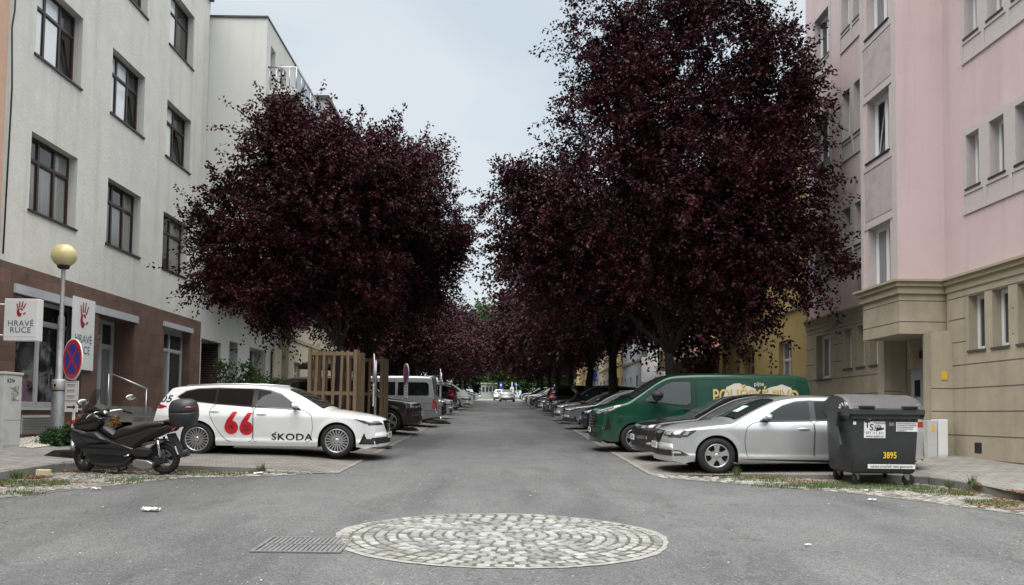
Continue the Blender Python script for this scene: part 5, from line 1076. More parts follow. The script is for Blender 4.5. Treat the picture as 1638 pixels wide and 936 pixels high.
def finish(c, root, pm, sp, detail=2):
    """adds body, glass, doors, lamps, wheels from the sp dictionary"""
    b = B(); b.bm(c.bm, M[pm], None, True); body = b.obj('body', root, fix=False)
    cut = sp.get('lower')
    b = B()                     # dark floor and wheel housings
    x0, x1 = c.ax[0]-c.arch, c.ax[1]+c.arch
    b.box(.35, c.ax[0]-c.arch-.02, -c.W*.72, c.W*.72, .19, .34, M['matt']); b.box(c.ax[0]+c.arch+.02, c.ax[1]-c.arch-.02, -c.W*.88, c.W*.88, c.sill-.01, c.sill+.12, M['matt']); b.box(c.ax[1]+c.arch+.02, c.L-.25, -c.W*.7, c.W*.7, .24, .4, M['matt'])
    for xa in c.ax:
        b.box(xa-c.arch, xa+c.arch, -c.W+.34, c.W-.34, .22, .8, M['matt'])
        for sd in (1, -1):
            vs = []; n = 20
            for k in range(n+1):
                t = PI*k/n; x = xa-(c.arch+.008)*math.cos(t); z = c.wr*.98+(c.arch+.008)*math.sin(t)
                if k in (0, n): z = c.sill-.02
                yo = c.hw(min(max(x, .01), c.L-.01), z)-.012
                vs += [(x, sd*yo, z), (x, sd*(c.W-.36), z)]
            b.add(vs, [(2*i, 2*i+1, 2*i+3, 2*i+2) for i in range(n)], M['matt'])
    b.obj('underbody', root)
    for sd in (1, -1):
        b = B(); g = sp.get('glass_back')
        if g: c.panel(b, g, 'S', M['gloss'], .0035, .05, sd)
        if b.v: b.obj('window_surround', root, fix=False)
        for k, w_ in enumerate(sp['windows']):
            b = B(); c.panel(b, rounded(w_, .03), 'S', M[sp.get('glassmat', ['carglass']*9)[k]], .006, .05, sd); b.obj('side_window', root, fix=False)
        if detail:
            for d in sp.get('doors', ()):
                b = B(); c.ribbon(b, rounded(d, .07, 3), 'S', M['gap'], .009, .0025, sd); b.obj('door_gap', root, fix=False)
            for (hx, hz) in sp.get('handles', ()):
                b = B(); h = c.hit((hx, sd*3, hz), (0, -sd, 0), .012)
                b.ell(h, (.105, .016, .018), M[sp.get('handlemat', pm)]); h2 = c.hit((hx, sd*3, hz), (0, -sd, 0), .001); b.ell(h2, (.075, .004, .032), M[sp.get('handlemat', pm)] if True else M['gap']); b.obj('handle', root, fix=False)
        for k, (poly, side, mm, off_) in enumerate(sp.get('trim_s', ())):
            b = B(); c.panel(b, poly, side, M[mm], off_, .05, sd); b.obj('trim', root, fix=False)
        if 'headS' in sp:
            b = B(); fr, sd_poly, inner = sp['headS']
            c.panel(b, sd_poly, 'S', M['lamp_clear'], .005, .03, sd)
            c.panel(b, [(y*sd, z) for y, z in fr], 'F', M['lamp_clear'], .005, .03)
            for q in inner: c.panel(b, [(y*sd, z) for y, z in q] if q[0][0] != 'S' else q[1:], 'F' if q[0][0] != 'S' else 'S', M['lamp_inner'], .008, .03, sd)
            b.obj('headlight', root, fix=False)
        if 'tailS' in sp:
            b = B(); fr, sd_poly = sp['tailS']; c.panel(b, sd_poly, 'S', M['lamp_red'], .006, .03, sd); c.panel(b, [(y*sd, z) for y, z in fr], 'B', M['lamp_red'], .006, .03); b.obj('tail_light', root, fix=False)
        mx_, mz = sp['mirror'][:2]; h = c.hit((mx_, sd*3, mz), (0, -sd, 0), 0); ms = sp['mirror'][2] if len(sp['mirror']) > 2 else 1
        b = B(); mm = M[sp.get('mirrormat', pm)]
        b.ell((h.x-.01, h.y+sd*.155*ms, h.z+.055*ms), (.075*ms, .105*ms, .062*ms), mm, u=18, v=12); b.tube([(h.x+.02, h.y-sd*.02, h.z-.01), (h.x+.0, h.y+sd*.08*ms, h.z+.0), (h.x-.0, h.y+sd*.13*ms, h.z+.02*ms)], [.035, .03, .03], M['gloss'], n=8); b.ell((h.x+.035*ms, h.y+sd*.155*ms, h.z+.055*ms), (.035*ms, .088*ms, .048*ms), M['carglass2']); b.ell((h.x-.01, h.y+sd*.15*ms, h.z+.015*ms), (.062*ms, .09*ms, .035*ms), M['gloss']); b.obj('wing_mirror', root, fix=False)
    for nm, poly, side, mm in (('windshield', sp['shield'], 'T', sp.get('shieldmat', 'carglass2')), ('rear_window', sp['rear'], sp.get('rearside', 'T'), 'carglass')):
        b = B(); c.panel(b, rounded(poly, .08), side, M['gloss'], .003, .06); c.panel(b, rounded(shrink(poly, .03), .08), side, M[mm], .006, .06); b.obj(nm, root, fix=False)
    for nm, lst in sp.get('front', {}).items():
        b = B()
        for poly, side, mm, off_ in lst: c.panel(b, poly, side, M[mm], off_, .04)
        b.obj(nm, root, fix=False)
    for xa in c.ax:
        for sd in (1, -1): wheel(root, xa, sd*(c.W-c.tw/2-.012), c.wr, c.tw, sd, sp['wheel'], sp.get('rimr'))
    if 'plateF' in sp and detail:
        z = sp['plateF']; h = c.hit((-3, 0, z), (1, 0, 0), 0); numberplate(root, frame_T((h.x-.012, 0, z), (0, -1, 0), (.05, 0, 1)), sp['reg'])
    if 'plateB' in sp and detail:
        z = sp['plateB']; h = c.hit((c.L+3, 0, z), (-1, 0, 0), 0); numberplate(root, frame_T((h.x+.012, 0, z), (0, 1, 0), (-.05, 0, 1)), sp['reg'])
    return body
def sym(p): return p+[(a, -b_) for a, b_ in p[::-1]]
def symy(p): return p+[(-a, b_) for a, b_ in p[::-1]]
S_EST = ((.14, .955), (.22, .962), (.28, .985), (.32, .988), (.365, .965), (.45, .970), (.60, .982), (.74, .995), (.80, 1.0), (.83, .995), (.90, .972), (.96, .948), (1.0, .925), (1.1, .882), (1.25, .815), (1.36, .76), (1.5, .68))
def place(root, x, y, heading, off_=None):
    """heading 0: nose towards +X (left row nose out); pi: nose towards -X"""
    root.rotation_mode = 'QUATERNION'; root.rotation_quaternion = Euler((math.atan(SL), 0, 0)).to_quaternion() @ Euler((0, 0, heading)).to_quaternion()
    root.location = (x, y, SL*y+(off_ if off_ is not None else 0)); return root
# every car is built with its nose at x = 0 and its tail at x = L, so "heading" pi puts the nose towards +X
def car_estate(pm, name='estate_car', wheelstyle='multi', detail=2):
    prof = [(.0, .20, 1), (-.0, .42), (.005, .60), (.03, .705), (.12, .775), (.45, .86), (.85, .925), (1.18, .968, 1), (1.45, 1.11), (1.75, 1.27), (2.02, 1.385), (2.35, 1.45), (2.8, 1.478), (3.3, 1.476), (3.8, 1.455), (4.2, 1.43), (4.42, 1.405, 1), (4.47, 1.375, 1), (4.58, 1.25), (4.70, 1.10), (4.78, .98, 1), (4.83, .82), (4.87, .68, 1), (4.90, .60), (4.895, .40), (4.86, .28, 1)]
    prof = [(x+.0, z) if len(p) == 2 else (x, z, 1) for p in prof for x, z in [(p[0], p[1])]]
    # keep x increasing
    q = []; lx = -1
    for p in prof: x = max(p[0], lx+.004); q.append((x, *p[1:])); lx = x
    c = Car(4.90, 1.85, q, (.95, 3.79), .34, S_EST, ((0, .80), (.12, .865), (.4, .95), (.9, .99), (1.6, 1), (3.6, 1), (4.2, .985), (4.6, .95), (4.9, .88)), sill=.21, nose=.31, tail=.20, fillet=((0, .03), (.3, .05), (1.1, .06), (1.5, .04), (2.2, .05), (4.4, .05), (4.9, .03)), crown=((0, .01), (.15, .04), (.6, .055), (1.2, .06), (1.6, .03), (2.2, .035), (4.4, .04), (4.6, .02), (4.9, .005)))
    W1 = [(1.72, .975), (1.92, 1.13), (2.12, 1.255), (2.34, 1.325), (2.60, 1.352), (2.60, 1.02)]; W2 = [(2.70, 1.025), (2.70, 1.358), (3.05, 1.365), (3.42, 1.355), (3.42, 1.075)]; W3 = [(3.46, 1.08), (3.46, 1.353), (3.85, 1.335), (4.05, 1.29), (4.20, 1.19), (4.12, 1.145)]
    sp = dict(windows=[W1, W2, W3], glass_back=[(1.66, .955), (1.92, 1.155), (2.12, 1.285), (2.34, 1.352), (2.62, 1.378), (3.42, 1.382), (3.85, 1.36), (4.08, 1.31), (4.25, 1.19), (4.14, 1.12), (3.44, 1.05), (2.65, .995)],
        glassmat=['carglass2', 'carglass', 'carglass'],
        doors=[[(1.50, .30), (1.44, .60), (1.47, .86), (1.62, .95), (2.645, 1.0), (2.645, .30)], [(2.66, .30), (2.66, 1.0), (3.44, 1.06), (3.56, .90), (3.44, .62), (3.28, .40), (3.16, .30)]],
        handles=[(2.48, .86), (3.44, .905)], shield=sym([(1.27, .66), (1.30, .70), (1.66, .645), (1.98, .56), (2.03, .45), (2.06, .2)]), rear=symy([(.56, 1.34), (.62, 1.08), (.45, 1.06)])[:3]+symy([(.56, 1.34), (.62, 1.08), (.45, 1.06)])[3:], rearside='B',
        headS=([(.42, .655), (.50, .735), (.80, .73), (.80, .655)], [(.12, .70), (.48, .765), (.62, .79), (.40, .69), (.16, .655)], [[(.46, .70), (.50, .722), (.66, .72), (.66, .70)], [('S', 0), (.20, .712), (.42, .752), (.36, .72), (.20, .69)]]),
        tailS=([(.50, .93), (.88, .95), (.88, 1.02), (.50, 1.0)], [(4.42, .985), (4.52, .955), (4.70, .94), (4.72, 1.03), (4.60, 1.035), (4.48, 1.01)]),
        mirror=(1.80, .99), front={'grille': [(rounded([(-.36, .74), (.36, .74), (.40, .66), (.26, .50), (-.26, .50), (-.40, .66)], .04), 'F', 'gloss', .006)]+[([(y-.006, .53), (y+.006, .53), (y+.006, .72), (y-.006, .72)], 'F', 'chrome', .010) for y in [-.24+.06*k for k in range(9)]],
            'air_intake': [(rounded([(-.72, .27), (.72, .27), (.76, .40), (-.76, .40)], .03), 'F', 'matt', .006)]},
        trim_s=[([(.14, .26), (.52, .27), (.44, .37), (.40, .45), (.36, .375), (.14, .37)], 'S', 'matt', .006), ([(.40, .395), (.47, .27), (.50, .275), (.42, .48), (.40, .49)], 'S', 'gap', .008)], wheel=wheelstyle, plateF=.43, plateB=.55, reg='8Z4 2051', rimr=.245)
    root = empty(name); finish(c, root, pm, sp, detail); return root, c, sp
def car_lift(pm, name='saloon_car', wheelstyle='five', detail=2, reg='6B3 7129'):
    prof = [(.0, .20, 1), (.004, .45), (.01, .62), (.05, .72), (.14, .785), (.5, .875), (.9, .935), (1.22, .975, 1), (1.5, 1.11), (1.8, 1.26), (2.08, 1.375), (2.4, 1.435), (2.85, 1.46), (3.3, 1.445), (3.75, 1.375), (4.15, 1.26), (4.5, 1.14), (4.72, 1.085, 1), (4.80, 1.04), (4.84, .85, 1), (4.865, .62), (4.86, .40), (4.83, .28, 1)]
    c = Car(4.87, 1.86, prof, (.94, 3.78), .335, S_EST, ((0, .80), (.12, .87), (.4, .95), (.9, .99), (1.6, 1), (3.7, 1), (4.2, .98), (4.6, .94), (4.87, .86)), sill=.22, nose=.30, tail=.22, fillet=((0, .03), (.3, .05), (1.1, .06), (1.5, .04), (2.2, .05), (4.3, .05), (4.87, .03)), crown=((0, .01), (.15, .04), (.6, .055), (1.2, .06), (1.6, .03), (2.2, .035), (4.4, .04), (4.87, .01)))
    W1 = [(1.74, .985), (1.95, 1.13), (2.15, 1.245), (2.38, 1.315), (2.62, 1.338), (2.62, 1.01)]; W2 = [(2.72, 1.012), (2.72, 1.342), (3.10, 1.335), (3.42, 1.29), (3.50, 1.04)]; W3 = [(3.54, 1.045), (3.47, 1.275), (3.80, 1.19), (4.0, 1.09)]
    sp = dict(windows=[W1, W2, W3], glassmat=['carglass2', 'carglass', 'carglass'], glass_back=[(1.68, .965), (1.95, 1.155), (2.15, 1.272), (2.38, 1.342), (2.64, 1.364), (3.1, 1.362), (3.45, 1.31), (3.82, 1.205), (4.06, 1.075), (2.65, .985)],
        doors=[[(1.48, .30), (1.43, .60), (1.46, .86), (1.62, .955), (2.665, .985), (2.665, .30)], [(2.68, .30), (2.68, .985), (3.50, 1.02), (3.56, .88), (3.44, .62), (3.28, .40), (3.16, .30)]],
        handles=[(2.48, .84), (3.42, .86)], shield=sym([(1.31, .66), (1.34, .70), (1.72, .645), (2.04, .56), (2.09, .45), (2.11, .2)]), rear=sym([(3.45, .46), (3.95, .60), (4.42, .62), (4.48, .2)]),
        headS=([(.40, .665), (.44, .745), (.80, .755), (.80, .64)], [(.12, .72), (.36, .775), (.58, .80), (.56, .77), (.42, .665), (.14, .64)], [[(.46, .69), (.48, .73), (.62, .735), (.62, .68)], [('S', 0), (.20, .70), (.26, .755), (.34, .765), (.30, .70)], [('S', 0), (.35, .70), (.40, .765), (.47, .775), (.42, .70)]]),
        tailS=([(.45, .88), (.85, .90), (.85, 1.0), (.45, .98)], [(4.42, .95), (4.50, .92), (4.66, .90), (4.66, 1.0), (4.52, .985)]),
        mirror=(1.83, 1.0), front={'grille': [(rounded([(-.40, .755), (.40, .755), (.36, .60), (.28, .53), (-.28, .53), (-.36, .60)], .04), 'F', 'chrome', .005), (rounded([(-.375, .735), (.375, .735), (.335, .61), (.265, .55), (-.265, .55), (-.335, .61)], .03), 'F', 'gloss', .008)]+[([(y-.005, .56), (y+.005, .56), (y+.005, .73), (y-.005, .73)], 'F', 'matt', .011) for y in [-.28+.056*k for k in range(11)]],
            'air_intake': [(rounded([(-.70, .30), (.70, .30), (.74, .41), (-.74, .41)], .03), 'F', 'matt', .006)]},
        trim_s=[([(.12, .30), (.46, .325), (.30, .41), (.12, .415)], 'S', 'matt', .006), ([(.18, .35), (.34, .355), (.31, .39), (.18, .395)], 'S', 'lamp_inner', .009)], wheel=wheelstyle, plateF=.47, plateB=.52, reg=reg, rimr=.218)
    root = empty(name); finish(c, root, pm, sp, detail)
    if detail == 2:
        for sd in (1, -1): b = B(); c.panel(b, [(1.42, .285), (3.36, .285), (3.36, .345), (1.55, .325)], 'S', M['chrome'] if False else M[pm], .012, .08, sd); c.panel(b, [(1.36, .215), (3.40, .215), (3.40, .275), (1.36, .275)], 'S', M['matt'], .006, .08, sd); b.obj('side_sill', root, fix=False)
    return root, c, sp
def car_suv(pm, name='suv', wheelstyle='ten', detail=2, reg='5Z2 8841'):
    prof = [(.0, .26, 1), (.004, .5), (.01, .70), (.04, .86), (.12, .935), (.5, 1.02), (.9, 1.07), (1.16, 1.11, 1), (1.4, 1.27), (1.68, 1.47), (1.95, 1.61), (2.25, 1.68), (2.8, 1.72), (3.4, 1.71), (4.0, 1.67), (4.3, 1.62, 1), (4.40, 1.52), (4.52, 1.28), (4.60, 1.10, 1), (4.64, .9), (4.66, .62), (4.64, .4), (4.61, .33, 1)]
    S = ((.2, .955), (.35, .975), (.55, .995), (.75, 1.0), (.92, .985), (1.03, .965), (1.10, .93), (1.3, .875), (1.5, .80), (1.65, .74), (1.8, .66))
    c = Car(4.66, 1.88, prof, (.92, 3.68), .365, S, ((0, .84), (.12, .90), (.4, .96), (.9, .99), (1.6, 1), (3.7, 1), (4.2, .98), (4.66, .9)), sill=.28, nose=.26, tail=.2, fillet=((0, .03), (.3, .06), (1.1, .06), (1.5, .04), (4.3, .05), (4.66, .03)), crown=((0, .01), (.15, .05), (.6, .055), (1.2, .06), (1.6, .03), (4.2, .04), (4.66, .01)), sillfront=.26)
    W1 = [(1.66, 1.11), (1.88, 1.30), (2.08, 1.44), (2.30, 1.52), (2.52, 1.545), (2.52, 1.14)]; W2 = [(2.62, 1.14), (2.62, 1.55), (3.3, 1.545), (3.38, 1.17)]; W3 = [(3.43, 1.175), (3.36, 1.54), (3.95, 1.49), (4.18, 1.24)]
    sp = dict(windows=[W1, W2, W3], glassmat=['carglass2', 'carglass', 'carglass'], glass_back=[(1.60, 1.09), (1.88, 1.325), (2.08, 1.465), (2.30, 1.548), (2.52, 1.575), (3.3, 1.575), (3.98, 1.515), (4.24, 1.22), (3.4, 1.14), (2.6, 1.11)],
        doors=[[(1.44, .40), (1.40, .70), (1.42, 1.0), (1.58, 1.09), (2.57, 1.11), (2.57, .40)], [(2.585, .40), (2.585, 1.11), (3.38, 1.14), (3.44, 1.0), (3.32, .72), (3.18, .50), (3.08, .40)]],
        handles=[(2.38, .97), (3.24, .99)], shield=sym([(1.24, .68), (1.27, .72), (1.62, .66), (1.92, .58), (1.98, .45), (2.0, .2)]), rear=symy([(.52, 1.54), (.62, 1.22), (.4, 1.18)]), rearside='B',
        headS=([(.45, .74), (.48, .86), (.84, .86), (.84, .75)], [(.10, .84), (.42, .93), (.50, .90), (.40, .78), (.12, .74)], [[(.50, .77), (.52, .83), (.66, .83), (.66, .77)], [('S', 0), (.16, .78), (.18, .84), (.30, .86), (.28, .79)]]),
        tailS=([(.62, .92), (.88, .92), (.88, 1.30), (.70, 1.36)], [(4.32, 1.02), (4.46, .98), (4.45, 1.3), (4.40, 1.34)]),
        mirror=(1.72, 1.13, 1.1), front={'grille': [(rounded([(-.42, .84), (.42, .84), (.38, .62), (-.38, .62)], .04), 'F', 'chrome', .005), (rounded([(-.395, .82), (.395, .82), (.355, .64), (-.355, .64)], .03), 'F', 'gloss', .008)], 'air_intake': [(rounded([(-.6, .36), (.6, .36), (.66, .5), (-.66, .5)], .03), 'F', 'matt', .006)], 'bumper_strip': [([(-.8, .535), (.8, .535), (.8, .56), (-.8, .56)], 'F', 'chrome', .007)]},
        wheel=wheelstyle, plateF=.58, plateB=.6, reg=reg, rimr=.245)
    root = empty(name); finish(c, root, pm, sp, detail); return root, c, sp
def car_hatch(pm, name='hatchback', wheelstyle='ten', detail=2, reg='3Z8 4417'):
    prof = [(.0, .20, 1), (.004, .42), (.01, .60), (.05, .70), (.14, .775), (.45, .88), (.75, .95), (.95, 1.0, 1), (1.25, 1.16), (1.55, 1.31), (1.85, 1.415), (2.2, 1.465), (2.7, 1.475), (3.2, 1.44), (3.55, 1.395, 1), (3.66, 1.30), (3.82, 1.08), (3.90, .95, 1), (3.96, .75), (3.98, .55), (3.97, .36), (3.94, .28, 1)]
    c = Car(3.98, 1.74, prof, (.82, 3.32), .31, ((.14, .955), (.22, .968), (.35, .985), (.50, .995), (.66, 1.0), (.82, .985), (.93, .962), (1.0, .93), (1.15, .875), (1.3, .80), (1.42, .74), (1.5, .68)), ((0, .80), (.12, .87), (.4, .95), (.8, .99), (1.3, 1), (3.0, 1), (3.5, .98), (3.98, .88)), sill=.2, nose=.22, tail=.18, fillet=((0, .03), (.3, .06), (.9, .06), (1.3, .04), (3.5, .05), (3.98, .03)), crown=((0, .01), (.15, .04), (.6, .055), (1.2, .05), (1.6, .03), (3.5, .04), (3.98, .01)))
    W1 = [(1.35, 1.0), (1.60, 1.15), (1.85, 1.27), (2.1, 1.335), (2.16, 1.34), (2.16, 1.02)]; W2 = [(2.25, 1.02), (2.25, 1.345), (2.8, 1.34), (2.98, 1.08)]; W3 = [(3.03, 1.085), (2.88, 1.33), (3.2, 1.29), (3.38, 1.14)]
    sp = dict(windows=[W1, W2, W3], glassmat=['carglass2', 'carglass', 'carglass'], glass_back=[(1.28, .98), (1.60, 1.175), (1.85, 1.295), (2.1, 1.36), (2.8, 1.365), (3.24, 1.31), (3.44, 1.12), (2.98, 1.05), (2.2, .995)],
        doors=[[(1.24, .30), (1.2, .60), (1.22, .88), (1.30, .98), (2.205, .995), (2.205, .30)], [(2.22, .30), (2.22, .995), (2.98, 1.05), (3.06, .92), (2.94, .62), (2.82, .42), (2.74, .30)]],
        handles=[(2.04, .87), (2.86, .91)], shield=sym([(1.05, .62), (1.08, .66), (1.5, .60), (1.82, .53), (1.88, .4), (1.9, .2)]), rear=symy([(.46, 1.37), (.58, 1.10), (.4, 1.07)]), rearside='B',
        headS=([(.42, .62), (.46, .74), (.78, .76), (.78, .63)], [(.12, .73), (.42, .84), (.52, .86), (.34, .68), (.13, .62)], [[(.48, .65), (.50, .71), (.62, .71), (.62, .65)], [('S', 0), (.16, .66), (.20, .74), (.34, .78), (.26, .68)]]),
        tailS=([(.55, .88), (.85, .86), (.85, 1.06), (.60, 1.08)], [(3.64, .92), (3.76, .89), (3.74, 1.05), (3.68, 1.06)]),
        mirror=(1.42, 1.02), front={'grille': [(rounded([(-.34, .71), (.34, .71), (.28, .58), (-.28, .58)], .04), 'F', 'gloss', .006)], 'air_intake': [(rounded([(-.55, .26), (.55, .26), (.62, .42), (-.62, .42)], .03), 'F', 'matt', .006)]},
        wheel=wheelstyle, plateF=.48, plateB=.62, reg=reg, rimr=.21)
    root = empty(name); finish(c, root, pm, sp, detail); return root, c, sp
def van_sharp(pm, name='panel_van', detail=2):
    prof = [(.0, .22, 1), (.004, .5), (.008, .75), (.03, .92), (.10, 1.03), (.35, 1.13), (.65, 1.22), (.86, 1.29, 1), (1.15, 1.47), (1.5, 1.70), (1.78, 1.855), (2.0, 1.915), (2.4, 1.95), (3.4, 1.97), (4.6, 1.965), (5.1, 1.945), (5.27, 1.90, 1), (5.34, 1.6), (5.40, 1.1, 1), (5.45, .7), (5.45, .5), (5.43, .35, 1)]
    S = ((.2, .955), (.4, .98), (.6, .995), (.85, 1.0), (1.05, .99), (1.18, .975), (1.3, .955), (1.6, .90), (1.8, .86), (1.95, .82))
    c = Car(5.45, 1.99, prof, (1.0, 4.45), .345, S, ((0, .84), (.12, .90), (.4, .96), (1.0, .99), (1.6, 1), (5.0, 1), (5.45, .965)), sill=.25, nose=.32, tail=.07, fillet=((0, .04), (.3, .07), (.9, .08), (1.5, .05), (2.2, .10), (5.2, .10), (5.45, .03)), crown=((0, .01), (.2, .05), (.8, .06), (1.6, .03), (2.2, .04), (5.2, .04), (5.45, .0)), sillfront=.24)
    W1 = [(1.22, 1.26), (1.45, 1.45), (1.72, 1.64), (1.90, 1.72), (2.32, 1.735), (2.36, 1.69), (2.36, 1.22), (2.24, 1.16)]
    sp = dict(windows=[W1], glassmat=['carglass3'], glass_back=[(1.12, 1.22), (1.45, 1.49), (1.72, 1.675), (1.90, 1.755), (2.36, 1.77), (2.40, 1.70), (2.40, 1.2), (2.26, 1.13)],
        doors=[[(1.40, .34), (1.38, .75), (1.42, 1.05), (1.30, 1.20), (1.50, 1.55), (1.80, 1.76), (2.46, 1.80), (2.46, .34)], [(2.50, .34), (2.50, 1.80), (3.85, 1.80), (3.85, .34)]],
        handles=[(2.28, 1.06), (2.64, 1.06)], handlemat='matt', shield=sym([(.93, .80), (.97, .84), (1.4, .76), (1.74, .69), (1.82, .55), (1.86, .2)]), rear=symy([(.70, 1.76), (.76, 1.2), (.5, 1.18)]), rearside='B',
        headS=([(.48, .90), (.50, .985), (.88, .99), (.88, .91)], [(.10, .97), (.44, 1.10), (.66, 1.155), (.62, 1.10), (.40, .965), (.12, .90)], [[(.52, .92), (.54, .96), (.7, .96), (.7, .92)], [('S', 0), (.20, .95), (.24, .985), (.34, 1.02), (.32, .985)], [('S', 0), (.36, .99), (.38, 1.03), (.50, 1.07), (.48, 1.03)], [('S', 0), (.14, .985), (.44, 1.09), (.62, 1.14), (.44, 1.07), (.16, .965)]]),
        tailS=([(.86, .8), (.95, .8), (.95, 1.4), (.86, 1.4)], [(5.29, .85), (5.345, .85), (5.31, 1.45), (5.27, 1.45)]),
        mirror=(1.50, 1.30, 1.85), mirrormat='matt', front={'grille': [(rounded([(-.50, .90), (.50, .90), (.56, .80), (.44, .56), (-.44, .56), (-.56, .80)], .05), 'F', 'gloss', .006)]+[(rounded([(-.46, z), (.46, z), (.46, z+.022), (-.46, z+.022)], .008), 'F', 'steel', .011) for z in (.60, .67, .74, .81)]+[([(y-.012, .58), (y+.012, .58), (y+.012, .85), (y-.012, .85)], 'F', 'gloss', .014) for y in [-.4+.1*k for k in range(9)]],
            'air_intake': [(rounded([(-.62, .34), (.62, .34), (.66, .47), (-.66, .47)], .03), 'F', 'matt', .006)], 'bonnet_gap': [([(-.86, .995), (.86, .995), (.86, 1.003), (-.86, 1.003)], 'F', 'gap', .004)]},
        trim_s=[([(2.52, 1.13), (5.25, 1.13), (5.25, 1.15), (2.52, 1.15)], 'S', 'gap', .004), ([(.26, .50), (.42, .56), (.38, .85), (.34, .86)], 'S', 'gap', .004), ([(1.42, .26), (4.02, .26), (4.02, .33), (1.42, .33)], 'S', 'matt', .010)], wheel='ten', plateF=.50, reg='6Z1 3382', rimr=.225)
    root = empty(name); finish(c, root, pm, sp, detail); return root, c, sp
def van_boxy(pm, name='minibus', detail=2):
    prof = [(.0, .22, 1), (.004, .5), (.008, .75), (.03, .90), (.10, 1.0), (.4, 1.10), (.6, 1.15), (.75, 1.20, 1), (1.0, 1.42), (1.3, 1.68), (1.55, 1.84), (1.8, 1.90), (2.2, 1.93), (3.4, 1.95), (4.3, 1.945), (4.62, 1.93, 1), (4.66, 1.88), (4.74, 1.5), (4.80, 1.1, 1), (4.86, .7), (4.88, .5), (4.86, .35, 1)]
    S = ((.2, .96), (.4, .985), (.6, .998), (.85, 1.0), (1.1, .985), (1.25, .965), (1.4, .94), (1.6, .90), (1.8, .86), (1.95, .82))
    c = Car(4.89, 1.90, prof, (.92, 3.92), .335, S, ((0, .86), (.12, .92), (.4, .97), (1.0, .99), (1.6, 1), (4.4, 1), (4.89, .965)), sill=.25, nose=.3, tail=.08, fillet=((0, .04), (.3, .07), (.9, .08), (1.5, .05), (2.2, .09), (4.7, .09), (4.89, .03)), crown=((0, .01), (.2, .05), (.8, .06), (1.6, .03), (2.2, .04), (4.7, .04), (4.89, .0)))
    W1 = [(1.02, 1.18), (1.25, 1.42), (1.5, 1.62), (1.62, 1.66), (1.98, 1.67), (1.98, 1.15)]; W2 = [(2.10, 1.17), (2.10, 1.68), (3.22, 1.68), (3.22, 1.17)]; W3 = [(3.32, 1.17), (3.32, 1.68), (4.42, 1.68), (4.50, 1.60), (4.52, 1.17)]
    sp = dict(windows=[W1, W2, W3], glassmat=['carglass2', 'carglass', 'carglass'], doors=[[(1.22, .34), (1.2, .8), (1.05, 1.12), (1.3, 1.55), (1.55, 1.72), (2.04, 1.74), (2.04, .34)], [(2.07, .34), (2.07, 1.76), (3.27, 1.76), (3.27, .34)]],
        handles=[(1.9, 1.02), (3.15, 1.05)], handlemat='matt', shield=sym([(.82, .76), (.86, .80), (1.2, .74), (1.5, .69), (1.58, .55), (1.6, .2)]), rear=symy([(.68, 1.74), (.74, 1.2), (.5, 1.18)]), rearside='B',
        headS=([(.5, .72), (.52, .86), (.85, .86), (.85, .73)], [(.10, .86), (.36, .93), (.40, .90), (.32, .76), (.12, .72)], [[(.55, .75), (.57, .83), (.72, .83), (.72, .75)]]),
        tailS=([(.74, .64), (.875, .64), (.875, 1.02), (.78, 1.02)], [(4.64, .66), (4.775, .66), (4.76, 1.04), (4.68, 1.04)]),
        mirror=(1.16, 1.22, 1.35), mirrormat='matt', front={'grille': [(rounded([(-.45, .86), (.45, .86), (.42, .74), (-.42, .74)], .03), 'F', 'gloss', .006)], 'spoiler': [([(4.50, -.78), (4.72, -.76), (4.72, .76), (4.50, .78)], 'T', pm, .03)]},
        trim_s=[([(.25, .60), (4.7, .60), (4.7, .625), (.25, .625)], 'S', 'gap', .004)], wheel='ten', plateB=.85, reg='2Z7 6093', rimr=.22)
    sp['trim_s'] = [([(2.10, .875), (4.64, .875), (4.64, .885), (2.10, .885)], 'S', 'gap', .004), ([(4.36, .60), (4.86, .60), (4.86, .612), (4.36, .612)], 'S', 'gap', .004)]
    root = empty(name); finish(c, root, pm, sp, detail); return root, c, sp
def set_thing(o, label, cat, group=None):
    o['label'] = label; o['category'] = cat
    if group: o['group'] = group
    return o
PIh = PI
# ---- white estate with race lettering, front left
root, c, sp = car_estate('p_white'); set_thing(root, 'white estate car with red number 66, black lettering and twin-tone alloys', 'car')
M['decal_red'] = mat('red_vinyl', (.52, .012, .028), .35, coat=.5); M['decal_dark'] = mat('dark_vinyl', (.012, .022, .020), .35, coat=.4)
YD = -1      # the side turned to the camera once the nose points to +X
def six(b, cx, cz, r, yd):
    circ = [(cx+r*math.cos(2*PI*k/28), cz+r*math.sin(2*PI*k/28)) for k in range(28)]; c.panel(b, circ, 'S', M['decal_red'], .0062, .04, yd)
    s = -1      # stroke rises towards the nose
    stem = [(cx-s*r*.96, cz+r*.28), (cx-s*r*.70, cz+r*.98), (cx+s*r*.18, cz+r*2.25), (cx+s*r*.86, cz+r*2.25), (cx+s*r*.10, cz+r*.85)]
    c.panel(b, stem, 'S', M['decal_red'], .0060, .04, yd)
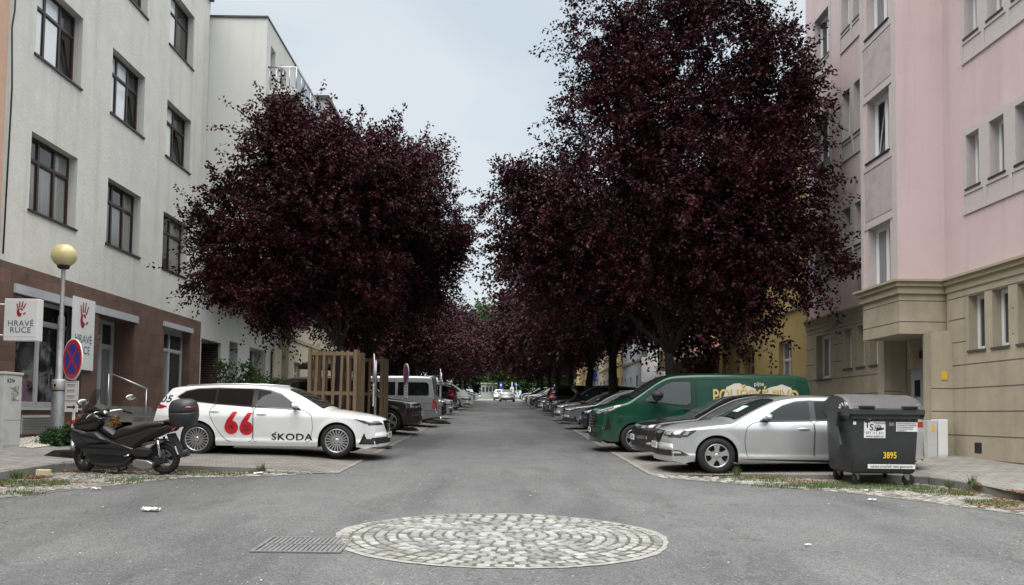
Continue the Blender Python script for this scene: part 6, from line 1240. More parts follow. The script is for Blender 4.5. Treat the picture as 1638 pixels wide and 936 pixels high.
for yd, lab in ((1, None),):
    b = B(); six(b, 3.09, .585, .140, yd); six(b, 2.785, .57, .140, yd)
    # eye shape in one loop, small upright figures in the other
    eye = [(3.09+.075*math.cos(2*PI*k/20), .59+.035*math.sin(2*PI*k/20)) for k in range(20)]; c.panel(b, eye, 'S', M['decal_dark'], .0075, .04, yd)
    c.panel(b, [(3.09+.058*math.cos(2*PI*k/20), .59+.022*math.sin(2*PI*k/20)) for k in range(20)], 'S', M['decal_red'], .0085, .04, yd); c.panel(b, [(3.08+.022*math.cos(2*PI*k/12), .59+.02*math.sin(2*PI*k/12)) for k in range(12)], 'S', M['decal_dark'], .0095, .04, yd)
    for k in range(5):
        for (z0_, z1_) in ((.505, .56), (.575, .64)): x = 2.72+.031*k; c.panel(b, [(x, z0_), (x+.016, z0_+.005), (x+.013, z1_), (x-.002, z1_-.01)], 'S', M['decal_dark'], .0075, .04, yd)
    b.obj('number_decal', root, fix=False)
    b = B(); c.text(b, 'SKODA', .19, (1.86, .395), 'S', M['decal_dark'], .0065, 1, bold=1.3, xs=1.25, spacing=1.08)
    c.panel(b, [(2.215, .50), (2.165, .50), (2.19, .475)], 'S', M['decal_dark'], .0065, .04, 1); b.obj('name_decal', root, fix=False)
    b = B(); c.text(b, '05', .20, (4.48, 1.14), 'S', M['decal_dark'], .0065, 1, bold=.8, xs=1.2, shear=.25); b.obj('start_number', root, fix=False)
for sd in (1, -1):
    b = B(); c.ribbon(b, [(1.66, .958), (2.12, 1.292), (2.34, 1.36), (2.62, 1.388), (3.42, 1.392), (3.85, 1.37), (4.10, 1.315), (4.26, 1.18)], 'S', M['alloy'], .010, .0075, sd)
    h0 = [c.hit((x, sd*.62, 5), (0, 0, -1), .03) for x in (2.3, 2.9, 3.5, 4.1)]; b.obj('window_trim', root, fix=False); b = B(); b.tube(h0, .013, M['alloy'], n=6); b.obj('roof_rail', root, fix=False)
b = B(); c.panel(b, [(4.36, 1.375), (4.62, 1.14), (4.72, 1.14), (4.46, 1.385)], 'S', M['gloss'], .005, .04, -1); c.panel(b, [(4.36, 1.375), (4.62, 1.14), (4.72, 1.14), (4.46, 1.385)], 'S', M['gloss'], .005, .04, 1); b.obj('pillar_panel', root, fix=False)
place(root, -2.34, 17.85, PI, .085); root.scale = (1.01, 1, 1); estate0 = root
# ---- silver saloon, front right
root, c, sp = car_lift('p_silver'); set_thing(root, 'silver saloon car with five-spoke wheels parked behind the dark bin', 'car'); b = B()
M['card_green'] = mat('pale_green_card', (.45, .62, .52), .6); c.panel(b, [(1.52, -.15), (1.74, -.10), (1.74, .25), (1.52, .2)], 'T', M['card_green'], .008, .06)
b.obj('windscreen_card', root, fix=False); b = B(); c.panel(b, [(1.50, .12), (1.62, .08), (1.80, .30), (1.70, .36)], 'T', M['card_green'], .009, .06)
place(root, 3.02, 15.95, 0, .04); root.scale = (1.02, 1, .99); lift0 = root
# ---- black saloon behind it
root, c2, sp2 = car_lift('p_black', reg='7Z5 5520'); set_thing(root, 'black saloon car between the silver one and the green van', 'car'); place(root, 2.98, 18.35, 0, .04); lift1 = root
# ---- green panel van with brewery lettering
root, c, sp = van_sharp('p_green'); set_thing(root, 'dark green panel van with cream map shapes and gold lettering', 'van')
M['cream'] = mat('cream_vinyl', (.50, .48, .40), .5); M['gold'] = mat('gold_vinyl', (.55, .42, .16), .4, metal=.2); M['golddark'] = mat('dark_gold_edge', (.16, .10, .03), .5)
b = B(); YV = -1
A1 = [(3.00, .92), (3.20, 1.50), (3.24, 1.62), (3.34, 1.655), (3.42, 1.70), (3.56, 1.715), (3.66, 1.66), (3.80, 1.645), (3.95, 1.58), (4.02, 1.46), (4.06, 1.30), (3.90, 1.16), (3.62, 1.05), (3.40, .98)]
A2 = [(5.02, .92), (4.98, 1.10), (4.93, 1.30), (4.82, 1.62), (4.72, 1.655), (4.60, 1.70), (4.48, 1.66), (4.30, 1.62), (4.16, 1.54), (4.10, 1.40), (4.10, 1.28), (4.3, 1.12), (4.6, 1.0)]
c.panel(b, A1, 'S', M['cream'], .006, .06, YV); c.panel(b, A2, 'S', M['cream'], .006, .06, YV); b.obj('map_decal', root, fix=False)
def vtext(b, t, sz, at, m, off_, **k):
    vs, fs = text_faces(t, sz, **k); bm = bmesh.new(); V_ = [bm.verts.new((at[0]+x, at[1]+y, 0)) for x, y in vs]
    for f in fs:
        try: bm.faces.new([V_[i] for i in f])
        except ValueError: pass
    c.panel_bm(b, bm, 'S', m, off_, .1, YV)
b = B(); vtext(b, 'POLIČSKÉ PIVO', .46, (3.96, 1.375), M['golddark'], .0075, bold=1.5, xs=.67); vtext(b, 'POLIČSKÉ PIVO', .46, (3.948, 1.383), M['gold'], .0095, bold=.6, xs=.67); vtext(b, 'pijte', .14, (4.04, 1.70), M['cream'], .008, bold=.5); b.obj('name_lettering', root, fix=False)
b = B(); rq = random.Random(6)
for (z_, h_, xa, xb) in ((.93, .022, 1.72, 2.16), (.85, .05, 1.56, 2.26)):
    x_ = xa
    while x_ < xb: w_ = rq.uniform(.012, .035); c.panel(b, [(x_, z_), (x_+w_, z_), (x_+w_*.8, z_+h_), (x_, z_+h_*.9)], 'S', M['gold'], .006, .1, YV); x_ += w_+rq.uniform(.008, .02)
for q in (): pass; b.obj('door_lettering', root, fix=False)
place(root, 2.34, 21.15, 0, .03); van0 = root
# ---- brown suv and grey minibus, left
root, c, sp = car_suv('p_brown', reg='4Z9 1270'); set_thing(root, 'dark brown suv parked behind the timber tree guards', 'car'); root.scale = (1.03, 1.02, 1.03); place(root, -2.50, 27.0, PI, .09); suv0 = root
root, c, sp = van_boxy('p_grey'); set_thing(root, 'light grey minibus with dark windows parked tail to the street', 'van'); place(root, -2.30-4.89, 32.6, 0, .06); bus0 = root
# ---- the rest of the two rows: copies in other paints
root, c, sp = car_hatch('p_blue', detail=1); hatch0 = root
def repaint(o, src, dst):
    for ch in list(o.children_recursive):
        if ch.type == 'MESH':
            for s in ch.material_slots:
                if s.material == M[src]: s.link = 'OBJECT'; s.material = M[dst]
def clean_copy(src, srcpaint, dst, strip=()):
    r = src.copy(); C.objects.link(r)
    def rec(o, par):
        for ch in list(o.children):
            if ch.name.split('.')[0] in strip: continue
            n = ch.copy(); C.objects.link(n); n.parent = par
            if n.type == 'MESH':
                for s in n.material_slots:
                    if s.material == M[srcpaint]: s.link = 'OBJECT'; s.material = M[dst]
            rec(ch, n)
    rec(src, r); return r
STR = ('number_decal', 'name_decal', 'start_number', 'windscreen_card', 'card')
CL, CRt = 'cars parked nose to the street in the left row', 'cars parked nose to the street in the right row'
cn = {'p_white': 'white', 'p_silver': 'silver', 'p_black': 'black', 'p_grey': 'light grey', 'p_brown': 'dark brown', 'p_blue': 'dark blue', 'p_dark': 'anthracite', 'p_red': 'dark red'}
kinds = {'estate': (estate0, 'p_white', 'estate car', 4.9), 'lift': (lift0, 'p_silver', 'saloon car', 4.87), 'suv': (suv0, 'p_brown', 'suv', 4.8), 'hatch': (hatch0, 'p_blue', 'hatchback', 3.98), 'van': (van0, 'p_green', 'panel van', 5.45)}
used = {}
LR = [('hatch', 'p_silver', 36.3, 0, -2.55), ('lift', 'p_black', 38.9, 0, -2.45), ('hatch', 'p_silver', 41.5, 0, -2.3), ('estate', 'p_silver', 47.4, 0, -2.5), ('suv', 'p_black', 50.2, 1, -2.35), ('estate', 'p_white', 56.8, 0, -2.7), ('lift', 'p_white', 59.6, 0, -2.1), ('van', 'p_white', 66.0, 0, -1.9), ('hatch', 'p_dark', 69.0, 0, -2.5), ('suv', 'p_silver', 75.5, 0, -2.4), ('hatch', 'p_red', 78.3, 0, -2.5), ('lift', 'p_grey', 85, 0, -2.4), ('estate', 'p_black', 88, 0, -2.6), ('hatch', 'p_white', 94.5, 0, -2.4), ('suv', 'p_dark', 97.5, 0, -2.4)]
RR = [('hatch', 'p_blue', 29.6, 0, 2.95), ('estate', 'p_grey', 32.2, 0, 2.50), ('lift', 'p_silver', 37.4, 0, 2.55), ('suv', 'p_dark', 40.2, 0, 2.5), ('suv', 'p_black', 45.8, 1, 2.45), ('hatch', 'p_black', 48.5, 0, 2.6), ('lift', 'p_silver', 51.3, 0, 2.5), ('estate', 'p_black', 56.5, 0, 2.5), ('hatch', 'p_white', 59.3, 0, 2.7), ('lift', 'p_dark', 66.5, 0, 2.5), ('hatch', 'p_silver', 69.2, 0, 2.5), ('suv', 'p_white', 72, 0, 2.5), ('estate', 'p_brown', 77.5, 0, 2.5), ('hatch', 'p_grey', 80.3, 0, 2.6), ('lift', 'p_white', 83, 0, 2.4), ('hatch', 'p_blue', 89, 0, 2.5), ('suv', 'p_silver', 92, 0, 2.5), ('estate', 'p_white', 95, 0, 2.6), ('hatch', 'p_black', 101, 0, 2.5)]
nth = {0: 'nearest', 1: 'second', 2: 'third', 3: 'fourth'}
for side, rows in ((-1, LR), (1, RR)):
    tot = {}
    for r in rows: tot[(r[0], r[1])] = tot.get((r[0], r[1]), 0)+1
    seen = {}; prev = 'the grey minibus' if side < 0 else 'the green van and its tree'
    for i, (k, p, y, back, xe) in enumerate(rows):
        src, sp_, nm, Lc = kinds[k]; far = y > 62
        if k == 'hatch' and p == 'p_blue' and y < 30: o = hatch0
        else: o = clean_copy(src, sp_, p, STR+(('name_lettering', 'map_decal', 'door_lettering') if k == 'van' else ())+(('underbody', 'handle', 'door_gap', 'air_intake', 'number_plate') if far else ()))
        j = seen.get((k, p), 0); seen[(k, p)] = j+1
        lab = '%s%s %s parked %s beyond %s, %s row' % ((nth.get(j, 'far')+' ') if tot[(k, p)] > 1 else '', cn[p], nm, 'tail out' if back else 'nose out', prev, 'left' if side < 0 else 'right')
        prev = 'the %s %s' % (cn[p], nm); set_thing(o, lab, 'van' if k == 'van' else 'car', CL if side < 0 else CRt); o.name = {'estate': 'estate_car', 'lift': 'saloon_car', 'suv': 'suv', 'hatch': 'hatchback', 'van': 'panel_van'}[k]
        if k == 'suv': o.scale = (1, 1, 1)
        # nose points at the street unless it is parked tail out
        head = (PI if side < 0 else 0)
        if not back: place(o, xe, y, head, .06)
        else: place(o, xe+side*Lc, y, head+PI, .06)
# cars driving away up the street
o = clean_copy(lift0, 'p_silver', 'p_silver', STR); set_thing(o, 'silver saloon car seen from behind, driving away in the middle of the street', 'car'); place(o, 1.05, 96+4.9, 0, 0); o.rotation_quaternion = Euler((math.atan(SL), 0, 0)).to_quaternion() @ Euler((0, 0, -PI/2)).to_quaternion(); o.location = (1.0, 101, SL*101)
o = clean_copy(hatch0, 'p_blue', 'p_white', ()); set_thing(o, 'white hatchback ahead of the silver car at the end of the street', 'car'); o.location = (.2, 110, SL*110); o.rotation_mode = 'QUATERNION'; o.rotation_quaternion = Euler((math.atan(SL), 0, 0)).to_quaternion() @ Euler((0, 0, -PI/2)).to_quaternion()
# ================================================================ STREET OBJECTS
def pillow(b, poly, w, m, T=None, y0=0, e=.02, r=None):
    """side outline (x,z) swelled across y: full in the middle, drawn in towards both flanks"""
    lay = [(-w, e*1.5), (-w*.93, e*.5), (-w*.72, e*.1), (0, 0), (w*.72, e*.1), (w*.93, e*.5), (w, e*1.5)]
    if r: poly = rounded(poly, r, 3)
    n = len(poly); vs = []; fs = []
    for y, d in lay:
        q = shrink(poly, d) if d > 0 else poly; vs += [Vector((p[0], y0+y, p[1])) for p in q]
    for k in range(len(lay)-1): fs += [(k*n+i, k*n+(i+1) % n, (k+1)*n+(i+1) % n, (k+1)*n+i) for i in range(n)]
    if T is not None: vs = [T @ v for v in vs]
    b.add(vs, fs, m, True); o = len(b.v)-len(vs); k = b.mi(m); b.f += [tuple(range(o, o+n)), tuple(range(o+(len(lay)-1)*n+n-1, o+(len(lay)-1)*n-1, -1))]; b.m += [k, k]; b.sm += [False, False]; return b
M['scoot'] = mat('satin_black_scooter_plastic', (.014, .015, .017), .32, coat=.5, crough=.2, var=.1)
M['scoot2'] = mat('dark_grey_scooter_plastic', (.030, .032, .036), .45, var=.1)
M['seat'] = mat('black_vinyl_seat', (.016, .016, .016), .55, bump=.2, bscale=120)
M['smoke'] = glassmat('smoked_windscreen', (.05, .05, .05), .08, .8, 0)
_m, _t, _b = bsdf('clear_smoked_screen'); _b.inputs['Base Color'].default_value = (.05, .05, .055, 1); _b.inputs['Roughness'].default_value = .05
_tr = N(_t, 'ShaderNodeBsdfTransparent'); _tr.inputs[0].default_value = (.62, .64, .65, 1); _x = N(_t, 'ShaderNodeMixShader'); _x.inputs[0].default_value = .62; _t.links.new(_b.outputs[0], _x.inputs[1]); _t.links.new(_tr.outputs[0], _x.inputs[2]); _t.links.new(_x.outputs[0], _t.nodes['Material Output'].inputs[0]); M['smoke'] = _m
M['casting'] = mat('cast_aluminium', (.36, .36, .35), .42, metal=.8, var=.12, vscale=12)
def Z(px, py): return ((975-px)/489, (822-py)/489)
def zz(*p): return [Z(*q) for q in p]
def scooter():
    root = empty('scooter', label='black maxi scooter with top box leaning on its stand in the gutter', cat='scooter'); S_ = M['scoot']
    Tst = Matrix.Translation((1.04, 0, 0)) @ Matrix.Rotation(R(-19), 4, 'Z') @ Matrix.Translation((-1.13, 0, 0))
    b = B(); pillow(b, zz((255, 370), (300, 330), (350, 316), (420, 330), (482, 362), (470, 385), (415, 462), (330, 478), (250, 470), (205, 440), (202, 412)), .17, S_, e=.05, r=.03); pillow(b, zz((205, 430), (330, 470), (470, 560), (300, 600), (235, 600), (195, 555), (184, 500), (188, 455)), .19, S_, e=.05, r=.04); b.obj('front_fairing', root, fix=True)
    b = B(); pillow(b, zz((228, 482), (300, 478), (420, 470), (480, 520), (548, 552), (470, 566), (330, 572)), .205, M['scoot2'], e=.02, r=.02); b.obj('leg_shield', root)
    b = B(); pillow(b, zz((240, 598), (300, 570), (470, 560), (560, 545), (640, 560), (760, 600), (740, 660), (650, 745), (520, 760), (400, 745), (330, 700), (290, 640)), .175, S_, e=.03, r=.03); pillow(b, zz((330, 660), (400, 700), (640, 705), (740, 665), (720, 720), (640, 762), (480, 770), (380, 748)), .215, M['scoot2'], e=.03, r=.03); b.obj('floor_panel', root)
    b = B(); pillow(b, zz((420, 462), (480, 500), (560, 548), (640, 560), (640, 500), (560, 500), (500, 455), (460, 425)), .10, M['scoot2'], e=.03, r=.02); b.obj('tunnel', root)
    b = B(); pillow(b, zz((560, 545), (600, 520), (760, 470), (900, 425), (1040, 405), (1092, 425), (1040, 470), (960, 505), (860, 545), (790, 590), (750, 640), (640, 650), (570, 600)), .165, S_, e=.05, r=.03); b.obj('rear_panel', root)
    b = B(); pillow(b, zz((547, 530), (560, 490), (600, 450), (660, 428), (745, 424), (800, 405), (860, 390), (960, 383), (1010, 392), (1010, 412), (880, 440), (760, 480), (640, 540), (570, 548)), .15, M['seat'], e=.035, r=.02); b.obj('seat', root)
    b = B(); q = zz((262, 340), (300, 255), (345, 185), (372, 130)); w = [.13, .15, .13, .085]; vs = []
    for (u, z), ww in zip(q, w):
        for k in range(7): t = (k/3-1); vs.append((u-.06*t*t, ww*t, z-.015*t*t))
    b.add(vs, [(j*7+i, j*7+i+1, (j+1)*7+i+1, (j+1)*7+i) for j in range(3) for i in range(6)], M['smoke'], True); b.obj('windscreen', root, fix=False)
    for sd in (1, -1):
        b = B(); pillow(b, zz((200, 418), (262, 398), (272, 404), (232, 440), (196, 470)), .035, M['lamp_inner'], y0=sd*.125, e=.006, r=.01); b.obj('headlight', root)
        b = B(); pillow(b, zz((1030, 425), (1092, 416), (1096, 432), (1062, 470), (1010, 482)), .03, M['lamp_red'], y0=sd*.10, e=.006, r=.01); b.obj('tail_light', root)
    b = B(); pillow(b, zz((310, 300), (400, 250), (470, 290), (480, 340), (400, 335), (330, 325)), .12, M['matt'], e=.03, r=.02); pillow(b, zz((395, 315), (470, 300), (490, 330), (430, 348)), .09, M['chrome'], e=.01, r=.01); b.obj('instrument_cowl', root)
    b = B(); H = [(1.06, -.36, 1.00), (1.09, -.24, 1.05), (1.13, -.10, 1.04), (1.15, 0, 1.00), (1.13, .10, 1.04), (1.09, .24, 1.05), (1.06, .36, 1.00)]; Hp = [Tst @ Vector(p) for p in H]; b.tube(Hp, .013, M['chrome'])
    hb = b.obj('handlebar', root)
    for sd in (1, -1):
        b = B(); g0 = Tst @ Vector((1.075, sd*.28, 1.035)); g1 = Tst @ Vector((1.03, sd*.42, .975)); b.tube([g0, g1], .02, M['rubber'], n=10); b.tube([Tst @ Vector((1.12, sd*.24, 1.04)), Tst @ Vector((1.12, sd*.34, 1.01)), Tst @ Vector((1.08, sd*.42, .97))], .007, M['steel'], n=6); b.obj('grip', root)
        b = B(); base = Tst @ Vector((1.10, sd*.22, 1.06)); e = Tst @ Vector((1.10, sd*.40, 1.22)); b.tube([base, base.lerp(e, .5)+Vector((0, 0, .02)), e], .007, M['matt'], n=6)
        T = Matrix.Translation(e+Vector((-.0, 0, .02))) @ Tst.to_3x3().to_4x4(); b.ell((0, sd*.06, 0), (.022, .11, .056), M['matt'], T); b.ell((-.014, sd*.06, 0), (.014, .102, .049), M['chrome'], T); b.obj('mirror', root)
    # front wheel, fork and mudguard steered together
    fw_ = empty('front_wheel'); fw_.parent = root; fw_.location = (1.46, 0, .245); fw_.rotation_euler = (0, 0, R(-17))
    def sw(par, wd, rr=.165, r=.245):
        T = Matrix.Rotation(PI/2, 4, 'X'); h = wd/2; b = B(); b.lathe([(rr, h*.7), (rr+.03, h), (r-.03, h*.95), (r-.008, h*.55), (r, 0), (r-.008, -h*.55), (r-.03, -h*.95), (rr+.03, -h), (rr, -h*.7)], M['rubber'], 36, T); b.obj('tyre', par)
        b = B(); b.lathe([(rr+.004, h*.6), (rr-.015, h*.62), (rr-.02, 0), (rr-.015, -h*.62), (rr+.004, -h*.6)], M['scoot2'], 36, T)
        for k in range(5):
            t = Matrix.Rotation(2*PI*k/5, 4, 'Z')
            for o in (-.018, .018): b.box(.03, rr-.012, o-.007, o+.007, -.014, .014, M['steel'], T @ t)
        b.lathe([(.035, -.05), (.035, .05), (0, .05)], M['scoot2'], 16, T); b.lathe([(.10, h*.85), (.10, h*.95), (.045, h*.95)], M['steel'], 28, T); b.obj('rim', par)
    sw(fw_, .10)
    b = B()
    for sd in (1, -1): b.tube([(0, sd*.075, 0), (-.10, sd*.075, .42)], .017, M['steel']); b.tube([(0, sd*.075, 0), (-.03, sd*.075, .14)], .026, M['scoot2'])
    b.obj('fork', fw_)
    b = B(); pts = [(.262*math.cos(t), .262*math.sin(t)) for t in [R(30)+R(130)*i/12 for i in range(13)]]; vs = []
    for u, z in pts:
        for y, k in ((-.065, .9), (-.045, 1.0), (0, 1.03), (.045, 1.0), (.065, .9)): vs.append((u*k, y, z*k))
    b.add(vs, [(j*5+i, j*5+i+1, (j+1)*5+i+1, (j+1)*5+i) for j in range(12) for i in range(4)], S_, True); b.obj('mudguard', fw_, fix=False)
    rw = empty('rear_wheel'); rw.parent = root; rw.location = (0, 0, .265); sw(rw, .13, .175, .265)
    b = B(); pts = [(.29*math.cos(t), .29*math.sin(t)+.265) for t in [R(15)+R(120)*i/12 for i in range(13)]]; vs = []
    for u, z in pts:
        for y in (-.08, -.06, 0, .06, .08): vs.append((u, y, z-(.02 if abs(y) > .07 else 0)))
    b.add(vs, [(j*5+i, j*5+i+1, (j+1)*5+i+1, (j+1)*5+i) for j in range(12) for i in range(4)], M['scoot2'], True)
    pillow(b, zz((1010, 490), (1060, 480), (1100, 560), (1128, 640), (1122, 684), (1090, 650), (1050, 590)), .07, M['scoot2'], e=.01, r=.01); b.obj('rear_mudguard', root, fix=False)
    b = B(); b.tube([(.06, .11, .62), (.02, .11, .30)], .028, M['chrome']); b.tube([(.06, -.11, .62), (.02, -.11, .30)], .028, M['chrome']); b.obj('shock_absorber', root)
    b = B(); pillow(b, zz((750, 700), (780, 684), (880, 695), (925, 720), (910, 765), (850, 778), (760, 760), (742, 730)), .05, M['casting'], y0=.16, e=.02, r=.02); b.obj('engine_cover', root)
    b = B(); pillow(b, zz((740, 620), (800, 590), (900, 600), (910, 640), (880, 668), (800, 672), (745, 655)), .05, M['matt'], y0=.17, e=.02, r=.02); b.obj('air_box', root)
    b = B(); pillow(b, zz((700, 680), (760, 660), (1000, 670), (1000, 720), (900, 760), (720, 740)), .09, M['scoot2'], e=.02, r=.02); b.obj('engine', root)
    b = B(); pillow(b, zz((780, 560), (860, 545), (960, 530), (1000, 545), (940, 560), (840, 580), (800, 590)), .12, M['casting'], e=.01, r=.01); b.obj('rear_carrier', root)
    b = B(); b.tube([(.32, -.17, .24), (-.02, -.2, .26), (-.32, -.2, .34)], [.03, .055, .06], M['scoot2'], n=14); b.obj('exhaust', root)
    b = B(); b.tube([Z(655, 668)[0:1]+(.20,)+Z(655, 668)[1:], Z(730, 655)[0:1]+(.23,)+Z(730, 655)[1:]], .012, M['chrome'], n=8); b.obj('footrest', root)
    b = B(); b.tube([(.90, .10, .16), (.93, .24, .03), (.90, .27, .02)], .012, M['steel'], n=8); b.tube([(.80, .1, .16), (.76, .12, .05), (.76, -.12, .05), (.80, -.1, .16)], .014, M['matt'], n=8); b.obj('stand', root)
    T = frame_T((-.245, .0, .41), (0, 1, 0), (.40, 0, 1)); T = frame_T((-.262, .0, .42), (0, -1, 0), (.36, 0, 1)) ; b = B(); b.box(-.10, .10, -.075, .075, -.004, .004, M['plate'], T); add_text(b, '8Z', .065, M['ink'], T @ Matrix.Translation((0, .035, 0)), .005, bold=.6); add_text(b, '7814', .065, M['ink'], T @ Matrix.Translation((0, -.03, 0)), .005, bold=.6, xs=.9); b.obj('number_plate', root)
    # top box
    tb = empty('top_box'); tb.parent = root; cx, cz = Z(1152, 320); b = B()
    def shell(b, z0, z1, m, lowr, topr, dome):
        n = 28; rows = 9; vs = []
        for j in range(rows):
            f = j/(rows-1); z = z0+(z1-z0)*f; k = lowr+(topr-lowr)*(f if not dome else 1-(1-math.cos(f*PI/2))*.0)
            if dome: k = math.cos(f*PI/2*.98)**.45; z = z0+(z1-z0)*math.sin(f*PI/2)
            else: k = .78+.22*math.sin(min(1, f*1.2)*PI/2)
            for i in range(n):
                t = 2*PI*i/n; c_, s_ = math.cos(t), math.sin(t); e_ = .7; vs.append((cx+.225*k*abs(c_)**e_*(1 if c_ > 0 else -1), .215*k*abs(s_)**e_*(1 if s_ > 0 else -1), z))
        b.add(vs, [(j*n+i, j*n+(i+1) % n, (j+1)*n+(i+1) % n, (j+1)*n+i) for j in range(rows-1) for i in range(n)]+[tuple(range(n)), tuple(range(rows*n-1, (rows-1)*n-1, -1))], m, True)
    shell(b, cz-.20, cz+.035, M['scoot2'], .8, 1, False); b.obj('box_base', tb); b = B(); shell(b, cz+.045, cz+.245, M['scoot2'], 1, .3, True); b.obj('box_lid', tb)
    b = B(); b.ell((cx-.17, 0, cz+.12), (.05, .16, .028), M['lamp_red']); b.ell((cx-.11, .13, cz+.125), (.10, .06, .024), M['lamp_red'], Matrix.Identity(4)); b.obj('reflector', tb)
    b = B(); pillow(b, zz((990, 385), (1000, 370), (1150, 380), (1160, 400), (1090, 410)), .10, M['matt'], e=.01, r=.01); b.obj('rack', root)
    root.rotation_mode = 'QUATERNION'; h = math.atan2(.20, -1.47)
    root.rotation_quaternion = Euler((math.atan(SL), 0, 0)).to_quaternion() @ Euler((0, 0, h)).to_quaternion() @ Euler((R(5), 0, 0)).to_quaternion() if False else Euler((math.atan(SL), 0, 0)).to_quaternion() @ Euler((0, 0, h)).to_quaternion() @ Euler((-R(5), 0, 0)).to_quaternion()
    root.location = (-5.60, 13.98, SL*13.98+.02); return root
scooter()
# ---- refuse bin
def bin_():
    root = empty('refuse_bin', label='dark grey four-wheeled refuse bin with curved lid and yellow number 3895', cat='bin'); G = mat('weathered_grey_bin_plastic', (.030, .034, .036), .5, var=.18, vscale=2.5, dirt=(.06, .06, .055), dscale=2.5, damt=.35, bump=.1)
    GL = mat('faded_grey_lid_plastic', (.075, .077, .078), .55, var=.15, vscale=3, dirt=(.12, .12, .115), dscale=3, damt=.4, stretch=(1, 1, 1)); M['binplastic'] = G
    # body: tapered tub; x across the front, y depth (front at y=0)
    b = B(); L = [(.20, .06, 1.09, .06, .94), (.24, .035, 1.115, .035, .96), (.6, .02, 1.13, .02, .98), (1.12, .0, 1.15, 0, 1.0)]
    def ring(z, x0, x1, y0, y1, r=.06): 
        o = []
        for (cx_, cy_, a0) in ((x1-r, y1-r, 0), (x0+r, y1-r, PI/2), (x0+r, y0+r, PI), (x1-r, y0+r, 1.5*PI)):
            for k in range(5): t = a0+PI/2*k/4; o.append((cx_+r*math.cos(t), cy_+r*math.sin(t), z))
        return o
    rs = [ring(z, a, c, d, e) for z, a, c, d, e in L]; n = 20; vs = [v for r_ in rs for v in r_]
    b.add(vs, [(j*n+i, j*n+(i+1) % n, (j+1)*n+(i+1) % n, (j+1)*n+i) for j in range(3) for i in range(n)]+[tuple(range(n))], G, True)
    vs = [v for z, o in ((1.10, .0), (1.10, .035), (1.20, .035), (1.20, -.02)) for v in ring(z, -o, 1.15+o, -o, 1.0+o)]
    b.add(vs, [(j*n+i, j*n+(i+1) % n, (j+1)*n+(i+1) % n, (j+1)*n+i) for j in range(3) for i in range(n)], G)
    for i in range(9): x = .10+i*.118; b.box(x, x+.012, -.03, .0, 1.075, 1.10, G)
    for x in (-.02, 1.15): b.box(x-.045 if x < 0 else x, x if x < 0 else x+.045, .42, .58, .85, .95, G)
    b.obj('body', root)
    # lid: barrel segment over the tub with flat side cheeks
    b = B(); prof = [(-.05, 1.185), (-.055, 1.27), (-.02, 1.315), (.08, 1.39), (.22, 1.455), (.40, 1.49), (.58, 1.49), (.76, 1.455), (.92, 1.39), (1.03, 1.31), (1.06, 1.20)]
    x0, x1 = -.055, 1.205; n = len(prof); vs = []
    xs = [x0, x0+.02, x0+.10]; seg = [x0+.0, x0+.06, .3, .302, .57, .572, .84, .842, x1-.06, x1]
    for x in seg:
        for (y, z) in prof: dz = -.018 if x in (x0, x1) else 0; vs.append((x, y, z+dz+(.006 if x in (.3, .57, .84) else 0)))
    b.add(vs, [(j*n+i, j*n+i+1, (j+1)*n+i+1, (j+1)*n+i) for j in range(len(seg)-1) for i in range(n-1)], GL, False)
    for x in (x0, x1): b.add([(x, y, z-.018) for y, z in prof]+[(x, 1.06, 1.14), (x, -.05, 1.14)], [tuple(range(n+2))], G)
    b.box(x0, x1, -.075, -.05, 1.17, 1.26, G, bev=.008)
    for xa in (.10, .82): b.box(xa, xa+.26, -.085, -.02, 1.262, 1.315, M['matt'], bev=.012); b.box(xa+.03, xa+.23, -.095, -.08, 1.275, 1.30, M['gap'])
    for xa in (.06, .43, .75, 1.12): b.ell((xa, -.055, 1.235), (.008, .008, .008), M['steel'], u=8, v=6)
    b.obj('lid', root, fix=True)
    for x, s in ((-.10, -1), (1.16, 1)):
        b = B(); arm = [(.30, 1.20), (.78, 1.20), (.62, .98), (.34, .60), (.22, .56), (.20, .66), (.36, .96)]; b.prism(arm, x, x+.04, G, 'X'); b.obj('lid_arm', root)
    
    for (x, y, rz) in ((.14, .14, .5), (1.0, .14, -.5), (.14, .85, .2), (1.0, .85, 1.2)):
        c = empty('caster'); c.parent = root; c.location = (x, y, 0); c.rotation_euler = (0, 0, rz)
        b = B(); T = Matrix.Translation((.03, 0, .098)) @ Matrix.Rotation(PI/2, 4, 'X'); b.lathe([(.05, .022), (.092, .022), (.098, .012), (.098, -.012), (.092, -.022), (.05, -.022)], M['rubber'], 24, T); b.lathe([(.05, .018), (0, .02), (0, -.02), (.05, -.018)], M['matt'], 20, T); b.obj('tyre', c)
        b = B(); b.box(-.05, .06, -.045, .045, .19, .205, M['steel']); 
        for s in (-.035, .031): b.prism([(-.05, .19), (.06, .19), (.045, .09), (.015, .09)], s, s+.004, M['steel'], 'Y')
        b.obj('fork', c)
    T = frame_T((0, -.006, 0), (1, 0, 0), (0, 0, 1)); W_, K_ = M['white'], M['ink']
    def label(nm, x, z, w, h, m, off=.0): b = B(); b.box(x, x+w, off-.004+.018*(1-z), off+.001+.018*(1-z), z, z+h, m); return b, frame_T((x+w/2, off-.005+.018*(1-z), z+h/2), (1, 0, 0), (0, 0, 1))
    b, t = label('s', .215, .785, .36, .27, W_); TT_ = lambda dx, dz: t @ Matrix.Translation((dx, dz, 0))
    add_text(b, 'T', .15, K_, TT_(-.125, .075), .002, bold=.9); add_text(b, 'S', .15, K_, TT_(-.055, .035), .002, bold=.9); add_text(b, 'Technické', .045, K_, TT_(.08, .112), .002, bold=.4, xs=1.05); add_text(b, 'služby', .045, K_, TT_(.05, .068), .002, bold=.4, xs=1.05); add_text(b, 'Z', .075, K_, TT_(.005, .012), .002, bold=.9)
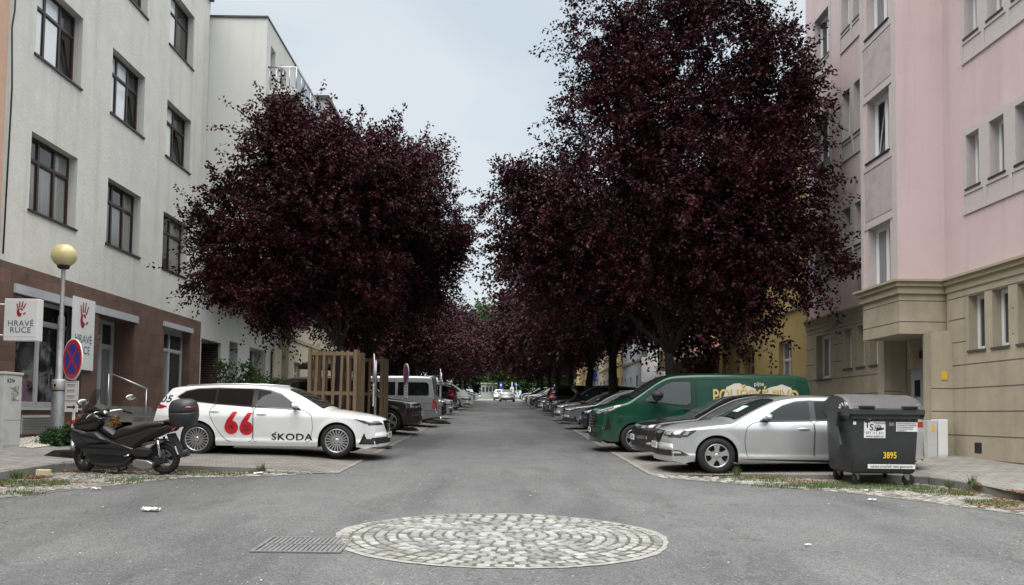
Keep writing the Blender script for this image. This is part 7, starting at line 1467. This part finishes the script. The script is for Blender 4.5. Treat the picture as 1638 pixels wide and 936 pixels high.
    b.prism([(.03, -.02), (.155, .01), (.15, .04), (.11, .03), (.10, .055), (.07, .035), (.04, .045), (.02, .02)], -.003, -.0005, K_, 'Z', t @ Matrix.Translation((0, 0, .004)))
    add_text(b, '577 111 411', .058, K_, TT_(0, -.055), .002, bold=.6, xs=1.0, spacing=1.05); add_text(b, 'www.tszlin.cz', .055, K_, TT_(0, -.105), .002, bold=.6, xs=.98); b.obj('company_label', root, fix=False)
    b, t = label('s', .755, .895, .36, .155, W_)
    rq = random.Random(2)
    for k, ln in enumerate((.30, .33, .28, .25, .15)):      # the lines cannot be read in the photograph: rows of small dark strokes
        x_ = -.165
        while x_ < -.165+ln: w_ = rq.uniform(.006, .016); b.box(x_, x_+w_, .047-.029*k, .047-.029*k+.012, .001, .003, K_, t); x_ += w_+rq.uniform(.004, .009)
    b.obj('notice_label', root, fix=False)
    b, t = label('s', .285, .115, .80, .072, W_) if False else label('s', .285, .285, .80, .072, W_); add_text(b, 'zdravé prostředí všem generacím', .056, K_, t, .002, bold=.5, xs=.94); b.obj('slogan_label', root, fix=False)
    b = B(); M['yel'] = mat('yellow_number_vinyl', (.75, .48, .02), .5); t = frame_T((.655, -.001+.009, .50), (1, 0, 0), (0, 0, 1)); add_text(b, '3895', .145, M['yel'], t, .004, bold=1.2, xs=.80); b.obj('number', root, fix=False)
    for (x, z, w, h, m) in ((.285, 1.085, .065, .03, W_), (.03, 1.0, .05, .05, W_), (.635, .985, .085, .055, M['paleedge'])):
        b, t = label('s', x, z, w, h, m); b.obj('sticker', root)
    b = B(); 
    for (x, y, w) in ((.02, -.0, .075), (1.09, -.0, .075)): b.box(x, x+w, .0, .06, 1.335, 1.339, M['white'], Matrix.Translation((0, .0, .0)) )
    b.obj('sticker', root)
    b = B(); ar = [(-.058, .02, 1.30), (-.058, .05, 1.36), (-.058, .09, 1.28), (-.058, .11, 1.37), (-.058, .17, 1.30), (-.058, .22, 1.35), (-.058, .26, 1.27)]; b.tube(ar, .006, M['white'], n=5); b.tube([(-.058, .30, 1.33), (-.058, .28, 1.25), (-.058, .34, 1.28)], .006, M['white'], n=5); b.obj('graffiti', root)
    root.location = (5.78, 13.56, SL*13.6+.02); root.rotation_mode = 'QUATERNION'; root.rotation_quaternion = Euler((math.atan(SL), 0, 0)).to_quaternion() @ Euler((0, 0, R(1.5))).to_quaternion(); root.scale = (.985, 1, 1.0)
bin_()
# ---- globe lamp
def lamp():
    x, y = -9.33, 17.5; z = gz(x, y); root = empty('street_lamp', (x, y, z), label='galvanised lamp post with yellowed globe in front of the shop', cat='street lamp')
    b = B(); P_ = mat('scratched_galvanised_post', (.36, .37, .38), .5, metal=.55, var=.3, vscale=7, dirt=(.14, .13, .12), dscale=4, damt=.6, stretch=(1, 1, .4)); b.lathe([(.13, -.1), (.13, 1.05), (.115, 1.09), (.072, 1.13), (.070, 2.6), (.064, 2.65), (.045, 2.7), (.042, 3.70)], P_, 20); b.obj('post', root)
    b = B(); b.lathe([(.145, 1.10), (.15, 1.13), (.15, 1.30), (.12, 1.33), (.075, 1.34)], P_, 20); b.obj('collar', root); b = B(); b.lathe([(.05, 3.68), (.11, 3.70), (.13, 3.76), (.12, 3.82)], M['matt'], 20); b.obj('globe_holder', root)
    b = B(); b.ell((0, 0, 3.98), (.255, .255, .25), mat('yellowed_opal_globe', (.60, .52, .26), .35, coat=.4, dirt=(.36, .30, .13), dscale=3, damt=.35, var=.1), u=32, v=20); b.obj('globe', root)
    b = B(); b.box(-.03, .03, -.155, -.150, 1.16, 1.24, M['yel']); b.box(-.022, .022, -.157, -.155, 1.17, 1.225, M['ink']); b.obj('sticker', root)
lamp()
# ---- portable no-stopping signs
M['sign_red'] = mat('retroreflective_red', (.50, .012, .018), .4, coat=.3); M['sign_blue'] = mat('retroreflective_blue', (.012, .045, .34), .4, coat=.3); M['sign_back'] = mat('grey_sign_back', (.30, .31, .32), .5, metal=.4)
def nosign(x, y, az, label, plates=True, r=.36, zc=1.92, banded=False):
    z = gz(x, y)+.01; root = empty('no_stopping_sign', (x, y, z), label=label, cat='road sign', group='portable no stopping signs by the parking places')
    b = B(); 
    for k in range(5):
        m = M['sign_red'] if k % 2 == 1 else M['white']; b.tube([(0, 0, .28+k*.2), (0, 0, .28+(k+1)*.2)], .026, m if banded else M['steel'], n=12, cap=False)
    b.tube([(0, 0, 1.28), (0, 0, zc+.2)], .026, M['steel'], n=12)
    b.tube([(0, 0, .02), (0, 0, .30)], .036, M['steel'], n=12); b.obj('pole', root)
    b = B(); b.prism([(-.42, 0), (-.42, .03), (-.24, .125), (.24, .125), (.42, .03), (.42, 0)], -.19, .19, M['rubbersole'], 'Y'); b.box(-.10, .10, -.20, -.191, .03, .09, M['gap']); b.obj('base', root)
    nrm = Vector((math.cos(az), math.sin(az), 0)); T = frame_T((nrm.x*.045, nrm.y*.045, zc), (-nrm.y, nrm.x, 0), (0, 0, 1))
    b = B(); b.lathe([(0, 0), (r, 0), (r, .018), (r-.012, .020), (0, .020)], M['white'], 40, T); b.lathe([(r*.95, .0215), (0, .0215)], M['sign_red'], 40, T); b.lathe([(r*.74, .0235), (0, .0235)], M['sign_blue'], 40, T); b.lathe([(r-.004, -.002), (0, -.002)], M['sign_back'], 40, T)
    for a in (PI/4, -PI/4): b.box(-r*.8, r*.8, -r*.075, r*.075, .0245, .0262 if a > 0 else .0258, M['sign_red'], T @ Matrix.Rotation(a, 4, 'Z'))
    b.obj('disc', root, fix=False)
    if plates:
        b = B(); t = frame_T((nrm.x*.045, nrm.y*.045, zc-r-.21), (-nrm.y, nrm.x, 0), (0, 0, 1)); b.box(-.25, .25, -.19, .19, 0, .012, M['white'], t, bev=.0); b.box(-.235, .235, -.175, .175, .012, .0135, M['ink'], t); b.box(-.225, .225, -.165, .165, .0135, .0148, M['white'], t)
        rq = random.Random(7)
        for k in range(3):
            x_ = -.17
            while x_ < .15:
                w_ = rq.uniform(.014, .03); z_ = .075-.105*k; b.box(x_, x_+.012, z_, z_+.06, .0149, .016, M['ink'], t); b.box(x_+.0125, x_+w_+.012, z_+rq.choice((0, .024, .048)), z_+rq.choice((0, .024, .048))+.012, .0149, .016, M['ink'], t) if False else b.box(x_+.0125, x_+w_+.012, z_+.048, z_+.06, .0149, .016, M['ink'], t); x_ += w_+.022
        b.obj('text_plate', root, fix=False)
        b = B(); t = frame_T((nrm.x*.045, nrm.y*.045, zc-r-.50), (-nrm.y, nrm.x, 0), (0, 0, 1)); b.box(-.25, .25, -.09, .09, 0, .012, M['white'], t); b.prism([(-.16, -.016), (.09, -.016), (.09, -.045), (.18, 0), (.09, .045), (.09, .016), (-.16, .016)], .0125, .0145, M['ink'], 'Z', t); b.obj('arrow_plate', root, fix=False)
    return root
r_ = nosign(-7.86, 15.3, R(-128), 'round blue and red no stopping sign with arrow plate, beside the scooter', r=.385, zc=1.80, banded=True)
nosign(-3.08, 20.6, R(-168), 'edge-on no stopping sign standing behind the bonnet of the white car', zc=1.98)
nosign(-3.2, 28.9, R(-158), 'edge-on no stopping sign between the brown suv and the grey minibus', zc=1.98)
nosign(-2.45, 35.2, R(-172), 'edge-on no stopping sign just beyond the tail of the grey minibus', zc=1.98)
# ---- timber guards round the young trees
def guard(x, y, s, h, seed, label):
    rnd = random.Random(seed); z = gz(x, y); root = empty('tree_guard', (x, y, z), label=label, cat='tree guard', group='timber guards round the street trees'); hs = s/2
    for (a, c) in ((-1, -1), (1, -1), (-1, 1), (1, 1)): b = B(); b.box(a*hs-.045, a*hs+.045, c*hs-.045, c*hs+.045, -.05, h+.03, M['timber'], bev=.006); b.obj('post', root)
    for k in range(4):
        T = Matrix.Rotation(PI/2*k, 4, 'Z'); n = 5
        for i in range(n):
            u = -hs+.045+(s-.09)*(i+.5)/n+rnd.uniform(-.015, .015); w = .034; sk = rnd.uniform(-.02, .03); t_ = T @ Matrix.Translation((u, -hs-.014-.045, 0)) @ Matrix.Rotation(sk, 4, 'Y')
            b = B(); b.box(-w, w, -.012, .012, .10, h+rnd.uniform(-.03, .04), M['timber'], t_); b.obj('slat', root)
        b = B()
        for zz_ in (.55, h*.52, h-.12): b.box(-hs+.05, hs-.05, -hs-.046, -hs-.018, zz_, zz_+.09, M['timber'], T)
        b.obj('rail', root)
guard(-4.22, 21.5, 1.16, 2.34, 1, 'nearer raw timber slat guard around the tree behind the white car')
guard(-3.98, 24.6, 1.12, 2.30, 2, 'farther raw timber slat guard in front of the brown suv')
# ---- shop sign box, banner
M['print'] = mat('dark_red_print', (.30, .02, .045), .5); M['printgrey'] = mat('blue_grey_print', (.10, .15, .20), .5)
def hand(b, T, s, m, off=.003):
    P = lambda pts: b.add([T @ Vector((x*s, y*s, off)) for x, y in pts], [tuple(range(len(pts)))], m)
    for (x0, y0, x1, y1, w0, w1) in ((-.26, .12, -.34, .50, .060, .045), (-.12, .22, -.12, .66, .058, .045), (.04, .22, .14, .68, .058, .045), (.18, .14, .38, .52, .055, .04), (.20, -.34, .36, -.22, .06, .045)):
        d = Vector((x1-x0, y1-y0)).normalized(); n = Vector((-d.y, d.x)); a, c = Vector((x0, y0)), Vector((x1, y1)); P([tuple(a+n*w0), tuple(a+n*w0*.9-d*.03), tuple(a-n*w0), tuple(c-n*w1), tuple(c+d*.05), tuple(c+n*w1)])
    P([(-.30, .06), (-.22, .12), (-.10, .10), (-.14, -.10), (-.10, -.22), (.04, -.28), (.08, -.38), (-.02, -.52), (-.16, -.56), (-.28, -.46), (-.36, -.20)])
    P([(-.08, .12), (.10, .12), (.16, .02), (.10, -.10), (.04, -.02), (-.06, .02)])
b = B(); root = empty('hanging_sign', (-9.28, 15.93, 3.24), label='white box sign with a red hand print hanging from the wall', cat='shop sign')
b.box(-.33, .33, -.0, .19, -.41, .41, M['white'], bev=.012); b.obj('sign_box', root); b = B(); T = frame_T((0, -.003, 0), (1, 0, 0), (0, 0, 1)); hand(b, T @ Matrix.Translation((0, .19, 0)), .24, M['print']); add_text(b, 'HRAVÉ', .155, M['printgrey'], T @ Matrix.Translation((0, -.075, 0)), .003, bold=.3, xs=1.02, spacing=1.06); add_text(b, 'RUCE', .155, M['printgrey'], T @ Matrix.Translation((0, -.205, 0)), .003, bold=.3, xs=1.02, spacing=1.06); b.box(-.30, .30, -.332, -.328, .001, .003, M['greyframe'], T); b.obj('sign_print', root, fix=False)
b = B(); b.tube([(-.33, .1, .30), (-.75, .1, .30)], .02, M['steel'], n=8); b.tube([(-.33, .1, -.30), (-.75, .1, -.30)], .02, M['steel'], n=8); b.obj('bracket', root)
root = empty('wall_banner', (-9.93, 19.62, 3.30), label='tall white panel with red hand print between shop window and door', cat='banner'); b = B(); b.box(-.01, .01, -.52, .52, -.84, .86, M['white']); b.obj('panel', root)
b = B(); T = frame_T((.012, 0, 0), (0, 1, 0), (0, 0, 1)); hand(b, T @ Matrix.Translation((0, .42, 0)), .50, M['print']); add_text(b, 'HRAVÉ', .27, M['printgrey'], T @ Matrix.Translation((0, -.12, 0)), .003, bold=.3, xs=.98); add_text(b, 'RUCE', .27, M['printgrey'], T @ Matrix.Translation((0, -.38, 0)), .003, bold=.3, xs=.98); b.obj('panel_print', root, fix=False)
# ---- meter cabinets
root = empty('meter_cabinet', (-9.9, 15.42, gz(-9.9, 15.4)), label='pale grey electricity cabinet with scribbles at the left edge', cat='cabinet'); M['cab'] = mat('pale_grey_cabinet', (.50, .51, .50), .6, var=.08, dirt=(.30, .29, .27), dscale=2.5, damt=.5)
b = B(); b.box(0, .66, 0, .58, -.1, 1.36, M['cab'], bev=.01); b.obj('cabinet_body', root); b = B(); b.box(-.02, .68, -.02, .60, 1.36, 1.41, M['cab'], bev=.008); b.obj('cabinet_lid', root)
b = B(); b.box(.66, .668, .02, .56, .50, 1.33, M['cab']); b.box(.66, .668, .02, .56, .02, .48, M['cab']); b.box(.668, .672, .27, .31, 1.22, 1.26, M['gap']); b.obj('cabinet_door', root)
b = B(); T = frame_T((.670, .29, 1.24), (0, 1, 0), (0, 0, 1)); add_text(b, 'KZT', .10, M['ink'], T @ Matrix.Translation((-.12, 0, 0)), .003, bold=.8); rs_ = random.Random(3)
for k in range(7): p = [(.671, .10+rs_.uniform(0, .1)+.3*rs_.random(), .85+.3*rs_.random()) for _ in range(4)]; b.tube(p, .004, M['grey_r'] if False else M['sign_back'], n=4)
T = frame_T((.2, -.003, 1.15), (1, 0, 0), (0, 0, 1)); add_text(b, 'as', .12, M['decal_red'], T, .002, bold=.6); b.obj('graffiti', root, fix=False)
root = empty('gas_cabinet', (9.44, 17.72, gz(9.5, 17.8)), label='tall white metal cabinet against the portal pier', cat='cabinet', ); b = B(); b.box(0, .20, 0, .30, -.1, .80, M['white'], bev=.006); b.obj('cabinet_body', root); b = B(); b.box(.01, .19, -.008, -.0005, .04, .77, M['white']); b.obj('cabinet_door', root)
root = empty('gas_cabinet', (9.22, 17.74, gz(9.3, 17.8)), label='grey metal cabinet with a small yellow sticker, left of the white one', cat='cabinet'); b = B(); b.box(0, .20, 0, .28, -.1, .78, M['cab'], bev=.006); b.obj('cabinet_body', root); b = B(); b.box(.08, .14, -.006, -.0005, .55, .68, M['yel']); b.obj('sticker', root)
# ---- dark parasol behind the guards
root = empty('parasol', (-6.2, 30.6, gz(-6.2, 30.6)), label='black open parasol above the roof of the brown suv', cat='parasol'); M['canvas'] = mat('black_canvas', (.012, .012, .013), .9)
b = B(); n = 8; ap = (0, 0, 2.72); vs = [ap]+[(1.25*math.cos(2*PI*k/n), 1.25*math.sin(2*PI*k/n), 2.20) for k in range(n)]+[(1.25*math.cos(2*PI*k/n), 1.25*math.sin(2*PI*k/n), 2.06) for k in range(n)]
b.add(vs, [(0, k+1, (k+1) % n+1) for k in range(n)]+[(k+1, k+1+n, (k+1) % n+1+n, (k+1) % n+1) for k in range(n)], M['canvas']); b.obj('canopy', root, fix=False)
b = B(); b.tube([(0, 0, 0), (0, 0, 2.75)], .025, M['matt']); b.obj('pole', root)
# ---- house signs on the right row
def panel_sign(x, y, z, w, h, m, label, txt=None, tm='ink', facing=-1, face_y=True):
    root = empty('wall_sign', (x, y, z), label=label, cat='sign'); b = B()
    if face_y: b.box(-w/2, w/2, 0, .12, -h/2, h/2, m); T = frame_T((0, -.003, 0), (1, 0, 0), (0, 0, 1))
    else: b.box(-.05, 0, -w/2, w/2, -h/2, h/2, m); T = frame_T((-.053, 0, 0), (0, -1, 0), (0, 0, 1))
    b.obj('sign_panel', root)
    if txt:
        b = B()
        for k, (s_, sz, dz) in enumerate(txt): add_text(b, s_, sz, M[tm], T @ Matrix.Translation((0, dz, 0)), .003, bold=.5)
        b.obj('lettering', root, fix=False)
panel_sign(9.25, 49.6, 4.35, 1.35, 1.5, M['white'], 'white projecting sign with small emblem on the bluish house', None)
panel_sign(9.3, 44, 4.5, 1.6, 1.1, M['palewall'], 'cream coloured sign panel on the brick house')
panel_sign(8.5, 74, 5.1, .5, 1.0, M['sign_blue'], 'blue vertical sign with white lines far down the right row', None)
# ---- signs at the end of the street
def endsign(x, y, kind, label):
    root = empty('road_sign', (x, y, SL*y), label=label, cat='road sign'); b = B(); b.tube([(0, 0, 0), (0, 0, 2.4)], .04, M['steel'], n=8); b.obj('pole', root); b = B()
    if kind == 'round': b.lathe([(0, 0), (.28, 0), (.28, .02), (0, .02)], M['sign_blue'], 24, frame_T((0, -.06, 2.1), (1, 0, 0), (0, 0, 1))); b.prism([(-.04, -.2), (.04, -.2), (.04, .03), (.1, .03), (0, .2), (-.1, .03), (-.04, .03)], .021, .03, M['white'], 'Z', frame_T((0, -.06, 2.1), (1, 0, 0), (0, 0, 1)))
    elif kind == 'tall': b.box(-.2, .2, -.1, -.06, 1.5, 2.5, M['sign_blue']); b.box(-.1, .1, -.108, -.101, 1.9, 2.2, M['white'])
    else: b.box(-.25, .25, -.1, -.06, .9, 1.8, M['white']); b.prism([(-.05, 1.1), (.05, 1.1), (.05, 1.35), (.12, 1.35), (0, 1.6), (-.12, 1.35), (-.05, 1.35)], -.11, -.101, M['ink'], 'Y')
    b.obj('sign_face', root, fix=False)
endsign(.3, 113.6, 'tall', 'tall blue sign panel at the end of the street'); endsign(2.4, 112.5, 'round', 'round blue sign with white arrow at the end of the street'); endsign(1.75, 108.5, 'square', 'white square sign with black arrow at the end of the street')
# ---- person leaning into a parked car
def skin_body(name, V, E_, rad, m, parent, sub=2, rootv=0):
    me = bpy.data.meshes.new(name); me.from_pydata([Vector(v) for v in V], E_, []); o = bpy.data.objects.new(name, me); C.objects.link(o)
    md = o.modifiers.new('skin', 'SKIN'); sv = me.skin_vertices[0].data
    for i, r in enumerate(rad): sv[i].radius = (r, r) if not isinstance(r, tuple) else r; sv[i].use_root = (i == rootv)
    o.modifiers.new('sub', 'SUBSURF').levels = sub; dg = bpy.context.evaluated_depsgraph_get(); m2 = bpy.data.meshes.new_from_object(o.evaluated_get(dg)); bpy.data.objects.remove(o)
    for p in m2.polygons: p.use_smooth = True
    m2.materials.clear(); m2.materials.append(m); return link(bpy.data.objects.new(name, m2), parent)
def person():
    root = empty('person', (3.62, 35.0, gz(3.6, 35)), label='person in dark clothes leaning forward between two parked cars', cat='person'); M['skin'] = mat('skin', (.42, .22, .15), .6); M['cloth'] = mat('black_jacket', (.010, .010, .011), .9, bump=.3); M['jeans'] = mat('dark_trousers', (.016, .018, .026), .9); M['hair'] = mat('short_brown_hair', (.04, .02, .012), .8)
    # facing -x, bent at the hip
    V = [(0, 0, .92), (-.10, 0, 1.10), (-.24, 0, 1.30), (-.33, 0, 1.40), (-.38, 0, 1.46), (-.42, 0, 1.52), (-.46, 0, 1.58),
         (-.27, -.19, 1.36), (-.40, -.24, 1.12), (-.60, -.20, 1.00), (-.68, -.19, .98), (-.27, .19, 1.36), (-.42, .24, 1.13), (-.62, .20, 1.02), (-.70, .19, 1.0),
         (0, -.10, .86), (-.04, -.11, .48), (.04, -.11, .09), (-.10, -.12, .04), (.02, .10, .86), (.06, .12, .48), (.16, .12, .09), (.02, .13, .04)]
    E_ = [(0, 1), (1, 2), (2, 3), (3, 4), (4, 5), (5, 6), (2, 7), (7, 8), (8, 9), (9, 10), (2, 11), (11, 12), (12, 13), (13, 14), (0, 15), (15, 16), (16, 17), (17, 18), (0, 19), (19, 20), (20, 21), (21, 22)]
    rad = [(.15, .13), (.14, .12), (.16, .12), .07, .06, .098, .095, .062, .048, .036, .03, .062, .048, .036, .03, .09, .062, .045, .045, .09, .062, .045, .045]
    skin_body('body', V, E_, rad, M['skin'], root)
    J = skin_body('jacket', V[:4]+V[7:11]+V[11:15], [(0, 1), (1, 2), (2, 3), (2, 4), (4, 5), (5, 6), (6, 7), (2, 8), (8, 9), (9, 10), (10, 11)], [(.17, .15), (.16, .14), (.18, .14), .085, .075, .06, .048, .04, .075, .06, .048, .04], M['cloth'], root)
    skin_body('trousers', [V[0]]+V[15:18]+V[19:22], [(0, 1), (1, 2), (2, 3), (0, 4), (4, 5), (5, 6)], [(.155, .135), .10, .072, .058, .10, .072, .058], M['jeans'], root)
    b = B(); b.ell((-.42, 0, 1.60), (.115, .105, .115), M['hair']); b.obj('hair', root)
    b = B(); b.ell((-.525, 0, 1.565), (.02, .014, .02), M['skin'], u=8, v=6); b.ell((-.44, .085, 1.57), (.02, .012, .03), M['skin'], u=8, v=6); b.ell((-.44, -.085, 1.57), (.02, .012, .03), M['skin'], u=8, v=6); b.ell((-.505, .032, 1.585), (.01, .012, .007), M['ink'], u=8, v=6); b.ell((-.505, -.032, 1.585), (.01, .012, .007), M['ink'], u=8, v=6); b.obj('face', root)
    for sd in (1, -1):
        for k in range(5):
            y = sd*.19+(k-2)*.018*sd; l = (.045, .07, .08, .075, .06)[k]; b = B() if k == 0 and sd == 1 else b; x0 = -.70; b.tube([(x0, y, .985), (x0-l*.6, y+(k == 0)*sd*-.03, .97), (x0-l, y+(k == 0)*sd*-.035, .94)], [.009, .008, .006], M['skin'], n=6)
    b.obj('fingers', root)
person()
